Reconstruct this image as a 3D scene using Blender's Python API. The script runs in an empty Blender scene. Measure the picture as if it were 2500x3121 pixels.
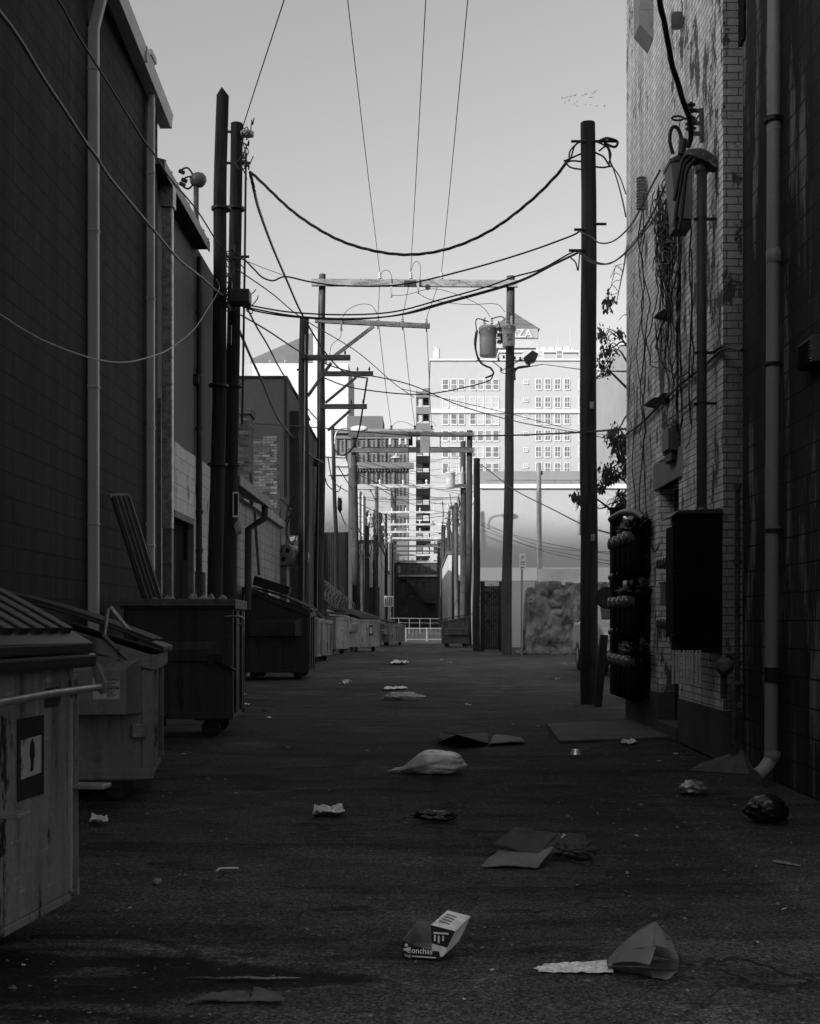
import bpy, math, random
from mathutils import Vector, Matrix, noise as mnoise
random.seed(7)
R = math.radians
sc = bpy.context.scene
col = sc.collection
F, U0, V0, EYE = 3645.0, 1280.0, 1900.0, 1.2      # focal length and horizon in photo pixels, eye height in metres

def P(u, v, d):
    return Vector(((u-U0)/F*d, d, EYE-(v-V0)/F*d))
def G(u, v):
    d = F*EYE/(v-V0)
    return Vector(((u-U0)/F*d, d, 0))
def zz(v, d): return EYE-(v-V0)/F*d
def xx(u, d): return (u-U0)/F*d

# ------------------------------------------------------------------ camera, world, sun
cam_data = bpy.data.cameras.new("camera"); cam = bpy.data.objects.new("camera", cam_data); col.objects.link(cam)
cam.location = (0, 0, EYE); cam.rotation_euler = (R(90), 0, 0)
cam_data.sensor_fit = 'HORIZONTAL'; cam_data.sensor_width = 36; cam_data.lens = 36*F/2500
cam_data.shift_x = (1250-U0)/2500; cam_data.shift_y = (V0-1560.5)/2500
cam_data.clip_start = 0.1; cam_data.clip_end = 6000
sc.camera = cam
SUN_EL, SUN_AZ = R(17.5), R(45)                   # sun low, behind the camera and to its left
w = bpy.data.worlds.new("World"); sc.world = w; w.use_nodes = True
nt = w.node_tree; nt.nodes.clear()
sky = nt.nodes.new('ShaderNodeTexSky'); sky.sky_type = 'NISHITA'; sky.sun_disc = False
sky.sun_elevation = SUN_EL; sky.sun_rotation = math.pi+SUN_AZ
sky.air_density = 1.0; sky.dust_density = 3.4; sky.ozone_density = 1.0
bw = nt.nodes.new('ShaderNodeRGBToBW'); bgn = nt.nodes.new('ShaderNodeBackground'); wo = nt.nodes.new('ShaderNodeOutputWorld')
nt.links.new(sky.outputs[0], bw.inputs[0]); nt.links.new(bw.outputs[0], bgn.inputs[0]); nt.links.new(bgn.outputs[0], wo.inputs[0])
bgn.inputs[1].default_value = 0.15
sl = bpy.data.lights.new("sun", 'SUN'); sl.energy = 3.6; sl.angle = R(0.53); sl.color = (1, 1, 1)
so = bpy.data.objects.new("sun", sl); col.objects.link(so)
tosun = Vector((-math.sin(SUN_AZ)*math.cos(SUN_EL), -math.cos(SUN_AZ)*math.cos(SUN_EL), math.sin(SUN_EL)))
so.rotation_euler = tosun.to_track_quat('Z', 'Y').to_euler(); so.location = tosun*60
sc.view_settings.view_transform = 'Standard'; sc.view_settings.look = 'None'
sc.view_settings.exposure = 0.85; sc.view_settings.gamma = 1.0
sc.cycles.max_bounces = 5; sc.cycles.diffuse_bounces = 3; sc.cycles.glossy_bounces = 2
sc.cycles.use_denoising = True

# ------------------------------------------------------------------ materials (greys: the photograph is black and white)
MATS = {}
class NT:
    def __init__(s, name):
        m = bpy.data.materials.new(name); m.use_nodes = True; s.m = m; s.t = m.node_tree; s.t.nodes.clear()
        s.out = s.n('ShaderNodeOutputMaterial'); s.b = s.n('ShaderNodeBsdfPrincipled'); s.l(s.b.outputs[0], s.out.inputs[0])
    def n(s, t, **k):
        nd = s.t.nodes.new(t)
        for a, v in k.items(): setattr(nd, a, v)
        return nd
    def l(s, a, b): s.t.links.new(a, b)
    def math(s, op, a, b=None, clamp=False):
        nd = s.n('ShaderNodeMath', operation=op, use_clamp=clamp)
        for i, x in enumerate((a, b)):
            if x is None: continue
            if isinstance(x, (int, float)): nd.inputs[i].default_value = x
            else: s.l(x, nd.inputs[i])
        return nd.outputs[0]
    def coords(s, world=False):
        if world: return s.n('ShaderNodeNewGeometry').outputs['Position']
        return s.n('ShaderNodeTexCoord').outputs['Object']
    def noise(s, vec, scale, detail=4, rough=.6, stretch=None):
        if stretch:
            mp = s.n('ShaderNodeMapping'); mp.inputs['Scale'].default_value = stretch; s.l(vec, mp.inputs[0]); vec = mp.outputs[0]
        nd = s.n('ShaderNodeTexNoise'); nd.inputs['Scale'].default_value = scale; nd.inputs['Detail'].default_value = detail
        nd.inputs['Roughness'].default_value = rough; s.l(vec, nd.inputs['Vector']); return nd.outputs['Fac']
    def rng(s, x, a, b, c, d):
        nd = s.n('ShaderNodeMapRange'); s.l(x, nd.inputs[0])
        for i, v in enumerate((a, b, c, d)): nd.inputs[i+1].default_value = v
        return nd.outputs[0]
    def mix(s, f, a, b):
        nd = s.n('ShaderNodeMix', data_type='FLOAT')
        for i, x in ((0, f), (2, a), (3, b)):
            if isinstance(x, (int, float)): nd.inputs[i].default_value = x
            else: s.l(x, nd.inputs[i])
        return nd.outputs[0]
    def finish(s, c, rough=.8, metal=0, bump=None, bstr=.3, bdist=.01, spec=.4):
        cc = s.n('ShaderNodeCombineColor')
        for i in range(3): s.l(c, cc.inputs[i])
        s.l(cc.outputs[0], s.b.inputs['Base Color'])
        if isinstance(rough, (int, float)): s.b.inputs['Roughness'].default_value = rough
        else: s.l(rough, s.b.inputs['Roughness'])
        s.b.inputs['Metallic'].default_value = metal
        s.b.inputs['Specular IOR Level'].default_value = spec
        if bump is not None:
            bn = s.n('ShaderNodeBump'); bn.inputs['Strength'].default_value = bstr; bn.inputs['Distance'].default_value = bdist
            s.l(bump, bn.inputs['Height']); s.l(bn.outputs[0], s.b.inputs['Normal'])
        return s.m

def mat(name, a, var=.25, scale=2.0, rough=.75, metal=0, bump=.25, stretch=None, fine=40, spec=.4, chips=0, chip_a=.03, world=False, bdist=.006, drip=0):
    if name in MATS: return MATS[name]
    t = NT(name); v = t.coords(world)
    n1 = t.noise(v, scale, 5, .65, stretch); n2 = t.noise(v, fine, 3, .7)
    c = t.math('MULTIPLY', t.rng(n1, .3, .7, a*(1-var), a*(1+var)), t.rng(n2, .3, .7, 1-var*.5, 1+var*.5))
    if drip:
        nd = t.noise(v, 7, 5, .7, (1, 1, .07)); nb = t.noise(v, 1.6, 5, .7); c = t.math('MULTIPLY', c, t.mix(t.math('MULTIPLY', t.rng(nd, .5, .66, 0, drip), t.rng(nb, .35, .6, .25, 1)), 1, .3)); ns = t.noise(v, 34, 2, .5, (.12, .12, 1)); c = t.math('MULTIPLY', c, t.mix(t.rng(ns, .66, .7, 0, .7), 1, 1.7))
    if chips:
        n3 = t.noise(v, scale*2.3, 8, .75, stretch)
        c = t.mix(t.rng(n3, .62-chips*.12, .645-chips*.12, 0, 1), c, chip_a)
    h = t.math('ADD', n1, t.math('MULTIPLY', n2, .5))
    MATS[name] = t.finish(c, rough, metal, h if bump else None, bump, bdist, spec)
    return MATS[name]

def wall_uv(t):
    g = t.n('ShaderNodeNewGeometry'); sp = t.n('ShaderNodeSeparateXYZ'); t.l(g.outputs['Position'], sp.inputs[0])
    sn = t.n('ShaderNodeSeparateXYZ'); t.l(g.outputs['True Normal'], sn.inputs[0])
    f = t.math('GREATER_THAN', t.math('ABSOLUTE', sn.outputs[1]), .7)
    uu = t.mix(f, sp.outputs[1], sp.outputs[0])
    cv = t.n('ShaderNodeCombineXYZ'); t.l(uu, cv.inputs[0]); t.l(sp.outputs[2], cv.inputs[1])
    return cv.outputs[0], g.outputs['Position']

def masonry(name, a, bw_, rh, mortar=.006, mort_a=None, var=.2, streak=.3, brickvar=.15, bump=.6, chips=0, chip_a=.05, rough=.85, wob=.0, spec=.25, off=.5, light_streak=0, bdist=.012):
    if name in MATS: return MATS[name]
    t = NT(name); uv, pos = wall_uv(t)
    if wob:
        nw = t.n('ShaderNodeTexNoise'); nw.inputs['Scale'].default_value = 3.5; t.l(pos, nw.inputs['Vector'])
        vm = t.n('ShaderNodeVectorMath', operation='SCALE'); vm.inputs['Scale'].default_value = wob
        vs = t.n('ShaderNodeVectorMath', operation='SUBTRACT'); t.l(nw.outputs['Color'], vs.inputs[0]); vs.inputs[1].default_value = (.5, .5, .5)
        t.l(vs.outputs[0], vm.inputs[0]); va = t.n('ShaderNodeVectorMath', operation='ADD'); t.l(uv, va.inputs[0]); t.l(vm.outputs[0], va.inputs[1]); uv = va.outputs[0]
    b = t.n('ShaderNodeTexBrick'); t.l(uv, b.inputs['Vector'])
    for k, v in (('Scale', 1), ('Mortar Size', mortar), ('Mortar Smooth', .25), ('Bias', 0), ('Brick Width', bw_), ('Row Height', rh)): b.inputs[k].default_value = v
    b.offset = off; b.inputs['Color1'].default_value = (0, 0, 0, 1); b.inputs['Color2'].default_value = (1, 1, 1, 1); b.inputs['Mortar'].default_value = (.5, .5, .5, 1)
    bc = t.n('ShaderNodeRGBToBW'); t.l(b.outputs['Color'], bc.inputs[0])
    n1 = t.noise(pos, .8, 5, .6, (1, 1, .35)); n2 = t.noise(pos, 45, 3, .7); ns = t.noise(pos, 5, 4, .6, (1, 1, .06))
    c = t.rng(n1, .3, .7, a*(1-var), a*(1+var))
    c = t.math('MULTIPLY', c, t.rng(bc.outputs[0], 0, 1, 1-brickvar, 1+brickvar))
    c = t.math('MULTIPLY', c, t.rng(ns, .35, .65, 1-streak, 1+streak*.6))
    c = t.math('MULTIPLY', c, t.rng(n2, .3, .7, .85, 1.15))
    hch = None
    if light_streak:
        n4 = t.noise(pos, 3.0, 6, .75, (1, 1, .13)); c = t.mix(t.rng(n4, .53, .62, 0, .9), c, light_streak)
    if chips:
        n3 = t.noise(pos, 6.0, 9, .74, (1, 1, .4)); n5 = t.noise(pos, .7, 2, .5)
        thr = t.math('ADD', n3, t.rng(n5, .35, .7, -.07, .07))
        hch = t.rng(thr, .60-chips*.1, .612-chips*.1, 0, 1); c = t.mix(hch, c, t.math('MULTIPLY', t.rng(n2, .3, .7, .6, 1.4), chip_a))
    mf = b.outputs['Fac']
    c = t.mix(t.math('MULTIPLY', mf, .9), c, (a*.45 if mort_a is None else mort_a))
    h = t.math('SUBTRACT', t.math('MULTIPLY', n2, .12), mf)
    if hch is not None: h = t.math('SUBTRACT', h, t.math('MULTIPLY', hch, .35))
    MATS[name] = t.finish(c, rough, 0, h, bump, bdist, spec)
    return MATS[name]

def wood(name, a, var=.45, rough=.85, horiz=False):
    if name in MATS: return MATS[name]
    t = NT(name); v = t.coords(); st = (14, 14, .5) if not horiz else (.8, 14, 14)
    n1 = t.noise(v, 1, 6, .65, st); n2 = t.noise(v, 1.2, 3, .6); n3 = t.noise(v, 2.2, 8, .7, st)
    c = t.math('MULTIPLY', t.rng(n1, .3, .7, a*(1-var), a*(1+var)), t.rng(n2, .3, .7, .75, 1.25))
    cr = t.rng(n3, .56, .62, 0, 1); c = t.mix(t.math('MULTIPLY', cr, .8), c, a*.25)
    MATS[name] = t.finish(c, rough, 0, t.math('SUBTRACT', n1, cr), .6, .012, .2)
    return MATS[name]

def glass(name, a=.03, rough=.08):
    if name in MATS: return MATS[name]
    t = NT(name); v = t.coords(); n = t.noise(v, .4, 3)
    MATS[name] = t.finish(t.rng(n, .3, .7, a*.6, a*1.4), rough, 0, None, spec=.6); return MATS[name]

# ------------------------------------------------------------------ mesh builder (world or local coordinates)
ORG = {}
class MB:
    def __init__(s): s.v = []; s.f = []; s.sm = []
    def add(s, vs, fs, smooth=False):
        o = len(s.v); s.v += [Vector(x) for x in vs]; s.f += [[i+o for i in f] for f in fs]; s.sm += [smooth]*len(fs); return s
    def box(s, x0, x1, y0, y1, z0, z1):
        vs = [(x, y, z) for z in (z0, z1) for y in (y0, y1) for x in (x0, x1)]
        return s.add(vs, [(0, 2, 3, 1), (4, 5, 7, 6), (0, 1, 5, 4), (2, 6, 7, 3), (0, 4, 6, 2), (1, 3, 7, 5)])
    def bar(s, a, b, wd, ht, up=(0, 0, 1)):               # rectangular bar from a to b
        a, b = Vector(a), Vector(b); d = (b-a).normalized(); up = Vector(up); sd = d.cross(up)
        if sd.length < 1e-4: sd = d.cross(Vector((1, 0, 0)))
        sd.normalize(); u2 = sd.cross(d).normalized(); vs = []
        for p in (a, b):
            for i, j in ((-1, -1), (1, -1), (1, 1), (-1, 1)): vs.append(p+sd*(wd/2*i)+u2*(ht/2*j))
        return s.add(vs, [(3, 2, 1, 0), (4, 5, 6, 7), (0, 1, 5, 4), (1, 2, 6, 5), (2, 3, 7, 6), (3, 0, 4, 7)])
    def prism(s, pts, ext):                               # planar polygon pushed along ext
        pts = [Vector(p) for p in pts]; e = Vector(ext); n = len(pts)
        nn = Vector((0, 0, 0))
        for i in range(n): nn += pts[i].cross(pts[(i+1) % n])
        if nn.dot(e) > 0: pts.reverse()
        vs = pts+[p+e for p in pts]
        return s.add(vs, [list(range(n)), list(range(2*n-1, n-1, -1))]+[((i+1) % n, i, i+n, (i+1) % n+n) for i in range(n)])
    def tube(s, pts, r, n=8, cap=True, r1=None, smooth=True):
        pts = [Vector(p) for p in pts]; m = len(pts); fr = None; vs = []
        for i, p in enumerate(pts):
            d = (pts[min(i+1, m-1)]-pts[max(i-1, 0)]).normalized()
            if fr is None:
                fr = d.orthogonal().normalized()
            fr = (fr-d*fr.dot(d)); fr = fr.normalized() if fr.length > 1e-6 else d.orthogonal().normalized()
            b = d.cross(fr)
            rr = r[i] if isinstance(r, (list, tuple)) else (r if r1 is None else r+(r1-r)*i/(m-1))
            for k in range(n):
                a = 2*math.pi*k/n; vs.append(p+fr*(rr*math.cos(a))+b*(rr*math.sin(a)))
        fs = [(i*n+k, i*n+(k+1) % n, (i+1)*n+(k+1) % n, (i+1)*n+k) for i in range(m-1) for k in range(n)]
        s.add(vs, fs, smooth)
        if cap: s.add(vs[:n], [list(range(n-1, -1, -1))]); s.add(vs[-n:], [list(range(n))])
        return s
    def lathe(s, prof, c, axis=(0, 0, 1), n=16):           # profile of (radius, height) round an axis through c
        c = Vector(c); q = Vector((0, 0, 1)).rotation_difference(Vector(axis).normalized()); vs = []
        for r, z in prof:
            for k in range(n):
                a = 2*math.pi*k/n; vs.append(c+q @ Vector((r*math.cos(a), r*math.sin(a), z)))
        m = len(prof); fs = [(i*n+k, i*n+(k+1) % n, (i+1)*n+(k+1) % n, (i+1)*n+k) for i in range(m-1) for k in range(n)]
        s.add(vs, fs, True); s.add(vs[:n], [list(range(n-1, -1, -1))]); s.add(vs[-n:], [list(range(n))]); return s
    def blob(s, c, r, sub=3, amp=.25, fr=2.0, seed=0, flat=None, fold=0):
        import bmesh
        bm = bmesh.new(); bmesh.ops.create_icosphere(bm, subdivisions=sub, radius=1); c = Vector(c); r = Vector(r); vs = []
        for x in bm.verts:
            p = x.co.copy(); q = p*fr+Vector((seed*3.1, seed*1.7, 0)); k = 1+amp*mnoise.noise(q)+amp*.5*mnoise.noise(q*2.3)
            if fold: k += fold*(abs(mnoise.noise(q*1.6+Vector((9, 2, 4))))-.25)+fold*.5*(abs(mnoise.noise(q*3.7))-.25)
            p = Vector((p.x*r.x, p.y*r.y, p.z*r.z))*k
            if flat is not None and p.z < flat: p.z = flat
            vs.append(c+p)
        bm.verts.index_update(); fs = [[v.index for v in f.verts] for f in bm.faces]; bm.free(); return s.add(vs, fs, True)
    def sheet(s, a, b, c, d, nx, ny, amp=0, fr=3, seed=0, thick=.0012, crease=0):   # crumpled sheet over the quad a b c d
        a, b, c, d = map(Vector, (a, b, c, d)); nrm = (b-a).cross(d-a).normalized(); vs = []
        for sgn in (0, 1):
            for j in range(ny+1):
                for i in range(nx+1):
                    u, v = i/nx, j/ny; p = (a*(1-u)+b*u)*(1-v)+(d*(1-u)+c*u)*v
                    q = p*fr+Vector((seed*5.3, seed, 0)); h = amp*(.5+mnoise.noise(q))+crease*abs(mnoise.noise(q*2.7))
                    vs.append(p+nrm*(h-thick*sgn))
        o = (nx+1)*(ny+1); fs = []
        for j in range(ny):
            for i in range(nx):
                k = j*(nx+1)+i; fs.append((k, k+1, k+nx+2, k+nx+1)); fs.append((o+k, o+k+nx+1, o+k+nx+2, o+k+1))
        for i in range(nx):
            fs.append((i, o+i, o+i+1, i+1)); k = ny*(nx+1)+i; fs.append((k, k+1, o+k+1, o+k))
        for j in range(ny):
            k = j*(nx+1); fs.append((k, k+nx+1, o+k+nx+1, o+k)); k += nx; fs.append((k, o+k, o+k+nx+1, k+nx+1))
        return s.add(vs, fs, crease == 0)
    def build(s, name, m, parent=None, bev=0, label=None, cat=None, group=None, kind=None, seg=2):
        me = bpy.data.meshes.new(name); o = bpy.data.objects.new(name, me); col.objects.link(o)
        org = Vector((0, 0, 0))
        if parent is not None:
            org = ORG.get(parent.name, org); o.parent = parent; ORG[o.name] = org
        elif s.v:
            lo = Vector([min(v[i] for v in s.v) for i in range(3)]); hi = Vector([max(v[i] for v in s.v) for i in range(3)])
            org = Vector(((lo.x+hi.x)/2, (lo.y+hi.y)/2, lo.z)); o.location = org; ORG[o.name] = org
        me.from_pydata([tuple(v-org) for v in s.v], [], s.f); me.polygons.foreach_set('use_smooth', s.sm)
        me.materials.append(m); me.update()
        if bev:
            md = o.modifiers.new('bevel', 'BEVEL'); md.width = bev; md.segments = seg; md.limit_method = 'ANGLE'; md.angle_limit = R(40)
        if label: o['label'] = label
        if cat: o['category'] = cat
        if group: o['group'] = group
        if kind: o['kind'] = kind
        return o

def thing(name, label, cat, loc=(0, 0, 0), rz=0, group=None, local=False):
    o = bpy.data.objects.new(name, None); col.objects.link(o); o.empty_display_size = .2
    o.location = loc; o.rotation_euler = (0, 0, rz); o['label'] = label; o['category'] = cat
    if group: o['group'] = group
    ORG[o.name] = Vector((0, 0, 0)) if local else Vector(loc)
    return o
def dup(src, loc, rz=None, label=None, scale=None):
    def rec(o, par):
        c = o.copy(); col.objects.link(c)
        if par is not None: c.parent = par
        for ch in [x for x in bpy.data.objects if x.parent == o]: rec(ch, c)
        return c
    r = rec(src, None); r.location = loc
    if rz is not None: r.rotation_euler = (0, 0, rz)
    if scale: r.scale = scale
    if label: r['label'] = label
    return r
def spline(pts, n=8):
    pts = [Vector(p) for p in pts]
    if len(pts) < 3: return [pts[0].lerp(pts[-1], i/n) for i in range(n+1)]
    q = [pts[0]*2-pts[1]]+pts+[pts[-1]*2-pts[-2]]; out = []
    for i in range(1, len(q)-2):
        a, b, c, d = q[i-1:i+3]
        for k in range(n):
            t = k/n; out.append(.5*((2*b)+(c-a)*t+(2*a-5*b+4*c-d)*t*t+(3*b-a-3*c+d)*t**3))
    out.append(pts[-1]); return out
def uvd(px, d0, d1=None):                                # photo points with a depth running from d0 to d1
    if d1 is None: d1 = d0
    L = [0]
    for a, b in zip(px, px[1:]): L.append(L[-1]+math.hypot(b[0]-a[0], b[1]-a[1]))
    return [P(u, v, d0+(d1-d0)*l/L[-1]) for (u, v), l in zip(px, L)]
def textmesh(body, size, m, parent, name, origin, xdir, ydir, depth=.002, label=None, align='CENTER', bold=0):
    cu = bpy.data.curves.new('lettering', 'FONT'); cu.body = body; cu.size = size; cu.align_x = align; cu.extrude = depth; cu.offset = bold
    t = bpy.data.objects.new('lettering', cu); col.objects.link(t); dg = bpy.context.evaluated_depsgraph_get()
    me = bpy.data.meshes.new_from_object(t.evaluated_get(dg)); bpy.data.objects.remove(t)
    x = Vector(xdir).normalized(); y = Vector(ydir).normalized(); z = x.cross(y)
    mx = Matrix((x, y, z)).transposed().to_4x4(); mx.translation = Vector(origin)-ORG.get(parent.name, Vector((0, 0, 0)))
    me.transform(mx); me.materials.clear(); me.materials.append(m)
    o = bpy.data.objects.new(name, me); col.objects.link(o); o.parent = parent
    ORG[o.name] = ORG.get(parent.name, Vector((0, 0, 0)))
    if label: o['label'] = label
    return o
# ================================================================== materials used in several places
m_black = mat('black_rubber', .012, .3, 6, .55, bump=.1, spec=.35)
m_cable = mat('cable_sheath', .014, .3, 9, .5, bump=.1, spec=.3)
m_cable_pale = mat('pale_cable_sheath', .19, .25, 9, .45, bump=.1)
m_iron = mat('dark_iron', .03, .4, 6, .5, .4, .3)
m_rust = mat('rusty_steel', .05, .5, 5, .75, .2, .5, chips=.5, chip_a=.02)
m_grey_paint = mat('grey_paint', .13, .2, 3, .5, bump=.15, stretch=(1, 1, .3), chips=.2, chip_a=.05)
m_galv = mat('galvanised_sheet', .34, .55, 16, .38, .55, .1, fine=70)
m_white_paint = mat('white_paint', .72, .08, 2, .5, bump=.08)
m_pole_dark = wood('creosoted_wood', .030, .6)
m_pole_mid = wood('weathered_pole_wood', .032)
m_pole_pale = wood('bleached_pole_wood', .058, .4)
m_arm_pale = wood('bleached_crossarm_wood', .22, .15, horiz=True)
m_arm_dark = wood('dark_crossarm_wood', .075, .3, horiz=True)
m_porc = mat('porcelain', .45, .15, 5, .2, bump=0, spec=.6)
m_can = mat('transformer_paint', .3, .1, 3, .35, bump=.05, stretch=(1, 1, .3), chips=.0)
m_glass = glass('window_glass', .03)
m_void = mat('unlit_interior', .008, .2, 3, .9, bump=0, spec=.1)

# ================================================================== ground
def ground():
    t = NT('cracked_asphalt'); v = t.coords(True)
    big = t.noise(v, .35, 5, .6, (1, .7, 1)); med = t.noise(v, 1.7, 6, .68, (.8, 1.5, 1)); fine = t.noise(v, 60, 3, .75); gr = t.noise(v, 190, 2, .6)
    st = t.noise(v, .9, 7, .72, (.45, 1.6, 1))
    c = t.rng(big, .32, .68, .036, .10)
    c = t.math('MULTIPLY', c, t.rng(med, .3, .7, .62, 1.38)); c = t.math('MULTIPLY', c, t.rng(fine, .32, .68, .35, 1.65)); c = t.math('MULTIPLY', c, t.rng(gr, .35, .68, .6, 1.7))
    stain = t.rng(st, .52, .62, 0, 1)
    # an oily wet run across the foreground, where bins drip, bounded in world metres
    sp = t.n('ShaderNodeSeparateXYZ'); t.l(v, sp.inputs[0]); wv = t.noise(v, 1.5, 4, .6); wy = t.math('ADD', sp.outputs[1], t.rng(wv, .3, .7, -.12, .12))
    wid = t.rng(sp.outputs[0], -1.5, -.05, .34, .03); dist = t.math('ABSOLUTE', t.math('SUBTRACT', wy, 4.06)); band1 = t.rng(t.math('SUBTRACT', dist, wid), -.02, .05, 1, 0)
    band2 = t.math('MULTIPLY', t.rng(t.math('ABSOLUTE', t.math('SUBTRACT', wy, 3.66)), .05, .11, 1, 0), t.rng(sp.outputs[0], -.8, -.6, 1, 0)); wet = t.math('MAXIMUM', band1, band2)
    wx = t.math('ADD', sp.outputs[0], t.rng(wv, .3, .7, -.5, .5))
    wet = t.math('MULTIPLY', wet, t.rng(wx, -.2, .02, 1, 0)); wn = t.noise(v, 3.1, 5, .6, (.6, 1.3, 1)); wet = t.math('MULTIPLY', wet, t.rng(wn, .36, .44, 0, 1))
    # dark patched strip
    px = t.math('MULTIPLY', t.rng(t.math('ADD', sp.outputs[0], t.math('MULTIPLY', wv, .12)), .12, .16, 0, 1), t.rng(t.math('ADD', sp.outputs[0], t.math('MULTIPLY', wv, .12)), 1.66, 1.7, 1, 0))
    py = t.math('MULTIPLY', t.rng(t.math('ADD', sp.outputs[1], t.math('MULTIPLY', wv, .1)), 4.55, 4.6, 0, 1), t.rng(sp.outputs[1], 11.0, 11.4, 1, 0))
    patch = t.math('MULTIPLY', px, py)
    c = t.math('MULTIPLY', c, t.mix(patch, 1, .74))
    c = t.math('MULTIPLY', c, t.mix(stain, 1, .42)); c = t.math('MULTIPLY', c, t.mix(wet, 1, .2))
    for rad_ in (.40, .56):
        dx = t.math('ADD', sp.outputs[0], 1.32); dy = t.math('SUBTRACT', sp.outputs[1], 4.05); rr_ = t.math('SQRT', t.math('ADD', t.math('MULTIPLY', dx, dx), t.math('MULTIPLY', dy, dy))); ring = t.math('ABSOLUTE', t.math('SUBTRACT', t.math('ADD', rr_, t.rng(wv, .3, .7, -.05, .05)), rad_))
        rg = t.math('MULTIPLY', t.rng(ring, .015, .04, 1, 0), t.rng(dy, .02, .1, 0, 1)); c = t.math('MULTIPLY', c, t.mix(rg, 1, .4))
    s2 = t.noise(v, 2.4, 6, .7, (.45, 1.3, 1)); c = t.math('MULTIPLY', c, t.mix(t.rng(s2, .60, .635, 0, 1), 1, .38)); lt = t.noise(v, 1.3, 6, .7, (.6, 1.2, 1)); c = t.math('MULTIPLY', c, t.mix(t.rng(lt, .56, .64, 0, 1), 1, 1.85))
    g2 = t.n('ShaderNodeTexVoronoi'); g2.inputs['Scale'].default_value = 105; t.l(v, g2.inputs['Vector']); gb = t.n('ShaderNodeRGBToBW'); t.l(g2.outputs['Color'], gb.inputs[0]); c = t.math('MULTIPLY', c, t.rng(gb.outputs[0], .2, .8, .5, 1.5))
    yy = t.math('ADD', sp.outputs[1], t.rng(lt, .3, .7, -2.2, 2.2)); mid_dark = t.math('MULTIPLY', t.rng(yy, 5.5, 8.5, 0, 1), t.rng(yy, 19, 26, 1, 0)); c = t.math('MULTIPLY', c, t.mix(mid_dark, 1, .5))  # asphalt toned darker across the middle stretch, fading at both ends
    specks = t.n('ShaderNodeTexVoronoi'); specks.inputs['Scale'].default_value = 16; t.l(v, specks.inputs['Vector'])
    sk = t.rng(specks.outputs['Distance'], .07, .1, 1, 0); c = t.mix(t.math('MULTIPLY', sk, t.rng(med, .46, .54, 0, .9)), c, .2)
    # cracks
    vd = t.n('ShaderNodeTexVoronoi', feature='DISTANCE_TO_EDGE'); vd.inputs['Scale'].default_value = .62
    wob = t.n('ShaderNodeTexNoise'); wob.inputs['Scale'].default_value = 2.4; wob.inputs['Detail'].default_value = 5; t.l(v, wob.inputs['Vector'])
    va = t.n('ShaderNodeVectorMath', operation='ADD'); t.l(v, va.inputs[0]); vs = t.n('ShaderNodeVectorMath', operation='SCALE'); vs.inputs['Scale'].default_value = .9; t.l(wob.outputs['Color'], vs.inputs[0]); t.l(vs.outputs[0], va.inputs[1]); t.l(va.outputs[0], vd.inputs['Vector'])
    cr = t.math('MULTIPLY', t.rng(vd.outputs['Distance'], .004, .014, 1, 0), t.rng(big, .45, .6, 0, 1)); c = t.mix(cr, c, .008)
    h = t.math('ADD', t.math('MULTIPLY', fine, .55), t.math('ADD', t.math('MULTIPLY', gr, .35), t.math('MULTIPLY', med, .7)))
    h = t.math('SUBTRACT', h, cr)
    rough = t.rng(med, .3, .7, .95, .85)
    m = t.finish(c, rough, 0, h, .75, .02, .22)
    def lines(segs):
        out = []
        for a, b, s in segs:
            n = max(1, round((b-a)/s)); out += [a+(b-a)*i/n for i in range(n)]
        return out+[segs[-1][1]]
    xs = lines([(-2500, -300, 550), (-300, -20, 70), (-20, -4, 4), (-4, 4, .1), (4, 20, 4), (20, 300, 70), (300, 2500, 550)])
    ys = lines([(-300, 0, 50), (0, 3, .6), (3, 16, .09), (16, 60, .5), (60, 300, 20), (300, 3800, 500)])
    nx, ny = len(xs), len(ys); vs = []
    for y in ys:
        for x in xs:
            h = 0
            if -4.1 < x < 4.1 and 2 < y < 61:
                k = min(1, (61-y)/15); h = k*(.012*mnoise.noise(Vector((x*.7, y*.5, 3)))+.006*mnoise.noise(Vector((x*2.6, y*2.6, 1)))-.006)
            vs.append((x, y, h))
    b = MB(); b.add(vs, [(j*nx+i, j*nx+i+1, (j+1)*nx+i+1, (j+1)*nx+i) for j in range(ny-1) for i in range(nx-1)], True)
    b.build('ground', m, kind='structure')
ground()

# loose grit and small scraps nobody could count
b = MB(); rr = random.Random(3)
for i in range(5200):
    y = 3.4+rr.random()**1.6*26; x = rr.uniform(-2.3, 2.55)
    if rr.random() < .5: x = rr.choice((-1, 1))*abs(rr.gauss(2.1, .5))
    if x < -2.6 or x > 2.6: continue
    s = rr.uniform(.003, .010)*(1+.9*(rr.random() < .08)); a = rr.random()*6.3; ca, sa = math.cos(a), math.sin(a)
    vs = []
    for k in range(5):
        q = 2*math.pi*k/5+a; r = s*rr.uniform(.6, 1.2); vs.append((x+math.cos(q)*r, y+math.sin(q)*r*.8, 0.002))
    vs.append((x, y, s*rr.uniform(.5, 1)))
    b.add(vs, [(k, (k+1) % 5, 5) for k in range(5)])
o = b.build('gravel', mat('grit', .15, .7, 30, .9, bump=0)); o['kind'] = 'stuff'; o['label'] = 'loose grit and small stones strewn over the alley asphalt'; o['category'] = 'gravel'

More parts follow.
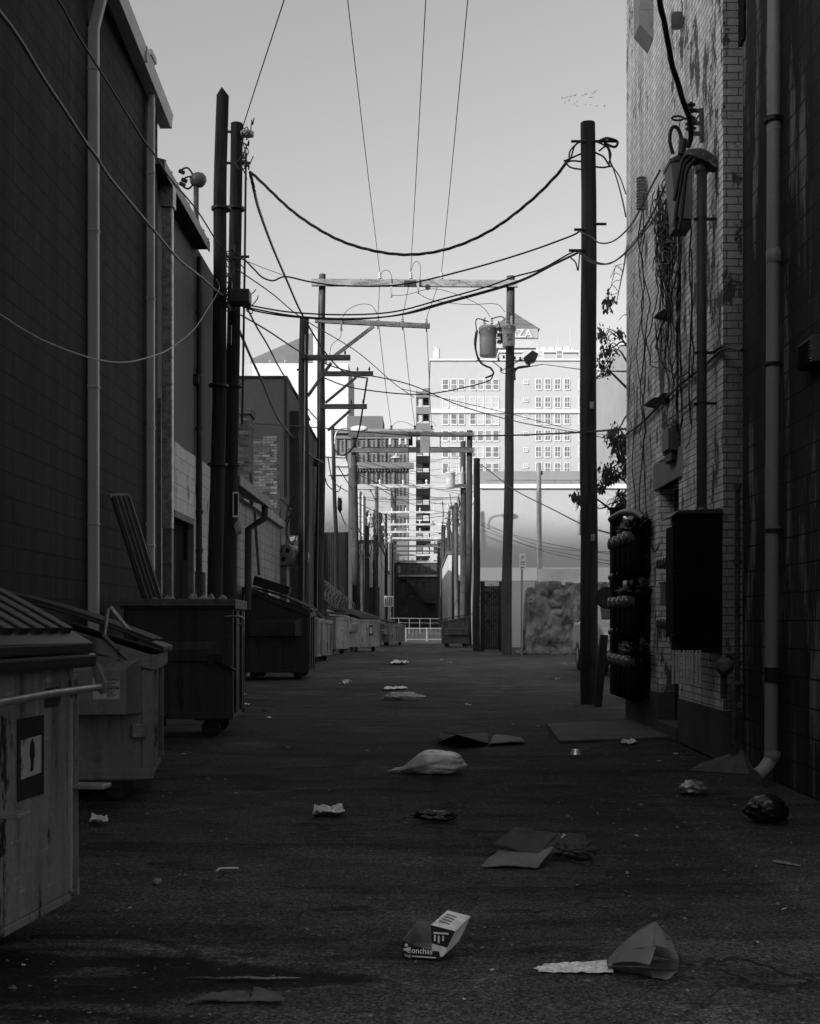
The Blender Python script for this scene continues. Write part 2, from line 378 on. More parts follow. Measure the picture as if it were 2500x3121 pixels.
# ================================================================== left: tall building of dark painted blocks
WL = -3.39
m_blk = masonry('dark_painted_block', .020, .406, .2032, .009, .002, .35, .5, .12, .9, spec=.15, rough=.75)
m_trim = mat('grey_gutter_paint', .46, .15, 2.5, .5, bump=.1, stretch=(1, 1, .25))
bl = thing('block_building', 'tall windowless building of dark painted blocks, left of the alley', 'building', (-6, 5, 0))
b = MB(); b.box(-12, WL, 1.5, 15.45, 0, 7.95); b.build('wall', m_blk, bl)
b = MB()
e0, e1 = Vector((-3.02, 3.0, 8.05)), Vector((-3.41, 15.72, 7.71))
def gut(t): return e0.lerp(e1, t)
q = [gut(0), gut(1)]
prof = [(0, 0), (.14, 0), (.17, .17), (.155, .17), (.13, .02), (.02, .02), (.0, .17)]
b.add([p+Vector((dx, 0, dz)) for p in q for dx, dz in prof], [(i, (i+1) % 7, 7+(i+1) % 7, 7+i) for i in range(7)]+[(0, 6, 5, 4, 3, 2, 1), (7, 8, 9, 10, 11, 12, 13)])
b.box(-3.42, -3.26, 15.72, 15.735, 7.71, 7.88)
for t_ in (.35, .55, .74, .86): p = gut(t_); b.box(p.x-.005, p.x+.178, p.y, p.y+.03, p.z-.006, p.z+.176)
b.build('gutter', m_trim, bl)
b = MB(); b.prism([(WL-.02, 3, 8.03), (-3.03, 3, 8.03), (-3.412, 15.7, 7.70), (WL-.02, 15.7, 7.70)], (0, 0, .12)); b.build('soffit', mat('dark_soffit', .03, .3, 3, .8), bl)
b = MB(); b.box(-12, -3.62, 1.6, 15.4, 7.95, 8.2); b.build('roof', mat('roof_felt', .04, .3, 2, .9), bl)
b = MB(); b.box(-3.62, -3.42, 15.2, 15.44, 7.9, 8.42); b.box(-3.64, -3.40, 15.18, 15.46, 8.42, 8.5); b.build('parapet_pier', m_trim, bl, bev=.008)
def downspout(d, u0, u1, vtop, par, gx, gz):
    x0, x1 = xx(u0, d), xx(u1, d); zt = zz(vtop, d); m = MB(); wdt = x1-x0
    y0 = d
    m.box(x0, x1, y0, y0+.08, .55, zt)
    m.bar((x0+wdt/2, y0+.04, zt-.02), (gx, y0+.04, gz-.12), wdt*.95, .075, (0, 1, 0)); m.bar((gx, y0+.04, gz-.16), (gx, y0+.04, gz+.03), .075, wdt*.95, (0, 1, 0))
    m.bar((x0+wdt/2, y0+.04, .58), (x0+wdt/2+.12, y0-.02, .2), wdt*.95, .08, (0, 1, 0))
    for z in (zt-.45, 2.1+.3*random.random(), 3.6, 5.2, .62):
        m.box(x0-.008, x1+.006, y0-.006, y0+.086, z, z+.035)
    m.box(x0-.03, x0, y0+.02, y0+.06, 2.4, 2.45)
    return m.build('downspout', m_trim, par, bev=.012)
downspout(12.2, 266, 298, 78, bl, -3.24, 7.80)
downspout(14.75, 447, 469, 418, bl, -3.32, 7.735)
b = MB(); x0 = xx(48, 10.0)

# leaning ribbed shelf panel against the block wall
lp = thing('shelf_unit', 'black ribbed panel leaning against the dark block wall', 'shelving', (-3.0, 13.0, 0))
A0, A1 = Vector((-3.27, 13.0, zz(1512, 13.0))), Vector((-2.55, 12.9, .35)); dn = (A1-A0).normalized(); sdv = Vector((.0, 1, 0)); nr = dn.cross(sdv).normalized()
if nr.x < 0: nr = -nr
wd_ = Vector((.13, .16, .02)); b = MB()
b.prism([A0-wd_*.6, A0+wd_*.6, A1+wd_*.6, A1-wd_*.6], nr*.03)
b.build('board', mat('black_plastic', .014, .3, 4, .4, bump=.1), lp, bev=.004)
m_rib = mat('pale_rib', .2, .3, 5, .35, .3)
for k in (-.42, -.12, .14, .46):
    b = MB(); b.bar(A0+wd_*k+nr*.035, A0.lerp(A1, .75)+wd_*k+nr*.035, .014, .012, nr); b.build('rib', m_rib, lp)
b = MB(); b.bar(A0-wd_*.62, A0+wd_*.62, .05, .03, nr); b.build('end_cap', mat('pale_wood_edge', .22, .4, 7), lp)
b = MB(); b.bar((-3.1, 13.25, 1.65), (-2.72, 13.2, .3), .05, .02); b.build('plank', m_pole_mid, lp)

# ================================================================== left: stucco building with tin roof, white lower band and open doorway
m_stucco = mat('streaked_stucco', .12, .25, 2.2, .85, bump=.3, stretch=(1, 1, .08), world=True)
m_wht = masonry('old_whitewashed_block', .62, .4, .2, .005, .2, .15, .15, .05, .3, chips=.05, chip_a=.12)
sb = thing('stucco_building', 'low stucco building with white lower band and tin eave', 'building', (-5, 17, 0))
WS = -3.5
b = MB(); b.box(-12, WS, 15.5, 16.85, 0, 7.1); b.box(-12, WS, 16.85, 18.3, 2.78, 7.1); b.box(-12, WS, 18.3, 20.8, 0, 7.1); b.build('wall', m_stucco, sb)
b = MB()
b.prism([(WS+.002, 15.9, 0), (WS+.002, 16.86, 0), (WS+.002, 16.86, 2.82), (WS+.002, 18.28, 2.76), (WS+.002, 18.28, 0), (WS+.002, 20.7, 0), (WS+.002, 20.7, 3.74), (WS+.002, 19.2, 3.8), (WS+.002, 17.6, 3.77), (WS+.002, 15.9, 3.83)], (.02, 0, 0)); b.build('whitewash_band', m_wht, sb)
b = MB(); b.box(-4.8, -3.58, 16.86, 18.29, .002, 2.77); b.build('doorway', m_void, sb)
b = MB(); b.box(WS-.04, WS+.05, 16.85, 18.3, 2.70, 2.80); b.box(WS-.04, WS+.05, 18.22, 18.3, 0, 2.70); b.build('door_frame', mat('old_frame', .16, .3, 4), sb, bev=.006)
b = MB(); rr = random.Random(5)
for k in range(4):
    y = 17.0+.12*k; b.bar((-3.56, y, .4), (-3.57+.03*rr.random(), y+.05, 2.2+.3*rr.random()), .025, .025)
b.bar((-3.5, 17.9, .4), (-3.56, 18.05, 2.15), .09, .03); b.build('leaning_plank', m_pole_pale, sb)
b = MB(); b.prism([(-3.28, 15.3, 7.06), (-3.28, 18.6, 7.06), (-5.5, 18.6, 7.72), (-5.5, 15.3, 7.72)], (0, 0, .07)); b.build('roof', mat('tin_roof', .16, .3, 4, .5, .4), sb)
b = MB()
for k in range(9):
    y = 15.4+k*.39; b.bar((-3.27, y, 7.145), (-5.4, y, 7.78), .045, .035)
b.build('roof_seam', m_galv, sb)
b = MB(); b.box(-3.285, -3.265, 15.3, 18.6, 6.98, 7.13); b.build('fascia', mat('tin_fascia', .2, .35, 3, .5, .3), sb)
b = MB(); b.box(WS, -3.3, 15.5, 18.55, 7.0, 7.02); b.build('soffit', mat('dark_soffit', .03), sb)
gd, gu0, gu1 = 15.85, 493, 525
b = MB(); x0, x1 = xx(gu0, gd), xx(gu1, gd)
b.box(x0, x1, gd, gd+.12, 2.45, 6.72); b.build('downspout', m_galv, sb, bev=.015)
b = MB(); b.box(x0-.02, x1+.02, gd-.04, gd+.16, 6.72, 7.02); b.box(x0-.03, x1+.03, gd-.05, gd+.17, 7.02, 7.06); b.build('hopper_head', m_galv, sb, bev=.006)
b = MB(); b.box(x0+.004, x1-.004, gd+.004, gd+.116, .3, 2.45); b.box(x0-.07, x0-.02, gd+.03, gd+.1, .3, 4.2); b.build('lower_pipe', mat('dull_galvanised', .15, .4, 14, .5, .4), sb, bev=.012)
b = MB(); b.tube([(WS+.07, 18.6, 1.2), (WS+.07, 18.6, 6.9)], .045, 10); 
for z in (2.3, 2.9, 4.2, 5.1, 6.0): b.lathe([(.058, 0), (.058, .06)], (WS+.07, 18.6, z), n=10)
b.box(WS, WS+.08, 18.45, 18.66, 4.9, 5.05); b.build('conduit', m_iron, sb)
b = MB(); b.box(WS, WS+.14, 18.5, 18.75, 1.2, 2.0); b.build('switch_box', m_rust, sb, bev=.008)
# roof service mast behind the tin roof
sm_ = thing('service_mast', 'thin roof mast with round weatherhead beside the pointed pole', 'service mast', (-3.42, 17.9, 7.1))
md_ = 17.95; mx = xx(598, md_); b = MB(); b.tube([(mx, md_, 7.1), (mx, md_, zz(560, md_))], .04, 10); b.build('mast', m_grey_paint, sm_)
b = MB(); b.blob((mx+.03, md_, zz(548, md_)), (.13, .11, .12), 2, .1); b.build('weatherhead', m_grey_paint, sm_)
for k, (du, dv) in enumerate(((-50, -28), (-48, 10), (-42, -2))):
    b = MB(); b.tube(spline([(mx, md_, zz(550, md_)), P(598+du*.5, 550+dv-10+25*(k == 1), md_-.1), P(598+du, 550+dv, md_-.1), P(598+du+12, 550+dv+3, md_-.1)], 6), .014, 6); b.tube([P(598+du-2, 550+dv-2, md_-.1), P(598+du+14, 550+dv+5, md_-.1)], .03, 6); b.build('service_lead', m_cable, sm_)

# ================================================================== right: painted brick building, peeling
XB, YB0, YB1 = 2.61, 10.3, 15.1
m_brk = masonry('peeling_painted_brick', .80, .2032, .0668, .0055, .16, .2, .28, .12, .8, chips=.43, chip_a=.11, spec=.2, wob=.018, bdist=.014)
bb = thing('brick_building', 'tall peeling white painted brick building on the right', 'building', (5, 12.7, 0))
dy0, dy1, dz = 12.05, 13.05, 2.66
b = MB()
b.box(XB, 9, YB0, dy0, .45, 11.5); b.box(XB, 9, dy1, YB1, .45, 11.5); b.box(XB, 9, dy0, dy1, dz, 11.5); b.box(XB+.28, 9, dy0, dy1, .14, dz)
b.build('wall', m_brk, bb)
b = MB(); b.box(XB+.0015, 2.9, YB0-.006, YB0-.002, .46, 11.5); b.build('end_face', masonry('darker_grey_brick', .27, .2032, .0668, .006, .07, .2, .2, .12, .8, chips=.05, chip_a=.06, spec=.2, wob=.012, bdist=.014), bb)  # end bricks toned darker and greyer than the side wall
m_conc = mat('stained_concrete', .07, .35, 2.5, .9, bump=.5, fine=60, chips=.1, chip_a=.05)
b = MB(); b.box(XB-.015, 9.02, YB0-.012, dy0-.002, 0, .45); b.box(XB-.015, 9.02, dy1+.002, YB1+.012, 0, .45); b.build('plinth', m_conc, bb, bev=.015)
b = MB(); b.box(XB-.03, XB+.1, dy0-.18, dy1+.18, dz, dz+.3); b.build('lintel', mat('painted_lintel', .3, .2, 3, .8, bump=.4, chips=.15, chip_a=.1), bb, bev=.01)
b = MB(); b.box(XB+.17, XB+.22, dy0+.48, dy1-.02, .16, dz-.01); b.build('door', mat('dark_door', .02, .3, 3, .6), bb)
b = MB(); b.box(XB+.1, XB+.24, dy0+.4, dy0+.47, .16, dz-.01); b.box(XB+.12, XB+.22, dy0+.002, dy0+.4, .16, dz-.01); b.build('door_jamb', mat('jamb_paint', .2, .3, 3), bb)
b = MB(); b.box(XB-.02, XB+.27, dy0+.003, dy1-.003, 0, .15); b.build('door_step', m_conc, bb, bev=.01)
b = MB(); b.box(XB+.02, 9, YB0+.02, YB1-.02, 11.5, 11.62); b.build('roof', mat('roof_felt', .04), bb)
b = MB()                                                   # downpipe stubs and boxes high on the brick
b.box(XB-.16, XB, 13.35, 13.7, 8.05, 9.6); b.prism([(XB, 13.35, 8.05), (XB-.16, 13.35, 8.05), (XB-.16, 13.35, 7.9), (XB, 13.35, 7.72)], (0, .35, 0)); b.build('vent_hood', mat('vent_paint', .3, .2, 3), bb, bev=.006)
for (u, v0_, v1_) in ((2084, 40, 84), (1973, 538, 640)):
    d = XB*F/(u-U0)-.02; b = MB(); x = XB-.07; z0, z1 = zz(v1_, d), zz(v0_, d); n = 8 if u > 2000 else 11; pr = []
    for k in range(n):
        z = (z1-z0)*k/n; h = (z1-z0)/n; pr += [(.035, z), (.06, z+h*.3), (.06, z+h*.5), (.035, z+h*.7)]
    b.lathe(pr+[(.03, z1-z0)], (x, d, z0), n=12); b.box(x, XB, d-.02, d+.02, (z0+z1)/2-.03, (z0+z1)/2+.03); b.build('insulator', mat('grey_insulator', .25, .2, 4, .4), bb)

# concrete threshold slab
b = MB(); q = [G(1668, 2212), G(2035, 2196), G(2085, 2252), G(1706, 2266)]
b.prism([(p.x, p.y, -.02) for p in q], (0, 0, .05)); o = b.build('concrete_slab', mat('worn_concrete', .085, .3, 3, .9, bump=.5, fine=70, world=True), bev=.01)
o['label'] = 'worn grey concrete slab in front of the brick doorway'; o['category'] = 'slab'

# ================================================================== right: black painted block wall with pale drips
XR = 2.70
m_rblk = masonry('black_painted_block', .022, .406, .2032, .007, .003, .3, .5, .25, .8, light_streak=.2, spec=.25)
rb = thing('black_block_building', 'black painted block building streaked with pale drips, far right', 'building', (5, 4, 0))
b = MB(); b.box(XR, 9.03, 4.5, 10.0, 0, 10.5); b.build('wall', m_rblk, rb)
b = MB(); b.box(XR-.02, XR+.3, 9.9, 10.06, 6.05, 10.5); b.build('corner_trim', m_void, rb)
b = MB(); b.box(XR, 9, 4.6, 9.95, 10.5, 10.6); b.build('roof', mat('roof_felt', .04), rb)
m_pvc = mat('painted_drainpipe', .21, .14, 2.0, .55, bump=.12, stretch=(1, 1, .35))
pd = 8.9; px_ = xx(2360, pd); pr_ = .0505; b = MB(); b.tube([(px_+.02, pd, 10.3), (px_-.02, pd, zz(2290, pd))], pr_, 20)
for v in (400, 1615): b.lathe([(pr_+.003, 0), (pr_+.003, .03)], (px_, pd, zz(v, pd)), n=20)
b.lathe([(pr_, 0), (pr_+.008, .01), (pr_+.008, .1), (pr_, .11)], (px_, pd, zz(806, pd)), n=20)
b.lathe([(pr_, 0), (pr_+.009, .005), (pr_+.009, .07), (pr_, .075)], (px_-.012, pd, zz(2320, pd)), n=20)
b.build('downspout', m_pvc, rb)
b = MB(); e = Vector((px_-.02, pd, zz(2300, pd))); b.tube([e, e+Vector((0, 0, -.03)), e+Vector((-.025, -.01, -.075)), e+Vector((-.075, -.03, -.125)), e+Vector((-.12, -.045, -.15))], pr_*1.06, 20); b.build('pipe_elbow', mat('pale_elbow', .28, .15, 3, .5), rb)
for v0_, v1_ in ((2034, 2078), (358, 372), (1106, 1114), (1612, 1622)):
    b = MB(); b.lathe([(pr_+.014, 0), (pr_+.014, zz(v0_, pd)-zz(v1_, pd))], (px_-.01, pd, zz(v1_, pd)), n=20); b.box(px_+.03, XR, pd-.03, pd+.03, zz(v1_, pd), zz(v0_, pd))
    b.build('pipe_bracket', m_black, rb)
vd_ = 8.0; b = MB(); x0 = xx(2428, vd_+.3); b.box(x0+.015, XR, vd_, vd_+.32, zz(1101, vd_), zz(1018, vd_)); b.build('vent_box', mat('vent_grey', .07, .3, 4), rb, bev=.006)
b = MB()
for k in range(8): z = zz(1098, vd_)+.02*k; b.prism([(x0+.015, vd_+.02, z), (x0-.012, vd_+.02, z-.004), (x0+.015, vd_+.02, z+.014)], (0, .28, 0))
b.build('louvre', mat('louvre_paint', .2, .2, 4), rb)

# ================================================================== unseen block added behind the camera to shade the alley and hide sky glow
b = MB(); b.box(-290, 20, -125, -90, 0, 72.6); b.box(-288, 18, -123, -92, 72.6, 73.6)
o = b.build('shade_block', mat('shade_block_wall', .2, .2, 1), label='broad unseen block added behind the viewer to shade the alley', cat='building')
# ================================================================== far buildings
m_twr = mat('pale_tower_render', .29, .06, .05, .8, bump=0, fine=.6)
m_twr2 = mat('tower_cornice', .38, .05, .1, .8, bump=0)
m_frame = mat('window_frame_white', .45, .05, 1, .6, bump=0)
m_wgl = glass('distant_window_glass', .11, .4)  # base colour lifted to stand in for haze and reflected sky
tw = thing('hotel_tower', 'huge white hotel tower with rows of windows and rooftop letters', 'tower', (20, 260, 0))
D = 260.0; x0, x1 = xx(1313, D), xx(1848, D)
b = MB(); b.box(x0, x1, D, D+34, 0, zz(1100, D)); b.box(xx(1848, D), xx(1925, D), D+6, D+34, 0, zz(1262, D)); b.build('wall', m_twr, tw)
b = MB(); b.box(x0-.3, x1+.3, D-.45, D, zz(1260, D), zz(1247, D)); b.box(x0-.25, x1+.25, D-.4, D+34.3, zz(1100, D), zz(1094, D)); b.box(xx(1848, D)+.3, xx(1932, D), D+5.6, D+34, zz(1262, D), zz(1254, D)); b.build('cornice', m_twr2, tw)
b = MB(); b.box(xx(1527, D), xx(1765, D), D+3, D+25, zz(1094, D), zz(1066, D)); b.build('penthouse', m_twr, tw)
b = MB(); b.box(xx(1522, D), xx(1770, D), D+2.5, D+25.5, zz(1066, D), zz(1058, D)); b.build('penthouse_cornice', m_twr2, tw)
b = MB(); b.box(xx(1642, D), xx(1752, D), D+4, D+12, zz(1058, D), zz(1044, D)); b.build('parapet', m_twr2, tw)
for k in range(5): b = MB(); x = xx(1648+24*k, D); b.box(x, x+.12, D+3.95, D+4, zz(1056, D), zz(1044, D)); b.build('parapet_joint', m_wgl, tw)
b = MB()
for u, v0_, v1_ in ((1702, 1056, 1028), (1739, 1056, 1000), (1330, 1096, 1058), (1336, 1096, 1062), (1325, 1096, 1070)): b.tube([P(u, v0_, D+8), P(u, v1_, D+8)], .1 if u > 1400 else .35, 6); b.build('roof_mast', m_twr2, tw); b = MB()
b.box(xx(1392, D), xx(1480, D), D+5, D+14, zz(1098, D), zz(1083, D)); b.build('rooftop_unit', mat('roof_plant_grey', .2, .2, .3, .7, bump=0), tw)
# pyramid-roofed top with the sign
px0, px1 = xx(1499, D+6), xx(1641, D+6); yb = D+6; hw = (px1-px0)/2; pc = (px0+px1)/2
b = MB(); b.box(px0, px1, yb, yb+2*hw, zz(1060, yb), zz(1002, yb)); b.build('sign_storey', m_twr, tw)
b = MB(); e = .35; zb, za = zz(1003, yb), zz(932, yb); c0 = [(px0-e, yb-e, zb), (px1+e, yb-e, zb), (px1+e, yb+2*hw+e, zb), (px0-e, yb+2*hw+e, zb), (pc, yb+hw, za)]
b.add(c0, [(0, 1, 4), (1, 2, 4), (2, 3, 4), (3, 0, 4), (3, 2, 1, 0)]); b.build('pyramid_roof', masonry('pantile_roof', .12, .6, .55, .08, .05, .15, .1, .2, 0), tw)
b = MB(); b.box(px0+.1, px1-.1, yb-.35, yb-.05, zz(1031, yb), zz(1003, yb)); b.build('sign_board', mat('sign_board_grey', .22, .1, 1, .7, bump=0), tw)
textmesh('PLAZA', 2.55, m_twr2, tw, 'sign_lettering', (pc, yb-.4, zz(1029, yb)), (1, 0, 0), (0, 0, 1), .12, bold=.05)
def twin(u0, u1, v0_, v1_, pane, mull=True):
    xa, xb, za, zb_ = xx(u0, D), xx(u1, D), zz(v1_, D), zz(v0_, D); f = MB(); t = .16
    f.box(xa-t, xa, D-.12, D+.02, za-t, zb_+t); f.box(xb, xb+t, D-.12, D+.02, za-t, zb_+t); f.box(xa, xb, D-.12, D+.02, zb_, zb_+t); f.box(xa-.1, xb+.1, D-.22, D+.02, za-t*1.6, za)
    zm = (za+zb_)/2; f.box(xa, xb, D-.1, D, zm-.06, zm+.06)
    if mull: xm = (xa+xb)/2; f.box(xm-.05, xm+.05, D-.09, D, za, zm-.06); f.box(xm-.05, xm+.05, D-.09, D, zm+.06, zb_)
    w_ = f.build('window', m_frame, tw); g = MB(); g.box(xa, xb, D-.05, D-.01, za, zb_); g.build('pane', pane, w_)
m_wblind = mat('pulled_blind', .3, .1, .5, .6, bump=0); m_wgl_l = glass('pale_window_glass', .16, .4)
rows = [1155, 1210, 1260.5, 1311, 1361, 1411, 1462]; rr = random.Random(2)
for r_, v in enumerate(rows[:6]):
    for k, cx in enumerate((1358, 1384, 1407, 1442, 1465, 1489, 1512)):
        blind = {1: 1, 2: rr.random() < .65}.get(r_, rr.random() < .15)
        twin(cx-8, cx+8, v+2, v+32, m_wblind if blind else (m_wgl if rr.random() < .6 else m_wgl_l), False)
    for cx in (1642, 1670, 1700, 1729): twin(cx-7.5, cx+7.5, v+1, v+31, m_wgl)
    twin(1766, 1777, v+2, v+30, m_wblind if rr.random() < .5 else m_wgl_l, False)
    twin(1597, 1609, v+5, v+13, m_wgl_l)
for cx in (1604, 1648, 1706): twin(cx-8, cx+8, 1070, 1092, m_wgl_l if cx > 1690 else m_wblind, False)

# open stair tower in front
st = thing('stair_tower', 'narrow dark open-floored stair tower left of the white hotel', 'tower', (.7, 225, 0))
D2 = 225.0; m_st = mat('stair_tower_concrete', .115, .15, .4, .85, bump=0); m_lv = mat('pale_louvre', .4, .1, .5, .7, bump=0)
xa, xb = xx(1269, D2), xx(1311, D2); per = 49.6; v = 1185
b = MB(); b.box(xa, xa+.12, D2, D2+8, 0, zz(1186, D2)); b.box(xb-.22, xb, D2, D2+.3, 0, zz(1186, D2)); xm = xx(1288.5, D2); b.box(xm-.08, xm+.08, D2+.1, D2+.4, 0, zz(1200, D2)); b.build('column', m_st, st)
b = MB(); b.box(xx(1288, D2), xb, D2+2, D2+8, zz(1187, D2), zz(1183, D2)); b.box(xx(1292, D2), xb, D2, D2+8, zz(1210, D2), zz(1183, D2)); b.build('head_house', m_st, st)
k = 0
while zz(v, D2) > 3:
    b = MB(); b.box(xa-.05, xb+.05, D2-.1, D2+8, zz(v+27 if k else v+27, D2), zz(v+6 if k else v+8, D2)); b.build('floor_band', m_st, st)
    if k > 0 or True:
        b = MB()
        for q in range(6): z = zz(v+29+q*3.8, D2); b.box(xa+.1, xm-.1, D2+.3, D2+.36, z-.17, z)
        b.build('louvre', m_lv, st)
        b = MB(); b.prism([(xm+.1, D2+3, zz(v+27, D2)), (xb-.2, D2+3, zz(v+27, D2)), (xb-.2, D2+3, zz(v+38, D2)), (xm+1, D2+3, zz(v+31, D2)), (xm+.1, D2+3, zz(v+30, D2))], (0, .3, 0)); b.build('stair_flight', m_st, st)
    v += per; k += 1

# left: tower with slanted roof
D3 = 330.0; lw = thing('slant_roof_tower', 'white high-rise with slanting grey roof behind the left poles', 'tower', (-20, D3, 0))
b = MB(); b.box(xx(769, D3), xx(1062, D3), D3, D3+30, 0, zz(1107, D3)); b.build('wall', m_twr2, lw)
b = MB(); b.prism([P(720, 1118, D3+1), P(770, 1105, D3+1), P(770, 1900, D3+1), P(720, 1900, D3+1)], (0, 28, 0)); b.build('side_wing', mat('grey_cladding', .27, .1, .5, .8, bump=0, stretch=(1, 1, .1)), lw)
b = MB(); b.prism([P(763, 1107, D3+3), P(955, 1107, D3+3), P(955, 1012, D3+3), P(765, 1094, D3+3)], (0, 26, 0)); b.build('slanted_roof', masonry('slate_cladding', .105, 2.5, .5, .05, .08, .1, .1, .05, 0), lw)
b = MB(); b.prism([P(955, 1009, D3+2.6), P(962, 1006, D3+2.6), P(975, 1035, D3+2.6), P(975, 1107, D3+2.6), P(955, 1107, D3+2.6)], (0, 26, 0)); b.build('roof_edge', m_twr2, lw)
for u in (822, 868): b = MB(); b.tube([P(u, 1107, D3), P(u, 1098, D3), P(u+5, 1100, D3)], .08, 5); b.build('roof_lamp', m_twr2, lw)

# dark-topped brick block and pilastered office block
D4 = 216.0; ob = thing('pilastered_office', 'dark stone office block with cornices and narrow windows', 'building', (-8, D4, 0))
m_off = mat('dark_stone', .105, .12, .4, .85, bump=0); m_ow = glass('dark_office_glass', .02, .3)
xa, xb = xx(1022, D4), xx(1245, D4); 
b = MB(); b.box(xa, xb, D4, D4+14, 0, zz(1322, D4)); b.build('wall', m_off, ob)
b = MB(); b.box(xa-.5, xb+.7, D4-.8, D4+14.5, zz(1322, D4), zz(1312, D4)); b.box(xa-.3, xb+.4, D4-.45, D4, zz(1338, D4), zz(1330, D4)); b.build('upper_cornice', m_off, ob)
b = MB(); b.box(xa, xb+1.0, D4-1.2, D4, zz(1430, D4), zz(1412, D4)); 
for k in range(24): x = xa+k*(xb-xa)/24; b.box(x, x+.25, D4-.8, D4-.1, zz(1438, D4), zz(1430, D4))
b.build('lower_cornice', m_off, ob)
b = MB(); b.box(xa+2, xx(1166, D4), D4+2, D4+13, zz(1312, D4), zz(1262, D4)); b.build('roof_block', mat('dark_roof_block', .085, .1, .4, .85, bump=0), ob)
for v0_, v1_ in ((1344, 1378), (1386, 1408), (1440, 1474), (1484, 1512), (1540, 1566), (1580, 1608), (1622, 1650)):
    for cx in (1032, 1044, 1096, 1109, 1127, 1140, 1156, 1166, 1180, 1190, 1212, 1222, 1234):
        b = MB(); b.box(xx(cx-3, D4), xx(cx+3, D4), D4-.03, D4+.02, zz(v1_, D4), zz(v0_, D4)); b.build('window', m_ow, ob)
b = MB()
for cx in (1026, 1051, 1086, 1118, 1148, 1173, 1200, 1243): b.box(xx(cx-2.4, D4), xx(cx+2.4, D4), D4-.35, D4-.035, zz(1640, D4), zz(1340, D4))
b.build('pilaster', m_off, ob)

# pale brick wall, left of the alley, and the lit shed ends further on
pb = thing('pale_brick_building', 'plain pale brick building end in sun, left of the alley', 'building', (-8, 150, 0)); D5 = 150.0
b = MB(); b.box(xx(1040, D5), xx(1191, D5), D5, D5+20, 0, zz(1490, D5)); b.build('wall', masonry('pale_brick', .24, 1.1, .42, .045, .28, .08, .05, .12, 0), pb)
b = MB(); b.box(xx(1040, D5), xx(1194, D5), D5-.2, D5+20.1, zz(1490, D5), zz(1486, D5)); b.build('coping', m_twr2, pb)
for (u0, u1, v0_) in ((1093, 1096, 1497), (1103, 1108, 1510)): b = MB(); b.box(xx(u0, D5), xx(u1, D5), D5-.3, D5-.002, 0, zz(v0_, D5)); b.build('pipe', m_twr2, pb)
def shed(name, label, d, u0, u1, v, depth, a):
    t = thing(name, label, 'building', (xx((u0+u1)/2, d), d, 0)); m = mat(name+'_wall_%d' % int(a*100), a, .12, .5, .8, bump=.1, stretch=(1, 1, .2), fine=4)
    b = MB(); b.box(xx(u0, d), xx(u1, d), d, d+depth, 0, zz(v, d)); b.build('wall', m, t)
    b = MB(); b.box(xx(u0, d)-.1, xx(u1, d)+.1, d-.1, d+depth, zz(v, d), zz(v, d)+.25); b.build('coping', m_conc, t); return t
s1 = shed('shed', 'white rendered shed end behind the left row of poles', 100, 1020, 1152, 1655, 22, .36)
s2 = shed('shed', 'white flat building end behind the right row of poles', 96, 1366, 1455, 1690, 25, .36)
s3 = shed('shed', 'tall white building front beyond the far poles, right side', 175, 1362, 1462, 1600, 20, .36)
s4 = shed('shed', 'pale far building strip just left of the stair tower', 215, 1100, 1192, 1640, 12, .36)
s7 = shed('hidden_shade_block', 'low unseen block added behind the white rendered building to shade poles', 82, 640, 1013, 1558, 16, .2)  # hidden block added so its shadow falls on the far right poles
s5 = shed('shed', 'small grey shed at the far left end of the alley', 128, 1120, 1178, 1738, 14, .3)
for d, u, v0_, v1_, t in ((128, 1168, 1820, 1900, s5), (100, 1135, 1790, 1900, s1), (96, 1400, 1770, 1900, s2)):
    b = MB(); b.box(xx(u, d)-.6, xx(u, d)+.6, d-.06, d+.02, 0, zz(v0_, d)); b.build('door', m_iron, t)
s6 = shed('shed', 'dark unseen block added on the left to shade the end building', 172, 1050, 1169, 1640, 31, .08)  # added out of sight behind the pale brick to shade the alley's end
# dark brick building closing the alley, with a fire stair
D6 = 205.0; eb = thing('end_building', 'dark brick building closing the far end of the alley', 'building', (0, D6, 0))
b = MB(); b.box(xx(1193, D6), xx(1334, D6), D6, D6+8, 0, zz(1716, D6)); b.build('wall', masonry('dark_end_brick', .05, 1.2, .4, .05, .02, .3, .3, .3, 0), eb)
b = MB(); b.box(xx(1190, D6), xx(1337, D6), D6-.3, D6+8.2, zz(1716, D6), zz(1711, D6)); b.box(xx(1193, D6), xx(1334, D6), D6-.5, D6, zz(1758, D6), zz(1752, D6)); b.build('cornice', mat('end_cornice', .22, .2, .6, .8, bump=0), eb)
for k in range(5): b = MB(); u = 1222+k*20; b.box(xx(u, D6), xx(u+11, D6), D6-.06, D6+.02, zz(1748, D6), zz(1724, D6)); b.build('window', m_ow, eb)
for k in range(4): b = MB(); u = 1226+k*24; b.box(xx(u, D6), xx(u+10, D6), D6-.06, D6+.02, zz(1800, D6), zz(1776, D6)); b.build('window', m_ow, eb)
b = MB(); b.bar(P(1240, 1765, D6-1.2), P(1300, 1838, D6-1.2), 1.0, .18); b.bar(P(1240, 1752, D6-1.7), P(1300, 1825, D6-1.7), .06, .06); b.box(xx(1222, D6), xx(1244, D6), D6-1.7, D6, zz(1766, D6), zz(1763, D6)); b.box(xx(1298, D6), xx(1326, D6), D6-1.7, D6, zz(1840, D6), zz(1837, D6))
for k in range(9): p = P(1240+60*k/8, 1765+73*k/8, D6-1.7); b.tube([p, p+Vector((0, 0, .8))], .03, 4)
b.build('fire_stair', m_iron, eb)
b = MB(); b.box(xx(1242, D6), xx(1314, D6), D6-.08, D6+.02, zz(1872, D6), zz(1842, D6)); b.build('loading_door', m_iron, eb)
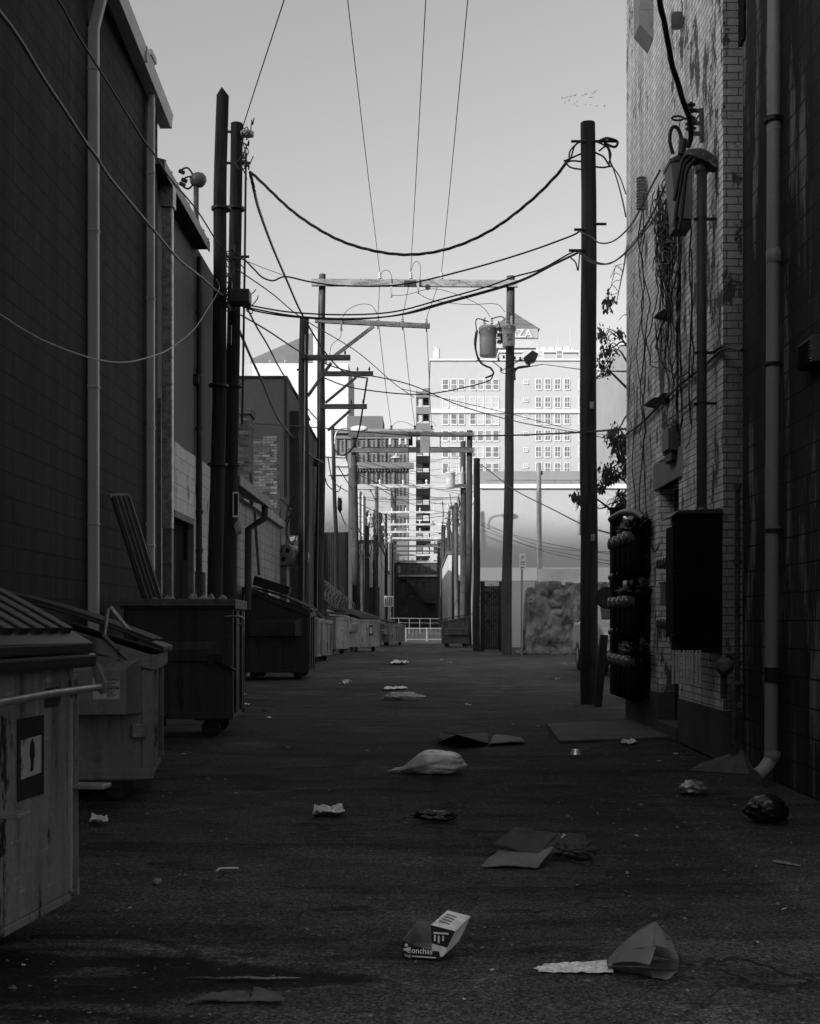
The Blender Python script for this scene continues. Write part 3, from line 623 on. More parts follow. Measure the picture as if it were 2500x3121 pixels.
b = MB(); b.prism([(xx(1270, 170), 170, zz(1708, 170)), (xx(1318, 170), 170, zz(1708, 170)), (xx(1318, 170), 170, zz(1672, 170)), (xx(1230, 170), 170, zz(1672, 170)), (xx(1230, 170), 170, zz(1702, 170))], (0, .3, 0))
# tall block on the right beyond the brick corner
rt = thing('slab_block', 'plain grey slab block edge beside the peeling brick wall', 'building', (16, 120, 0)); D7 = 120.0
b = MB(); b.box(xx(1893, D7), xx(1893, D7)+14, D7, D7+20, 0, zz(1052, D7)); b.build('wall', mat('slab_grey', .19, .1, .4, .85, bump=0), rt)
b = MB(); b.box(xx(1890, D7), xx(1893, D7)+14, D7-.2, D7+20, zz(1052, D7), zz(1046, D7)); b.build('coping', m_twr2, rt)
# ================================================================== middle distance, left
m_cind = masonry('grey_cinder_block', .26, .4, .2, .006, .07, .2, .35, .1, .5)
m_obr = masonry('old_brick', .13, .215, .075, .009, .10, .3, .2, .55, .8, chips=.05, chip_a=.3)
m_obr2 = masonry('patchy_pale_brick', .24, .215, .075, .009, .10, .35, .2, .6, .8, chips=.1, chip_a=.07)
cb = thing('canopy_building', 'low block building with sloping tin canopy and brick chimneys', 'building', (-5, 28, 0))
WC = -3.9
b = MB(); b.box(-10, WC, 21.0, 33.4, 0, 3.86); b.build('wall', m_cind, cb)
b = MB(); b.box(-10, WC+.12, 25.6, 33.5, 3.86, 4.06); b.build('coping', mat('pale_coping', .3, .25, 3), cb, bev=.01)
b = MB(); b.prism([(-3.2, 21.3, 3.72), (-3.2, 25.5, 3.72), (-5.2, 25.5, 4.5), (-5.2, 21.3, 4.5)], (0, 0, .09)); b.build('canopy', mat('dark_tin', .03, .3, 3, .7), cb)
b = MB(); b.prism([(-3.19, 21.25, 3.66), (-3.19, 25.55, 3.66), (-3.19, 25.55, 3.86), (-3.19, 21.25, 3.84)], (-.03, 0, 0)); b.prism([(-3.22, 25.51, 3.66), (-5.2, 25.51, 4.44), (-5.2, 25.51, 4.62), (-3.22, 25.51, 3.86)], (0, .04, 0)); b.build('fascia', mat('stained_fascia', .22, .45, 5, .7, chips=.35, chip_a=.06), cb)
b = MB(); p0 = Vector((-3.28, 25.3, 3.7)); b.tube([p0, p0+Vector((0, 0, -.28)), P(757, 1612, 25.3), P(756, 1860, 25.3)], .075, 10, smooth=True); b.build('downspout', mat('dark_pipe', .05, .3, 4, .6), cb)
b = MB(); b.bar(P(776, 1560, 26.3), P(789, 1752, 25.8), .05, .05); b.build('prop', m_iron, cb)
b = MB(); b.box(-4.05, -3.95+.06, 21.2, 22.4, 0, 3.7); b.build('side_pier', m_cind, cb)
for (y0, y1, z0, z1) in ((26.2, 27.3, .9, 2.0), (29.6, 31.4, .2, 2.3)):
    b = MB(); b.box(WC-.02, WC+.03, y0, y1, z0, z1); w_ = b.build('window', m_iron, cb, bev=.01); g = MB(); g.box(WC+.03, WC+.035, y0+.1, y1-.1, z0+.1, z1-.1); g.build('pane', m_glass, w_)
b = MB(); b.box(-4.16, xx(760, 27), 27, 27.7, 3.9, zz(1262, 27)); b.box(-4.2, xx(762, 27)+.02, 26.96, 27.74, zz(1262, 27), zz(1243, 27)); b.build('chimney', m_obr, cb)
b = MB(); x0, x1 = xx(757, 34), xx(851, 34)
b.prism([(x0-.2, 33.45, 4.0), (x1, 33.45, 4.0), (x1, 33.45, zz(1338, 34)), (x1-.38, 33.45, zz(1340, 34)), (x1-.38, 33.45, zz(1348, 34)), (x0+.2, 33.45, zz(1346, 34)), (x0-.2, 33.45, zz(1340, 34))], (0, .5, 0)); b.box(x1-.32, x1+.02, 33.35, 33.98, 3.9, zz(1440, 34)); b.build('parapet_wall', m_obr2, cb)
b = MB(); b.tube([P(768, 1540, 26.6), P(763, 1440, 26.6)], .04, 6); b.build('vent_pipe', m_iron, cb)
# exhaust fan drum on the wall beyond
fan = thing('exhaust_drum', 'round exhaust duct with holed end plate wrapped in plastic', 'duct', P(868, 1690, 34))
c0 = P(866, 1690, 33.6); ax = Vector((.6, .8, -.08)).normalized(); ax = Vector((.5, .85, -.1)).normalized()
b = MB(); b.lathe([(.30, 0), (.31, .02), (.31, .8), (.28, .82)], c0, ax, 20); b.build('drum', mat('cloudy_plastic', .2, .4, 5, .4, bump=.4), fan)
b = MB(); b.lathe([(.29, -.015), (.29, .0)], c0, ax, 20); b.build('end_plate', mat('drum_plate', .13, .3, 5), fan)
sdx = ax.cross(Vector((0, 0, 1))).normalized(); upx = sdx.cross(ax)
for q in (sdx*.13+upx*.1, sdx*-.13+upx*.1, upx*-.13): b = MB(); b.lathe([(.07, -.02), (.07, -.012)], c0+q, ax, 12); b.build('hole', m_void, fan)
b = MB(); b.box(-4.1, -3.75, 33.7, 34.2, 1.6, 3.1); b.build('wall_box', m_grey_paint, fan, bev=.02)
# pipes with electrical tangle at the wall end
pp = thing('pipe_riser', 'pair of thin wall pipes with weatherhead past the block wall', 'pipe', (-3.95, 33.9, 0))
for u, v in ((852, 1530), (876, 1560)):
    b = MB(); d = 34.3; b.tube([P(u, 1885, d), P(u, v, d), P(u+4, v-12, d), P(u+10, v-6, d)], .055, 8); b.build('pipe', mat('pale_pipe', .2, .3, 4), pp)
for k, q in enumerate(([(862, 1525), (885, 1560), (872, 1620), (890, 1660)], [(880, 1545), (900, 1500), (893, 1440)], [(860, 1600), (890, 1570), (905, 1620), (885, 1680)])):
    b = MB(); b.tube(spline(uvd(q, 34.2), 6), .018, 5); b.build('loose_wire', m_cable, pp)
# tall dark flat-fronted building
db = thing('dark_flat_building', 'dark flat-fronted building with black roof edge, left side', 'building', (-7, 40, 0)); D8 = 38.0
m_dk = mat('dark_smooth_wall', .085, .12, .8, .8, bump=.2, fine=6)
xa = xx(872, D8); b = MB(); b.box(-12, xa, D8, 46, 0, zz(1152, D8)); b.build('wall', m_dk, db)
b = MB(); b.box(-12, xa+.05, D8-.05, 46, zz(1152, D8), zz(1146, D8)); b.box(xa-.06, xa+.04, D8-.04, D8, 5.2, zz(1152, D8)); b.build('roof_edge', m_black, db)
b = MB(); b.box(xa, xa+.32, D8+1.2, 46, 0, zz(1232, D8)); b.build('annexe', mat('rough_dark_wall', .055, .3, 1.5, .8), db)
b = MB(); b.box(xa+.3, xa+.37, D8+1.15, 46, zz(1234, D8), zz(1228, D8)); b.build('annexe_edge', m_conc, db)
b = MB(); b.tube([(xa+.42, D8+2.5, 0), (xa+.42, D8+2.5, zz(1340, D8))], .07, 8); b.build('downspout', m_black, db)
b = MB(); b.box(xa+.3, xa+.34, D8+2.0, D8+2.4, zz(1470, D8), zz(1400, D8)); b.build('window', m_glass, db)
b = MB(); b.box(-4.3, -3.7, 37.0, 37.9, zz(1700, 37), zz(1672, 37)+.4); b.build('wall_cabinet', m_grey_paint, db, bev=.02)
fl = thing('wall_floodlight', 'small pale floodlight on the wall behind the holed drum', 'floodlight', P(893, 1645, 36))
b = MB(); b.prism([P(880, 1640, 36), P(904, 1632, 36), P(902, 1646, 36), P(886, 1652, 36)], (0, .25, 0)); b.build('lamp_housing', m_white_paint, fl, bev=.01); b = MB(); b.bar(P(882, 1650, 36.1), P(872, 1680, 36.3), .04, .04); b.build('bracket', m_iron, fl)
# white rendered building with tin fence in front
wb = thing('white_gable_building', 'white rendered building lit at the top behind the left poles', 'building', (-6, 60, 0)); D9 = 58.0
b = MB(); b.prism([P(900, 1900, D9), P(1062, 1900, D9), P(1062, 1420, D9), P(1052, 1393, D9), P(900, 1386, D9)], (0, 2.6, 0)); b.box(-9, -3.6, 60.6, 68, 0, 3.3); b.build('wall', mat('white_render', .36, .1, .4, .85, bump=.15, stretch=(1, 1, .2), fine=5), wb)
b = MB(); b.prism([P(900, 1387, D9-.1), P(1052, 1394, D9-.1), P(1052, 1390, D9-.1), P(900, 1382, D9-.1)], (0, 2.75, 0)); b.build('roof_edge', mat('pale_edge', .4, .2, 2), wb)
b = MB(); b.box(xx(1000, D9), xx(1058, D9), D9-.12, D9-.002, zz(1448, D9), zz(1443, D9)); b.box(xx(1012, D9), xx(1060, D9), D9-.1, D9-.002, zz(1422, D9), zz(1418, D9)); b.build('string_course', mat('pale_edge', .4), wb)
tf = thing('tin_fence', 'tall corrugated tin fence under the white building', 'fence', (-5, 54, 0)); D10 = 54.0; b = MB(); xa, xb = xx(925, D10), xx(1062, D10); n = 46
pts = [(xa+(xb-xa)*i/n, D10+(.03 if i % 2 else -.03)) for i in range(n+1)]; zt = zz(1622, D10)
vs = [(x, y, z) for z in (0, zt) for x, y in pts]+[(x, y+.02, z) for z in (0, zt) for x, y in pts]; o_ = 2*(n+1)
b.add(vs, [(i, i+1, n+2+i, n+1+i) for i in range(n)]+[(o_+i, o_+n+1+i, o_+n+2+i, o_+i+1) for i in range(n)]+[(n+1+i, n+2+i, o_+n+2+i, o_+n+1+i) for i in range(n)]); b.build('sheeting', mat('tin_sheet', .13, .25, 1.2, .6, .3, stretch=(3, 1, .3)), tf)
for u in (930, 985, 1055): b = MB(); b.box(xx(u, D10)-.05, xx(u, D10)+.05, D10-.14, D10-.04, 0, zt); b.build('post', m_iron, tf)
# razor wire over a chain-link return
rz = thing('razor_wire_fence', 'chain link panel topped with razor wire coils, left side', 'fence', (-3.6, 50, 0)); b = MB(); q = []
for i in range(260):
    a = i*.42; t = i/259; q.append((-4.2+1.2*t+.3*math.cos(a), 50.5+.3*math.sin(a*.5), 2.75-.9*t+.34*math.sin(a)))
b.tube(q, .011, 4); b.build('razor_coil', mat('bright_wire', .3, .2, 4, .4, .6), rz)
def chain(m, a, bq, h, z0, r=.006, s=.12):
    a, bq = Vector(a), Vector(bq); L = (bq-a).length; d = (bq-a).normalized(); k = -h
    while k < L:
        for sg in (1, -1):
            t0, t1 = (max(k, 0), min(k+h, L))
            if t1 > t0:
                za, zb_ = (t0-k, t1-k) if sg > 0 else (h-(t0-k), h-(t1-k)); m.bar(a+d*t0+Vector((0, 0, z0+za)), a+d*t1+Vector((0, 0, z0+zb_)), r*2, r*2)
        k += s
b = MB(); chain(b, (-4.4, 50.6, 0), (-3.2, 50.2, 0), 2.3, .1, .007, .16); b.build('mesh', m_iron, rz)
for x in (-4.4, -3.2): b = MB(); b.tube([(x, 50.4, 0), (x, 50.4, 2.7)], .035, 8); b.build('post', m_grey_paint, rz)

# ================================================================== middle distance, right
lb = thing('low_white_building', 'long low white building with flat roof across the right lot', 'building', (9, 64, 0)); D11 = 60.0
b = MB(); b.box(xx(1463, D11), 14.5, D11, 78, 0, zz(1489, D11)); b.build('wall', mat('white_stucco', .33, .05, .3, .85, bump=.2, fine=5), lb)
b = MB(); b.box(xx(1461, D11), 14.6, D11-.15, 78.1, zz(1489, D11), zz(1476, D11)); b.build('parapet_cap', mat('parapet_pale', .62, .1, 1), lb)
b = MB(); b.box(xx(1463, D11), 14.5, D11-.03, D11-.002, zz(1770, D11), zz(1730, D11)); b.build('pale_band', mat('pale_dado', .6, .05, .5), lb)
b = MB()
for k in range(7): x = xx(1490+50*k, D11+2); b.tube([(x, D11+2, zz(1478, D11+2)), (x, D11+2, zz(1462, D11+2))], .03, 5)
b.tube([(xx(1480, D11+2), D11+2, zz(1464, D11+2)), (13.5, D11+2, zz(1464, D11+2))], .03, 5); b.box(xx(1640, D11+5), xx(1775, D11+5), D11+5, D11+9, zz(1480, D11+5), zz(1470, D11+5)); b.build('roof_railing', m_grey_paint, lb)
b = MB(); b.tube([P(1766, 1628, D11-.1), P(1766, 1560, D11-.1), P(1772, 1556, D11-.1)], .07, 6); b.build('pipe', mat('pale_pipe', .2), lb)
gb = thing('grey_roofed_building', 'wide grey roof band of a building behind the low white one', 'building', (18, 140, 0)); D12 = 140.0
b = MB(); b.box(xx(1445, D12), xx(1905, D12), D12, D12+20, 0, zz(1478, D12)); b.build('wall', m_twr, gb)
b = MB(); b.prism([P(1445, 1478, D12), P(1905, 1478, D12), P(1905, 1478-24, D12), P(1790, 1436, D12), P(1445, 1436, D12)], (0, 20, 0)); b.build('roof', mat('grey_roof_band', .17, .1, .4, .8, bump=0), gb)
# rubble wall
def rubble():
    t = NT('rubble_stone'); v = t.coords(True); mp = t.n('ShaderNodeMapping'); mp.inputs['Scale'].default_value = (1, 1, 1.6); t.l(v, mp.inputs[0])
    nz = t.n('ShaderNodeTexNoise'); nz.inputs['Scale'].default_value = 2.2; nz.inputs['Detail'].default_value = 5; t.l(v, nz.inputs['Vector'])
    va = t.n('ShaderNodeVectorMath', operation='ADD'); t.l(mp.outputs[0], va.inputs[0]); t.l(nz.outputs['Color'], va.inputs[1])
    vc = t.n('ShaderNodeTexVoronoi'); vc.inputs['Scale'].default_value = 1.5; t.l(va.outputs[0], vc.inputs['Vector']); cbw = t.n('ShaderNodeRGBToBW'); t.l(vc.outputs['Color'], cbw.inputs[0])
    n = t.noise(v, 5, 6, .72); n2 = t.noise(v, .8, 4, .6); st = t.math('MULTIPLY', t.rng(vc.outputs['Distance'], .36, .46, 1, 0), t.rng(cbw.outputs[0], .3, .6, 0, 1))
    c = t.math('MULTIPLY', t.rng(n2, .3, .7, .17, .38), t.rng(n, .3, .7, .65, 1.3)); c = t.mix(t.math('MULTIPLY', st, .75), c, t.math('MULTIPLY', c, .45))
    return t.finish(c, .9, 0, t.math('ADD', t.math('MULTIPLY', st, .5), n), .9, .12, .2)
rw = thing('rubble_wall', 'crumbling rubble stone wall on the right beyond the poles', 'wall', (7, 47, 0)); m_rub = rubble(); b = MB(); rr = random.Random(11)
D13 = 47.0; prof = [(1600, 1985), (1604, 1860), (1608, 1805), (1616, 1790), (1630, 1788), (1634, 1806), (1641, 1772), (1700, 1769), (1760, 1776), (1830, 1772), (1900, 1775), (2000, 1775)]
def zt_(u):
    for (a, za), (c, zc) in zip(prof, prof[1:]):
        if a <= u <= c: return zz(za+(zc-za)*(u-a)/(c-a), D13)
n = 130; vs = []; rows_ = 26
for j in range(rows_+1):
    for i in range(n+1):
        u = 1602+(2000-1602)*i/n; z = max(.05, zt_(u))*j/rows_; nn = mnoise.noise(Vector((u*.03, z*1.4, 2))); vs.append((xx(u, D13)-.1*nn, D13+.35*(j/rows_)-.34*nn-.2*mnoise.noise(Vector((u*.07, z*2.6, 7)))-.09*mnoise.noise(Vector((u*.2, z*7, 3))), z))
for i in range(n+1): u = 1602+(2000-1602)*i/n; vs.append((xx(u, D13), D13+1.2, max(.05, zt_(u))+.05*rr.random()))
for i in range(n+1): u = 1602+(2000-1602)*i/n; vs.append((xx(u, D13), D13+1.3, 0))
b.add(vs, [(j*(n+1)+i, j*(n+1)+i+1, (j+1)*(n+1)+i+1, (j+1)*(n+1)+i) for j in range(rows_+2) for i in range(n)], True); 
for i in range(48):
    u = rr.uniform(1612, 1990); z = rr.uniform(.1, max(.2, zt_(u)-.15)); s = rr.uniform(.1, .34); b.blob((xx(u, D13), D13+.16+.3*z/3-.02, z), (s, .13, s*rr.uniform(.45, .8)), 2, .35, 2, i)
b.build('stonework', m_rub, rw)
b = MB(); b.box(xx(1648, D13), 9.6, D13+.5, D13+.9, zz(1776, D13)-.1, zz(1731, D13)); b.build('rendered_cap', mat('pale_render_cap', .62, .15, 1.2), rw)
b = MB()
for i in range(110):
    x = 3.8+rr.random()**1.8*4.5; y = D13-rr.uniform(.1, 1.4); s = rr.uniform(.04, .2); b.blob((x, y, s*.3), (s, s*.8, s*.6), 1, .3, seed=i)
b.build('fallen_rubble', mat('rubble_chips', .13, .4, 3), rw)
# dark fence with vine between pole and wall
vf = thing('vine_fence', 'dark board fence overgrown with dead vine beside the tall pole', 'fence', (2.9, 50, 0)); D14 = 52.0
b = MB()
for k in range(9):
    u0 = 1467+k*7; b.box(xx(u0, D14), xx(u0+6.4, D14), D14, D14+.03, .05, zz(1786, D14))
b.build('boards', mat('dark_boards', .022, .4, 3), vf)
for u in (1456, 1471, 1528): b = MB(); b.box(xx(u, D14)-.09, xx(u, D14)+.09, D14-.12, D14+.06, 0, zz(1772, D14)); b.build('post', m_pole_mid, vf)
b = MB(); rr = random.Random(4)
for i in range(46):
    p = Vector((xx(rr.uniform(1462, 1532), D14), D14-.08, rr.uniform(.6, 2.6))); q = [p]
    for k in range(6): p = p+Vector((rr.uniform(-.2, .2), rr.uniform(-.06, .04), rr.uniform(-.1, .22))); q.append(p)
    b.tube(q, .012, 4, smooth=False)
b.build('vine', m_iron, vf)
# parking sign
sg = thing('parking_sign', 'small white arrow sign on a thin post beside the rubble wall', 'sign', G(1592, 2006)); ds = F*EYE/106
b = MB(); b.tube([(xx(1589, ds), ds, 0), (xx(1592, ds), ds, zz(1684, ds))], .028, 8); b.build('post', m_grey_paint, sg)
b = MB(); b.box(xx(1583, ds), xx(1602, ds), ds-.05, ds-.035, zz(1736, ds), zz(1686, ds)); bo = b.build('sign_plate', mat('sign_white', .6, .1, 5, .4), sg, bev=.004)
textmesh('P', .17, m_black, bo, 'letter', (xx(1592.5, ds), ds-.052, zz(1705, ds)), (1, 0, 0), (0, 0, 1), .001)
b = MB(); b.box(xx(1586, ds), xx(1599, ds), ds-.054, ds-.051, zz(1715, ds), zz(1712, ds)); b.box(xx(1586, ds), xx(1599, ds), ds-.054, ds-.051, zz(1722, ds), zz(1720, ds)); b.prism([P(1586, 1730, ds-.051), P(1591, 1726, ds-.051), P(1591, 1734, ds-.051)], (0, -.003, 0)); b.box(xx(1591, ds), xx(1599, ds), ds-.054, ds-.051, zz(1731, ds), zz(1729, ds)); b.build('print', m_black, bo)
# white railing closing the alley and the sign on its post
ra = thing('railing', 'white metal railing across the far end of the alley', 'railing', (.3, 79.5, 0)); D15 = 79.5; xa, xb = xx(1237, D15), xx(1352, D15); zt = zz(1914, D15); m_rail = mat('rail_white', .15, .05, 2, .5, bump=0)
for x in (xa, (xa+xb)/2+.15, xb): b = MB(); b.box(x-.05, x+.05, D15-.05, D15+.05, 0, zt+.03); b.build('post', m_rail, ra)
b = MB(); b.box(xa, xb, D15-.03, D15+.03, zt-.06, zt+.005); b.build('top_rail', m_rail, ra); b = MB(); b.box(xa, xb, D15-.02, D15+.02, .12, .17); b.build('bottom_rail', m_rail, ra)
for i in range(1, 28): b = MB(); x = xa+(xb-xa)*i/28; b.box(x-.009, x+.009, D15-.009, D15+.009, .17, zt-.06); b.build('baluster', m_rail, ra)
sg2 = thing('notice_sign', 'square white framed notice panel on a post near the far bins', 'sign', (xx(1178, 66), 66, 0)); d = 66.0
b = MB(); b.tube([(xx(1172, d), d, 0), (xx(1176, d), d, zz(1812, d))], .04, 6); b.build('post', m_grey_paint, sg2)
b = MB(); b.box(xx(1171, d), xx(1199, d), d-.08, d-.04, zz(1849, d), zz(1817, d)); fr_ = b.build('panel', m_white_paint, sg2)
for k in range(4): b = MB(); x = xx(1174+k*6, d); b.box(x, x+.08, d-.085, d-.081, zz(1846, d), zz(1820, d)); b.build('stripe', mat('grey_print', .12), fr_)
hs = thing('far_handrail', 'thin grey chain fence line in front of the dark end building', 'fence', (0, 150, 0)); d = 150.0
b = MB(); b.tube([P(1182, 1884, d), P(1346, 1886, d)], .05, 5); b.tube([P(1182, 1898, d), P(1346, 1899, d)], .03, 5)
b.build('rail', m_grey_paint, hs)
for k in range(6): b = MB(); u = 1184+32*k; b.tube([(xx(u, d), d, 0), P(u, 1884, d)], .04, 5); b.build('post', m_grey_paint, hs)
# ================================================================== utility poles
def pole_mesh(p0, p1, r0, r1, seed=0, top='flat', rings=26, n=14):
    p0, p1 = Vector(p0), Vector(p1); m = MB(); vs = []; ax = (p1-p0).normalized()
    for i in range(rings+1):
        t = i/rings; c = p0.lerp(p1, t); r = r0+(r1-r0)*t
        c = c+Vector((mnoise.noise(Vector((t*3, seed, 1)))*.05, mnoise.noise(Vector((t*3, seed, 9)))*.05, 0))*(0 if i in (0,) else 1)
        for k in range(n):
            a = 2*math.pi*k/n; q = r*(1+.06*mnoise.noise(Vector((math.cos(a)*2, math.sin(a)*2, t*9+seed*7)))); vs.append(c+Vector((math.cos(a)*q, math.sin(a)*q, 0)))
    m.add(vs, [(i*n+k, i*n+(k+1) % n, (i+1)*n+(k+1) % n, (i+1)*n+k) for i in range(rings) for k in range(n)], True)
    last = vs[-n:]
    if top == 'flat': m.add(last, [list(range(n))])
    else:
        c = sum(last, Vector())/n; ridge = [c+Vector((0, -r1*.9, r1*1.1)), c+Vector((0, r1*.9, r1*1.1))]
        m.add(last+ridge, [(k, (k+1) % n, n+(0 if math.sin(2*math.pi*(k+.5)/n) < 0 else 1)) for k in range(n)]+[(0, n, n+1), (n//2, n+1, n)])
    return m
def rad(wpx, d): return wpx*d/F/2
def insul(par, p, h=.22, r=.07, m=None, discs=3, name='insulator', up=(0, 0, 1)):
    pr = [(r*.3, 0)]
    for k in range(discs):
        z = h*(k+.15)/discs; s = h/discs; pr += [(r*.4, z), (r*(1-.12*k), z+s*.25), (r*(1-.12*k), z+s*.4), (r*.4, z+s*.7)]
    b = MB(); b.lathe(pr+[(r*.35, h)], p, up, 10); return b.build(name, m or m_porc, par)
def bolt(par, a, bq, r=.02): b = MB(); b.tube([a, bq], r, 6); b.build('bolt', m_iron, par)
def pole(label, u_b, d, u_t, v_t, wb, wt, m, seed, top='flat', group=None, name='utility_pole'):
    p0 = Vector((xx(u_b, d), d, -.05)); p1 = P(u_t, v_t, d); t = thing(name, label, 'utility pole', (p0.x, d, 0), group=group)
    pole_mesh(p0, p1, rad(wb, d), rad(wt, d), seed, top).build('pole', m, t); return t, p0, p1
GP = 'utility poles along the alley'
# near left pair
pa, a0, a1 = pole('dark pole with pointed top, left one of the near pair', 653, 19.0, 679, 292, 49, 38, m_pole_dark, 1, 'point', GP)
pb_, b0, b1 = pole('dark flat-topped pole close beside the pointed pole', 694, 20.0, 722, 377, 46, 37, m_pole_dark, 2, 'flat', GP)
def onp(p0, p1, v, d): z = zz(v, d); return p0.lerp(p1, (z-p0.z)/(p1.z-p0.z))
for v in (405, 500, 785): q = onp(b0, b1, v, 20.0); bolt(pb_, q+Vector((-.25, -.05, 0)), q+Vector((.25, -.05, 0)), .022)
b = MB(); q = onp(b0, b1, 412, 20.0); b.tube([q+Vector((.1, -.1, -.02)), q+Vector((.2, -.12, -.02)), q+Vector((.3, -.12, -.04))], [.06, .07, .05], 10); b.build('clevis_insulator', mat('grey_insulator', .25), pb_)
b = MB(); q = onp(b0, b1, 1540, 20.0); b.box(q.x+.12-.05, q.x+.12+.05, 19.78, 19.81, q.z-.22, q.z+.2); w_ = b.build('tag_plate', m_black, pb_)
b = MB()
for (x0_, x1_, z0_, z1_) in ((-.05, .05, .17, .2), (-.05, .05, -.22, -.19), (-.05, -.035, -.19, .17), (.035, .05, -.19, .17)): b.box(q.x+.12+x0_, q.x+.12+x1_, 19.775, 19.779, q.z+z0_, q.z+z1_)
b.build('tag_border', m_white_paint, w_)
b = MB(); b.blob((q.x+.16, 19.8, q.z-.38), (.07, .05, .13), 2, .4, 3, 4); b.build('torn_bag', mat('thin_plastic', .35, .2, 6, .4), pb_)
b = MB(); q = onp(a0, a1, 905, 19.0); b.box(q.x+.17, q.x+.5, 18.75, 19.05, q.z-.15, q.z+.07); b.build('splice_box', m_iron, pa, bev=.02)
for v in (880, 895, 1010, 1040): q = onp(a0, a1, v, 19.0); b = MB(); b.box(q.x+.16, q.x+.22, 18.8, 18.86, q.z-.1, q.z+.06); b.build('clamp', m_iron, pa)
# conduit on pole, loose tangles round the pair
rr = random.Random(21)
b = MB(); b.tube([onp(b0, b1, 480, 20)+Vector((.19, -.2, 0)), onp(b0, b1, 800, 20)+Vector((.2, -.2, 0)), onp(b0, b1, 1300, 20)+Vector((.2, -.2, 0))], .02, 6); b.build('riser_cable', m_cable, pb_)
for c, n, s in ((( 748, 470), 9, 30), ((690, 880), 12, 40), ((700, 790), 8, 30), ((760, 415), 5, 22), ((735, 905), 7, 26)):
    for k in range(n):
        q = []; u, v = c[0]+rr.uniform(-s, s)*.4, c[1]+rr.uniform(-s, s)
        for j in range(5): q.append(P(u, v, 19.6+rr.uniform(-.1, .1))); u += rr.uniform(-s, s)*.6; v += rr.uniform(-s, s)
        b = MB(); b.tube(spline(q, 5), .009, 5); b.build('tangled_wire', m_cable, pb_)
for t_, p_, q_, d_ in ((pa, a0, a1, 19.0), (pb_, b0, b1, 20.0)):
    for v in (640, 1180, 1420): q = onp(p_, q_, v, d_); b = MB(); b.lathe([(.155, 0), (.158, .04)], (q.x, d_, q.z), n=16); b.build('metal_band', m_iron, t_)
# near right pole
pr, r0_, r1_ = pole('thick dark pole standing in front of the peeling brick wall', 1798, 17.9, 1792, 375, 56, 45, m_pole_dark, 3, 'flat', GP)
for v, l, r_ in ((437, .26, .42), (705, .22, .0), (688, 0, .26), (768, .3, 0)): q = onp(r0_, r1_, v, 17.9); bolt(pr, q+Vector((-l, -.08, 0)), q+Vector((r_, -.08, 0)), .02)
q = onp(r0_, r1_, 437, 17.9); b = MB(); b.tube(spline([q+Vector((.16, -.1, .0)), q+Vector((.27, -.12, .03)), q+Vector((.42, -.12, -.02)), q+Vector((.38, -.12, -.1)), q+Vector((.22, -.12, -.04))], 5), .02, 6); b.build('cable_clamp', m_iron, pr)
for k, pts in enumerate(([(1772, 430), (1752, 445), (1738, 485), (1718, 490)], [(1772, 468), (1740, 482), (1722, 490)], [(1772, 492), (1745, 490), (1728, 496), (1740, 510), (1772, 516)], [(1815, 430), (1838, 440), (1855, 455), (1860, 490), (1868, 510)], [(1815, 465), (1840, 478), (1858, 505)], [(1815, 508), (1840, 510), (1866, 505)], [(1826, 460), (1850, 445), (1862, 470), (1856, 500)], [(1755, 440), (1738, 460), (1735, 480)])):
    b = MB(); b.tube(spline(uvd(pts, 17.75), 6), .013, 6); b.build('tail_wire', m_cable, pr)
for v, du in ((1240, 5), (1640, 7)): b = MB(); q = onp(r0_, r1_, v, 17.9); b.box(q.x+du*.005-.03, q.x+du*.005+.03, 17.9-.155, 17.9-.13, q.z-.05, q.z+.05); b.build('pole_tag', m_galv, pr)
lp_ = thing('leaning_post', 'thin dark post leaning beside the thick right pole', 'post', (xx(1825, 17.3), 17.3, 0))
b = MB(); b.bar((xx(1822, 17.3), 17.3, -.02), P(1842, 1935, 17.3), .13, .1); b.build('timber', m_pole_dark, lp_)
# mid left pole with one crossarm
pc_, c0_, c1_ = pole('split dark pole with one short crossarm, left row', 922, 33.6, 928, 969, 33, 28, m_pole_mid, 4, 'flat', GP)
b = MB(); b.bar(P(932, 1090, 33.45), P(1068, 1090, 33.45), .12, .14); b.build('crossarm', m_arm_dark, pc_); b = MB(); b.bar(P(938, 1208, 33.5), P(1010, 1106, 33.4), .05, .08); b.build('brace', m_arm_dark, pc_)
b = MB(); b.tube([P(931, 1020, 33.4), P(925, 1850, 33.4)], .022, 6); b.build('ground_wire', mat('pale_wire', .2), pc_)
insul(pc_, P(1052, 1083, 33.45), .16, .03, m_iron, 1, 'pin'); b = MB(); b.box(xx(918, 33.3), xx(932, 33.3), 33.3, 33.42, zz(1094, 33.3), zz(1082, 33.3)); b.build('bolt_plate', m_iron, pc_)
for v in (1127, 1405): b = MB(); q = P(905, v, 33.4); b.tube([P(912, v, 33.4), q], .03, 6); b.build('step_pin', m_iron, pc_)

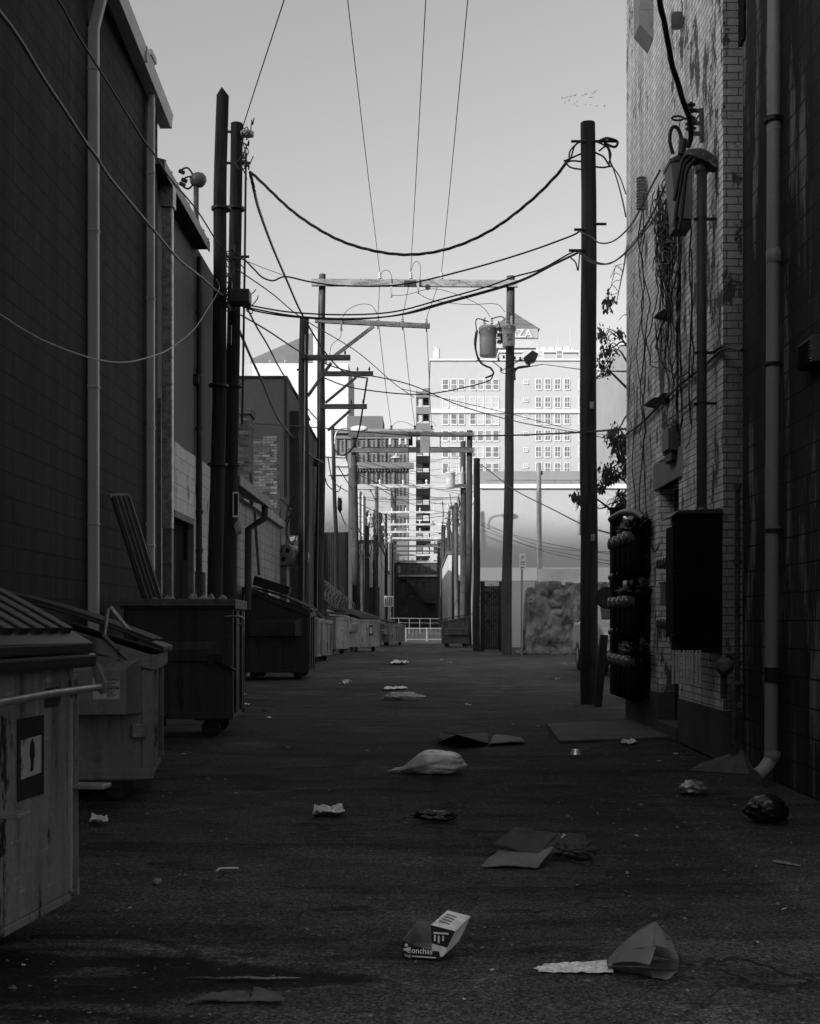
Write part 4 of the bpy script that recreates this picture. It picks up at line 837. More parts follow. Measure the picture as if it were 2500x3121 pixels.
# H-frame
hf = thing('pole_frame', 'tall twin-pole frame with long pale crossarm and two transformers', 'pole frame', (0, 44.6, 0)); DH = 44.6
d0_, d1_ = Vector((xx(971, DH), DH, -.05)), P(983, 836, DH); e0_, e1_ = Vector((xx(1545, DH), DH, -.05)), P(1557, 842, DH)
pole_mesh(d0_, d1_, rad(33, DH), rad(20, DH), 5).build('pole', m_pole_pale, hf); pole_mesh(e0_, e1_, rad(32, DH), rad(25, DH), 6).build('pole', m_pole_pale, hf)
b = MB(); yA = DH-.27; b.bar(P(950, 861, yA), P(1578, 865, yA), .14, .25); b.build('crossarm', m_arm_pale, hf)
b = MB(); b.bar(P(1232, 863, yA-.075), P(1268, 863, yA-.075), .02, .2); b.build('arm_plate', m_iron, hf)
b = MB(); y2 = DH-.3; b.bar(P(961, 976, y2), P(1311, 994, y2), .14, .17); b.build('side_arm', m_arm_pale, hf); b = MB(); b.bar(P(1021, 1084, y2), P(1139, 994, y2-.05), .1, .12); b.build('brace', m_arm_pale, hf)
for k, (u0, u1, v, ub, vb, uc, vc) in enumerate(((985, 1138, 1139, 1086, 1150, 992, 1228), (989, 1119, 1239, 1069, 1250, 1000, 1312))):
    b = MB(); b.bar(P(u0-14, v, y2), P(u1, v, y2), .13, .17); b.build('crossarm', m_arm_dark, hf); b = MB(); b.bar(P(ub, vb, y2-.1), P(uc, vc, y2), .06, .09); b.build('brace', m_arm_dark, hf)
    for u in (u1-12, u1-48): insul(hf, P(u, v-7, y2), .18, .04, m_iron, 1, 'pin')
PI = [(1158, 851), (1252, 851), (1346, 852)]
for u, v in PI: insul(hf, P(u, v, yA), .26, .085, None, 3)
SI = [(1152, 984), (1227, 988), (1300, 992)]
for u, v in SI: insul(hf, P(u, v, y2), .28, .08, None, 4); b = MB(); b.tube([P(u, v+3, y2), P(u, v+19, y2)], .02, 6); b.build('pin', m_iron, hf)
for u, v in ((1193, 874), (1275, 862), (1041, 976)):
    b = MB(); y = yA-.12; b.bar(P(u, v-8, y), P(u, v+24, y), .07, .07); b.tube([P(u-1, v+24, y), P(u, v+32, y)], .045, 6); b.build('cutout', m_can, hf)
b = MB(); b.lathe([(.1, 0), (.1, .08)], P(1304, 876, yA-.02), (0, -1, 0), 12); b.build('arm_disc', m_iron, hf)
def transformer(par, u0, u1, v0_, v1_, d, txt=None):
    c = P((u0+u1)/2, v1_, d); r = rad(u1-u0, d); h = zz(v0_, d)-zz(v1_, d); b = MB()
    b.lathe([(r*.9, 0), (r*.95, .03), (r*.97, h*.5), (r, h*.86), (r*1.06, h*.87), (r*1.06, h*.91), (r*.95, h*.97), (r*.5, h)], c, n=22)
    b.box(c.x-.05, c.x+.05, c.y-r*1.03, c.y-r*.9, c.z+h*.76, c.z+h*.85); t = b.build('transformer', m_can, par)
    for dx in (-.18, .2): insul(t, c+Vector((dx*r*2.2, -.02, h*.95)), .36, .075, None, 4, 'bushing')
    b = MB(); b.box(c.x-.07, c.x+.07, c.y+r*.8, c.y+r*1.3, c.z+h*.25, c.z+h*.34); b.box(c.x-.07, c.x+.07, c.y+r*.8, c.y+r*1.3, c.z+h*.7, c.z+h*.8); b.build('mount', m_iron, t)
    for sx in (-1, 1): b = MB(); b.box(c.x+sx*r*.98-.03, c.x+sx*r*.98+.03, c.y-.05, c.y+.05, c.z+h*.74, c.z+h*.82); b.build('lifting_lug', m_can, t)
    return t, c, r, h
t1, c1, rr1, h1 = transformer(hf, 1461, 1514, 992, 1086, DH-.25)
t2, c2, rr2, h2 = transformer(hf, 1531, 1571, 989, 1058, DH-.62)
textmesh('2KV', .17, m_black, t2, 'marking', (c2.x, c2.y-rr2-.012, c2.z+h2*.40), (1, 0, 0), (0, 0, 1), .004); textmesh('10', .16, m_black, t2, 'marking', (c2.x, c2.y-rr2-.012, c2.z+h2*.22), (1, 0, 0), (0, 0, 1), .004)
b = MB(); b.tube(spline(uvd([(1455, 1006), (1450, 1060), (1462, 1100), (1482, 1116), (1496, 1122), (1504, 1140), (1480, 1152)], DH-.4), 6), .035, 6); b.build('secondary_lead', m_cable, hf)
b = MB(); b.tube(spline(uvd([(1451, 1010), (1447, 1050), (1458, 1098)], DH-.5), 6), .025, 6); b.build('secondary_lead', m_cable, hf)
b = MB(); b.tube(spline(uvd([(1490, 980), (1454, 972), (1452, 1000), (1456, 1012)], DH-.4), 6), .02, 6); b.build('primary_lead', m_cable, hf)
for k, q in enumerate(([(1496, 972), (1530, 965), (1545, 985)], [(1520, 1000), (1528, 1030), (1524, 1050)], [(1519, 978), (1528, 1010), (1531, 1045)])): b = MB(); b.tube(spline(uvd(q, DH-.55), 5), .02, 6); b.build('jumper', m_cable, hf)
for v in (1010, 1028, 1048): b = MB(); b.box(xx(1514, DH), xx(1534, DH), DH-.5, DH-.2, zz(v+3, DH), zz(v-3, DH)); b.build('bracket', m_iron, hf)
b = MB(); b.tube(spline(uvd([(1569, 1158), (1569, 1132), (1582, 1120), (1610, 1116), (1614, 1108)], DH-.3), 6), .045, 8); b.build('lamp_arm', m_iron, hf)
b = MB(); b.prism([P(1598, 1088, DH-.5), P(1624, 1066, DH-.5), P(1642, 1078, DH-.5), P(1634, 1098, DH-.5), P(1608, 1105, DH-.5)], (0, .45, 0)); b.build('floodlight', m_iron, hf, bev=.03)
for q in ([(1452, 1098), (1500, 1101), (1542, 1100), (1600, 1098)], [(1525, 1132), (1560, 1112), (1600, 1090)], [(1525, 1133), (1545, 1138), (1572, 1120)], [(1500, 1100), (1528, 1122)], [(1560, 1126), (1600, 1120), (1655, 1110)]):
    b = MB(); b.tube(spline(uvd(q, DH-.35), 5), .016, 5); b.build('service_wire', m_cable, hf)
for u, v in ((1460, 1100), (1520, 1101), (1536, 1093), (1570, 1096), (1586, 1098), (1528, 1130)): insul(hf, P(u, v, DH-.35), .12, .06, m_iron, 2, 'spool')
b = MB(); b.tube([P(979, 900, DH-.3), P(966, 1900, DH-.45)], .02, 5); b.build('ground_wire', mat('pale_wire', .2), hf)
for v in (1405, 1420): b = MB(); b.lathe([(rad(32, DH)+.02, 0), (rad(32, DH)+.02, .12)], (xx(969 if v < 1410 else 968, DH), DH, zz(v, DH)), n=14); b.build('band', m_iron, hf)

# second twin-pole frame, double crossarms
h2 = thing('pole_frame', 'twin-pole frame with two dark ladder-like crossarms, past the streetlamp', 'pole frame', (-.5, 64, 0)); D = 64.0
pole_mesh((xx(1088, D), D, 0), P(1078, 1334, D), rad(28, D), rad(17, D), 8).build('pole', m_pole_mid, h2); pole_mesh((xx(1427, D), D, 0), P(1432, 1312, D), rad(21, D), rad(17, D), 9).build('pole', m_pole_mid, h2)
for v0_, v1_ in ((1321, 1334), (1369, 1382)):
    b = MB(); b.box(xx(1063, D), xx(1443, D), D-.45, D-.3, zz(v1_, D), zz(v0_, D)); b.build('crossarm', m_arm_dark, h2)
    b = MB(); b.box(xx(1244, D), xx(1281, D), D-.47, D-.45, zz(v1_, D), zz(v0_, D)); b.build('arm_plate', m_black, h2)
b = MB(); b.box(xx(1281, D), xx(1309, D), D-.5, D-.47, zz(1384, D), zz(1330, D)); b.build('panel', m_grey_paint, h2)
for u in (1165, 1342, 1090): b = MB(); b.box(xx(u-2, D), xx(u+2, D), D-.4, D-.3, zz(1369, D), zz(1334, D)); b.build('spacer', m_arm_dark, h2)
b = MB(); b.box(xx(1075, D), xx(1323, D), D-.35, D-.2, zz(1318, D), zz(1310, D)); b.build('crossarm', m_arm_pale, h2)
b = MB(); b.box(xx(1065, D), xx(1425, D), D+.6, D+.75, zz(1366, D), zz(1357, D)); b.build('crossarm', m_arm_pale, h2)
PI2 = [(1193, 1311), (1265, 1311), (1316, 1311)]
for u, v in PI2: insul(h2, P(u, v, D-.3), .25, .1, m_iron, 2)
for u, v in ((1190, 1358), (1220, 1358), (1238, 1358)): insul(h2, P(u, v-2, D-.5), .35, .12, None, 3)
b = MB(); b.lathe([(.32, 0), (.3, .06), (.1, .16), (.06, .3)], P(1208, 1398, D-.6), n=14); b.build('lamp', m_can, h2)

# street lamp on a leaning pale pole
sl_ = thing('street_lamp', 'pale leaning pole with a cobra-head street lamp', 'street lamp', (xx(1030, 53), 53, 0)); D = 53.0
pole_mesh((xx(1033, D), D, 0), P(1014, 1300, D), rad(14, D), rad(11, D), 12).build('pole', m_pole_pale, sl_)
b = MB(); b.tube(spline(uvd([(1021, 1352), (1024, 1322), (1040, 1308), (1072, 1303)], D-.2), 6), .035, 6); b.build('arm', m_galv, sl_)
b = MB(); b.blob(P(1096, 1307, D-.2), (.4, .16, .15), 2, .05); b.build('lamp_head', m_white_paint, sl_)
b = MB(); b.blob(P(1036, 1540, D-.3), (.12, .12, .35), 2, .4, 2, 3); b.build('cable_bundle', m_cable, sl_)

# further poles and frames, each a thing of its own
rq = random.Random(52)
for i in range(20):
    side = i % 2; d = 86+i*5.5; u = (U0-rq.uniform(3.0, 3.9)*F/d) if not side else (U0+rq.uniform(2.4, 3.3)*F/d); hgt = rq.uniform(9, 12.5); vt = V0-(hgt-EYE)*F/d
    t, q0, q1 = pole('one of the slim dark poles receding down both sides of the far alley', u, d, u+rq.uniform(-2, 2), vt, .27*F/d, .2*F/d, m_pole_mid, 60+i, group='slim poles receding down the far alley')
    for k in range(2):
        v = vt+rq.uniform(3, 30); b = MB(); s_ = rq.uniform(6, 16); b.bar(P(u-s_*(.3 if not side else 1), v, d-.2), P(u+s_*(1 if not side else .3), v+rq.uniform(-1, 1), d-.2), .09, .11); b.build('bracket', m_arm_dark, t)
    if rq.random() < .45: transformer(t, u+4, u+4+.5*F/d, vt+12, vt+12+.8*F/d, d-.4)
m_arm_far = wood('sun_bleached_arm', .36, .2, horiz=True)
def far_frame(label, d, u0, u1, v, uL, uR, vt, wl, arms=(), m=None, trans=()):
    t = thing('pole_frame', label, 'pole frame', ((xx(uL or uR, d)+xx(uR or uL, d))/2, d, 0), group='crossarm frames down the alley')
    for k, u in enumerate((uL, uR)):
        if u: pole_mesh((xx(u, d), d, 0), P(u+(2 if k == 0 else -1), vt[k], d), rad(wl, d)*1.1, rad(wl, d)*.85, d+k, rings=8, n=8).build('pole', m or m_pole_mid, t)
    for va, hh in ((v, .2),)+tuple(arms): b = MB(); b.box(xx(u0, d), xx(u1, d), d-.35, d-.22, zz(va, d)-hh/2, zz(va, d)+hh/2); b.build('crossarm', m_arm_far, t)
    for k in range(4): u = u0+(u1-u0)*(.2+.2*k); insul(t, P(u, v-2, d-.28), .4, .11, m_porc, 2)
    for (tu0, tu1, tv0, tv1) in trans: transformer(t, tu0, tu1, tv0, tv1, d-.6)
    return t
far_frame('third frame down the alley, grey can on its right pole', 74, 1087, 1443, 1483, 0, 1413, (1470, 1345), 19, trans=((1357, 1388, 1438, 1488), (1395, 1415, 1438, 1476)))
far_frame('frame with slim poles beyond the grey can, pale single arm', 118, 1152, 1366, 1562, 1146, 1391, (1470, 1532), 10)
far_frame('fourth low pale arm frame, poles near the sunlit brick end', 124, 1160, 1360, 1599, 1160, 1350, (1565, 1592), 9)
far_frame('short frame with two thin arms under the low wires', 140, 1168, 1356, 1622, 1167, 1352, (1600, 1610), 8, arms=((1641, .2),))
far_frame('narrow frame in front of the dark end building, dark upper arm', 160, 1188, 1346, 1647, 1178, 1340, (1625, 1640), 7, arms=((1665, .25), (1680, .2)))
far_frame('last thin frame against the dark end building, bright arm', 185, 1204, 1336, 1710, 1189, 1336, (1660, 1655), 6, arms=((1692, .3),))
far_frame('small can transformer frame at the far end, right side', 172, 1300, 1362, 1660, 0, 1337, (0, 1640), 6, trans=((1322, 1333, 1664, 1687), (1341, 1351, 1662, 1688)))
for (lb_, u, d, vt, wp, m) in (('short dark pole carrying a wire coil, left row', 1121, 88, 1556, 8, m_pole_mid), ('pale pole with a bent strut at its top, left row', 1147, 92, 1472, 11, m_pole_pale),
    ('mid grey pole left of the notice sign', 1157, 108, 1562, 8, m_pole_mid), ('thin pole directly behind the notice sign', 1187, 150, 1622, 5, m_pole_pale), ('dark round post right behind the second frame, left row', 1104, 72, 1690, 9, m_pole_dark),
    ('light pole with small box transformer, right row', 1370, 104, 1538, 7, m_pole_mid), ('thick pale pole beside the grey can, right row', 1393, 84, 1536, 13, m_pole_pale),
    ('slender grey pole left of the right dumpster', 1352, 120, 1600, 9, m_pole_mid), ('dark pole right of the far right dumpster', 1453, 51.5, 1397, 19, m_pole_mid), ('thin twin post between two right row poles', 1403, 110, 1655, 4, m_pole_dark)):
    t, q0, q1 = pole(lb_, u, d, u+(-3 if u in (1393, 1370) else 1), vt, wp*1.15, wp, m, u, group=GP)
    if u == 1370: transformer(t, 1361, 1374, 1542, 1577, d-.5)
    if u == 1147: b = MB(); b.bar(P(1132, 1497, d), P(1146, 1530, d), .08, .08); b.build('strut', m_arm_dark, t); insul(t, P(1130, 1499, d), .2, .1, m_iron, 2)
    if u == 1121: b = MB(); b.lathe([(.25, 0), (.32, .03), (.25, .06)], P(1132, 1578, d-.2), (0.3, -1, 0), 12); b.build('wire_coil', m_cable, t)
    if d > 80:
        for k in range(3): v = vt+12+18*k; b = MB(); b.bar(P(u-5, v, d-.2), P(u+7, v+rr.randint(-3, 3), d-.2), .05, .07); b.build('bracket', m_iron, t)
# short peeling post on the right lot
ps, _, _ = pole('short peeling pale post in front of the white building', 1647, 55, 1642, 1411, 17, 15, wood('peeling_post_paint', .36, .5), 31, group=GP)
b = MB(); b.box(xx(1649, 54.7), xx(1654, 54.7), 54.6, 54.75, zz(1447, 54.7), zz(1436, 54.7)); b.build('meter_tag', m_iron, ps)

# ================================================================== overhead cables
GC = 'overhead cables and wires'
def uvx(px, X): return [P(u, v, X*F/(u-U0)) for u, v in px]
def cable(label, pts, r, m=None, name='cable', n=8, sub=8, raw=False, twist=0):
    q = spline(pts, sub) if not raw else pts; b = MB()
    if twist:
        dense = []; 
        for a, c in zip(q, q[1:]):
            k = max(1, int((c-a).length/(twist/7))); dense += [a.lerp(c, i/k) for i in range(k)]
        dense.append(q[-1]); L = 0; ph = [0]
        for a, c in zip(dense, dense[1:]): L += (c-a).length; ph.append(L/twist*2*math.pi)
        for s in range(3):
            st_ = []
            for i, p in enumerate(dense):
                d = (dense[min(i+1, len(dense)-1)]-dense[max(i-1, 0)]).normalized(); sx = d.cross(Vector((0, .3, 1))).normalized(); sy = sx.cross(d); a = ph[i]+s*2.094
                st_.append(p+sx*(math.cos(a)*r*1.05)+sy*(math.sin(a)*r*1.05))
            b.tube(st_, r, 6)
    else: b.tube(q, r, n)
    o = b.build(name, m or m_cable); o['label'] = label; o['category'] = 'cable'; o['group'] = GC; return o
# primaries overhead
for (lb_, (iu, iv), (tu, td)) in (('thin power line rising to the top of the picture, left of three', PI[0], (1060, 24.5)), ('thin power line rising to the top of the picture, middle of three', PI[1], (1298, 24.4)), ('thin power line rising to the top of the picture, right of three', PI[2], (1426, 24.3))):
    p = P(iu, iv-21, yA); t = P(tu, 0, td); cable(lb_, [p, p.lerp(t, .5)+Vector((0, 0, -.06)), t, p.lerp(t, 1.5)+Vector((0, 0, .2)), p.lerp(t, 2.3)+Vector((0, 0, 1))], .011, name='power_line', n=6)
for i in range(3):
    a = P(PI[i][0], PI[i][1]-16, yA); s_ = P(SI[i][0], SI[i][1]-22, y2); e_ = P(PI2[i][0], PI2[i][1]-12, 63.7)
    cable('thin jumper line dropping between the two pale arms, %s' % ('near the left insulator', 'under the middle insulator', 'near the right insulator')[i], [a, a.lerp(s_, .5)+Vector((.01, 0, 0)), s_], .012, name='power_line', n=5)
    cable('thin line from the side arm on to the ladder-armed frame, %s' % ('leftmost', 'central', 'rightmost')[i], [s_, s_.lerp(e_, .5)+Vector((0, 0, -.25)), e_], .014, name='power_line', n=5)
for lb_, q, d in (('small looped jumper above the left pale-arm insulator', [(1160, 838), (1168, 826), (1182, 824), (1193, 838), (1194, 862)], yA-.1), ('small looped jumper above the middle pale-arm insulator', [(1254, 825), (1260, 804), (1272, 797), (1282, 812), (1280, 855)], yA-.1),
                  ('thin looped wire from a cutout to the side arm', [(1046, 965), (1060, 945), (1095, 928), (1130, 930), (1150, 955)], y2), ('thin drooping wire from cutout to left transformer', [(1195, 900), (1240, 898), (1320, 880), (1400, 900), (1470, 935), (1494, 965)], yA-.2),
                  ('thin drooping wire from cutout to right transformer', [(1276, 895), (1320, 915), (1420, 928), (1510, 926), (1540, 950)], yA-.2), ('thin tail hanging from the side arm cutout', [(1041, 1010), (1036, 1030), (1012, 1050), (1005, 1080)], y2),
                  ('small arc of wire over the ladder frame, left', [(1194, 1298), (1215, 1285), (1240, 1288), (1262, 1300)], 63.6), ('small arc of wire over the ladder frame, right', [(1266, 1298), (1290, 1284), (1318, 1286), (1330, 1300)], 63.6)):
    cable(lb_, uvd(q, d), .011, n=5, name='jumper_wire')
bt = P(762, 523, 19.7); pt = P(1764, 425, 17.7)
cable('thick twisted cable sagging deep between the left and right near poles', [bt]+uvd([(790, 548), (900, 650), (1020, 725), (1130, 762), (1245, 776), (1370, 757), (1500, 700), (1620, 610), (1700, 530)], 19.6, 17.9)+[P(1728, 492, 17.8)], .0125, twist=.75)
cable('twisted cable from the flat-topped pole down to the small crossarms', [bt]+uvd([(775, 580), (790, 640), (830, 750), (875, 855), (925, 965), (1000, 1085), (1060, 1140), (1120, 1152)], 19.9, 44.2), .015, twist=.7)
cable('dangling twisted cable from the crossarm to the street lamp pole', uvd([(1120, 1155), (1115, 1185), (1108, 1230), (1095, 1310), (1075, 1365), (1045, 1388), (1022, 1372), (1012, 1350)], 44.2, 54.5), .02, twist=.8)
cable('single wire running steeply off the top from the flat-topped pole', [P(738, 410, 19.9), P(745, 372, 19.8), P(866, 0, 16.9), P(866, 0, 16.9)+(P(866, 0, 16.9)-P(745, 372, 19.8))*2], .009, n=6)
cable('dark cable with a dip looping across from left pole to right pole', uvd([(690, 790), (739, 789), (774, 820), (800, 845), (833, 855), (871, 843), (948, 859), (1052, 871), (1225, 867), (1423, 822), (1600, 770), (1736, 721), (1767, 705)], 19.6, 17.8), .0135)
cable('pale thin line beside the dipping cable, left', uvd([(745, 793), (800, 815), (868, 840)], 19.8, 20.5), .006, m_cable_pale, n=5)
for lb_, q in (('upper of three dark cables crossing low between the near poles', [(734, 922), (760, 930), (884, 951), (1046, 959), (1200, 950), (1350, 911), (1480, 875), (1569, 843), (1650, 820), (1736, 773), (1764, 764)]),
               ('middle of three dark cables crossing low between the near poles', [(734, 926), (770, 940), (900, 963), (1046, 971), (1200, 962), (1350, 922), (1569, 860), (1680, 808), (1764, 768)]),
               ('lower of three dark cables crossing low between the near poles', [(735, 932), (790, 950), (900, 966), (1060, 974), (1230, 958), (1360, 924), (1569, 864), (1690, 806), (1764, 770)])):
    cable(lb_, uvd(q, 19.4, 17.8), .0125)
for lb_, q, r_ in (('upper slack cable from right pole to the brick wall box', [(1766, 705), (1800, 720), (1825, 739), (1855, 740), (1886, 724), (1920, 690), (1945, 650), (1985, 570), (2012, 520)], .010),
                   ('lower slack cable from right pole to the brick wall box', [(1766, 766), (1790, 785), (1822, 800), (1858, 803), (1900, 776), (1950, 715), (1990, 650), (2030, 560)], .011),
                   ('second lower slack cable from right pole to brick wall', [(1766, 768), (1785, 790), (1815, 803), (1850, 804), (1895, 782), (1960, 712), (2010, 640), (2035, 600)], .009)):
    cable(lb_, uvd(q, 17.6, 11.6), r_)
cable('thin pair of wires from the right pole top to the brick corner', uvd([(1868, 508), (1885, 560), (1900, 620), (1908, 660)], 17.6, 15.2), .010)
cable('second thin wire from the right pole top to the brick corner', uvd([(1868, 508), (1890, 540), (1908, 590)], 17.6, 15.2), .009)
cable('hanging black tail under the right pole clamp', uvd([(1740, 785), (1755, 800), (1762, 824), (1766, 790), (1768, 762)], 17.7), .010)
cable('thick black twisted service cable climbing in front of the brick wall', uvd([(2008, -60), (2014, 20), (2030, 90), (2043, 170), (2062, 240), (2078, 290), (2092, 335), (2104, 370), (2106, 410), (2098, 450)], 9.7, 10.5), .0125, twist=.8)
cable('thick black cable slanting over the dark block wall from upper left', uvx([(-80, -40), (0, 38), (60, 120), (130, 235), (200, 340), (262, 435), (292, 475), (330, 535), (400, 620), (480, 715), (545, 790), (590, 826), (620, 850), (662, 888), (690, 905)], -3.12), .0165, m_cable_pale)
cable('thinner black cable above it slanting over the dark block wall', uvx([(100, -110), (178, 0), (230, 95), (280, 175), (340, 270), (420, 400), (470, 470), (520, 545), (600, 640), (660, 735), (690, 775), (715, 800)], -3.14), .011)
cable('thin white rope sagging across the dark block wall', uvx([(-60, 925), (0, 958), (70, 1004), (150, 1045), (250, 1083), (310, 1098), (360, 1104), (410, 1100), (480, 1080), (520, 1060), (590, 1005), (640, 930), (668, 880), (660, 850)], -3.16), .007, mat('white_rope', .5, .15, 20))
cable('thick grey cable drooping from near pole to the tall frame pole', uvd([(690, 925), (716, 975), (735, 1020), (770, 1100), (800, 1165), (830, 1240), (862, 1297), (910, 1352), (950, 1390), (985, 1410)], 19.0, 44.3), .03, mat('grey_sheath', .07, .2, 4, .5))
cable('slim dark cable falling beside the thick grey drooping cable', uvd([(735, 890), (752, 935), (785, 1000), (816, 1052), (860, 1135), (910, 1207), (950, 1260), (988, 1298)], 19.8, 44.3), .02)
cable('long black wire from the left pole to the right side houses', uvd([(735, 960), (820, 1010), (920, 1075), (1010, 1115), (1085, 1136), (1250, 1172), (1400, 1235), (1540, 1276), (1660, 1302), (1760, 1318), (1860, 1338)], 19.8, 40), .014)
cable('straight black wire crossing diagonally from left pole, tied to another', uvd([(722, 820), (830, 895), (925, 972), (1090, 1073), (1200, 1167), (1262, 1211)], 19.8, 40), .012)
cable('second thin wire joining the long black wire to the right', uvd([(1225, 1185), (1400, 1225), (1560, 1262), (1690, 1296), (1775, 1316), (1880, 1330)], 33, 46), .010)
cable('level dark wire across the alley above the ladder frame', uvd([(760, 1290), (965, 1303), (1100, 1316), (1300, 1328), (1540, 1327), (1760, 1318), (1915, 1306)], 36, 15.5), .014)
cable('level cable right of the floodlight running to the brick wall', uvd([(1655, 1110), (1700, 1116), (1790, 1128), (1860, 1131), (1912, 1132)], 44, 15.2), .012)
cable('slack cable from transformer leads down to the left frame pole', uvd([(1504, 1140), (1490, 1160), (1420, 1180), (1310, 1200), (1220, 1200), (1100, 1186), (1040, 1172), (990, 1152)], 44.3, 44.3), .022)
cable('wire from the right pole lamp arm slanting to the white building', uvd([(1470, 1418), (1530, 1465), (1580, 1500), (1680, 1550), (1775, 1598), (1880, 1632)], 50, 18.5), .016)
for lb_, q in (('faint wire low over the rubble wall, first', [(1465, 1598), (1600, 1640), (1740, 1670), (1870, 1690)]), ('faint wire low over the rubble wall, second', [(1462, 1612), (1600, 1660), (1740, 1690), (1870, 1712)]), ('faint wire low over the rubble wall, third', [(1465, 1590), (1620, 1655), (1750, 1678), (1870, 1682)]), ('faint wire low over the rubble wall, lowest', [(1462, 1600), (1620, 1668), (1750, 1702), (1868, 1720)])):
    cable(lb_, uvd(q, 58, 30), .009, n=5)
rr = random.Random(41)
for i in range(16):
    u = rr.choice((1086, 1092, 1098, 1106, 1118, 1126, 1142, 1150, 1160, 1168)); v0_ = rr.uniform(1560, 1640); q = []; v = v0_
    while v < v0_+rr.uniform(90, 190): q.append((u+rr.uniform(-7, 7), v)); v += rr.uniform(22, 40)
    if len(q) > 2: o = cable('loose dark strand hanging among the far left poles', uvd(q, 66+i*1.6, 68+i*1.6), .03, n=4, sub=5, name='hanging_strand'); o['group'] = 'loose strands among the far left poles'
for i in range(10):
    u = rr.choice((1350, 1376, 1390, 1398, 1408, 1418)); v0_ = rr.uniform(1500, 1560); q = []; v = v0_
    while v < v0_+rr.uniform(80, 220): q.append((u+rr.uniform(-5, 5), v)); v += rr.uniform(25, 45)
    if len(q) > 2: o = cable('loose dark strand hanging among the far right poles', uvd(q, 70+i, 71+i), .03, n=4, sub=5, name='hanging_strand'); o['group'] = 'loose strands among the far right poles'
rr = random.Random(17)
near = ['ladder frame', 'street lamp', 'grey can', 'pale pole', 'short arm', 'dark end building', 'notice sign', 'stair tower', 'sunlit brick end', 'far right dumpster']
for i in range(22):
    u0 = rr.choice((1020, 1075, 1078, 1120, 1147)); v0_ = rr.uniform(1370, 1640); u1 = rr.choice((1350, 1395, 1415, 1432, 1450)); v1_ = v0_+rr.uniform(-30, 90) if v0_ < 1500 else v0_+rr.uniform(-40, 60)
    dd0 = rr.uniform(56, 90); dd1 = rr.uniform(62, 120); sag = rr.uniform(5, 28)
    q = [(u0, v0_), (u0+(u1-u0)*.3, v0_*.7+v1_*.3+sag*.85), (u0+(u1-u0)*.65, v0_*.35+v1_*.65+sag*.9), (u1, v1_)]
    o = cable('one of many fine wires crossing the alley between the far frames', uvd(q, dd0, dd1), rr.choice((.012, .015, .02)), n=4, sub=6, name='far_wire'); o['group'] = 'fine wires between the far frames'
for i, (q, d0, d1) in enumerate((([(1030, 1420), (1060, 1470), (1078, 1490), (1095, 1440), (1078, 1400)], 54, 62), ([(1000, 1395), (1010, 1450), (1018, 1470), (1045, 1490), (1060, 1480)], 46, 60), ([(1036, 1555), (1055, 1600), (1085, 1615), (1110, 1630)], 54, 64), ([(985, 1430), (1000, 1480), (1030, 1498), (1040, 1480)], 46, 54), ([(1085, 1630), (1100, 1680), (1120, 1700), (1140, 1685), (1150, 1660)], 64, 90), ([(1090, 1600), (1102, 1640), (1098, 1680), (1110, 1720)], 64, 66))):
    o = cable(('curled wire between the street lamp and ladder frame', 'pale loop from tall frame pole to the lamp pole', 'cable bundle dropping right from the lamp pole', 'short slack loop on the lamp pole', 'drooping loop behind the ladder frame pole', 'tangled strand down the ladder frame pole')[i], uvd(q, d0, d1), .025, n=5, name='slack_wire')
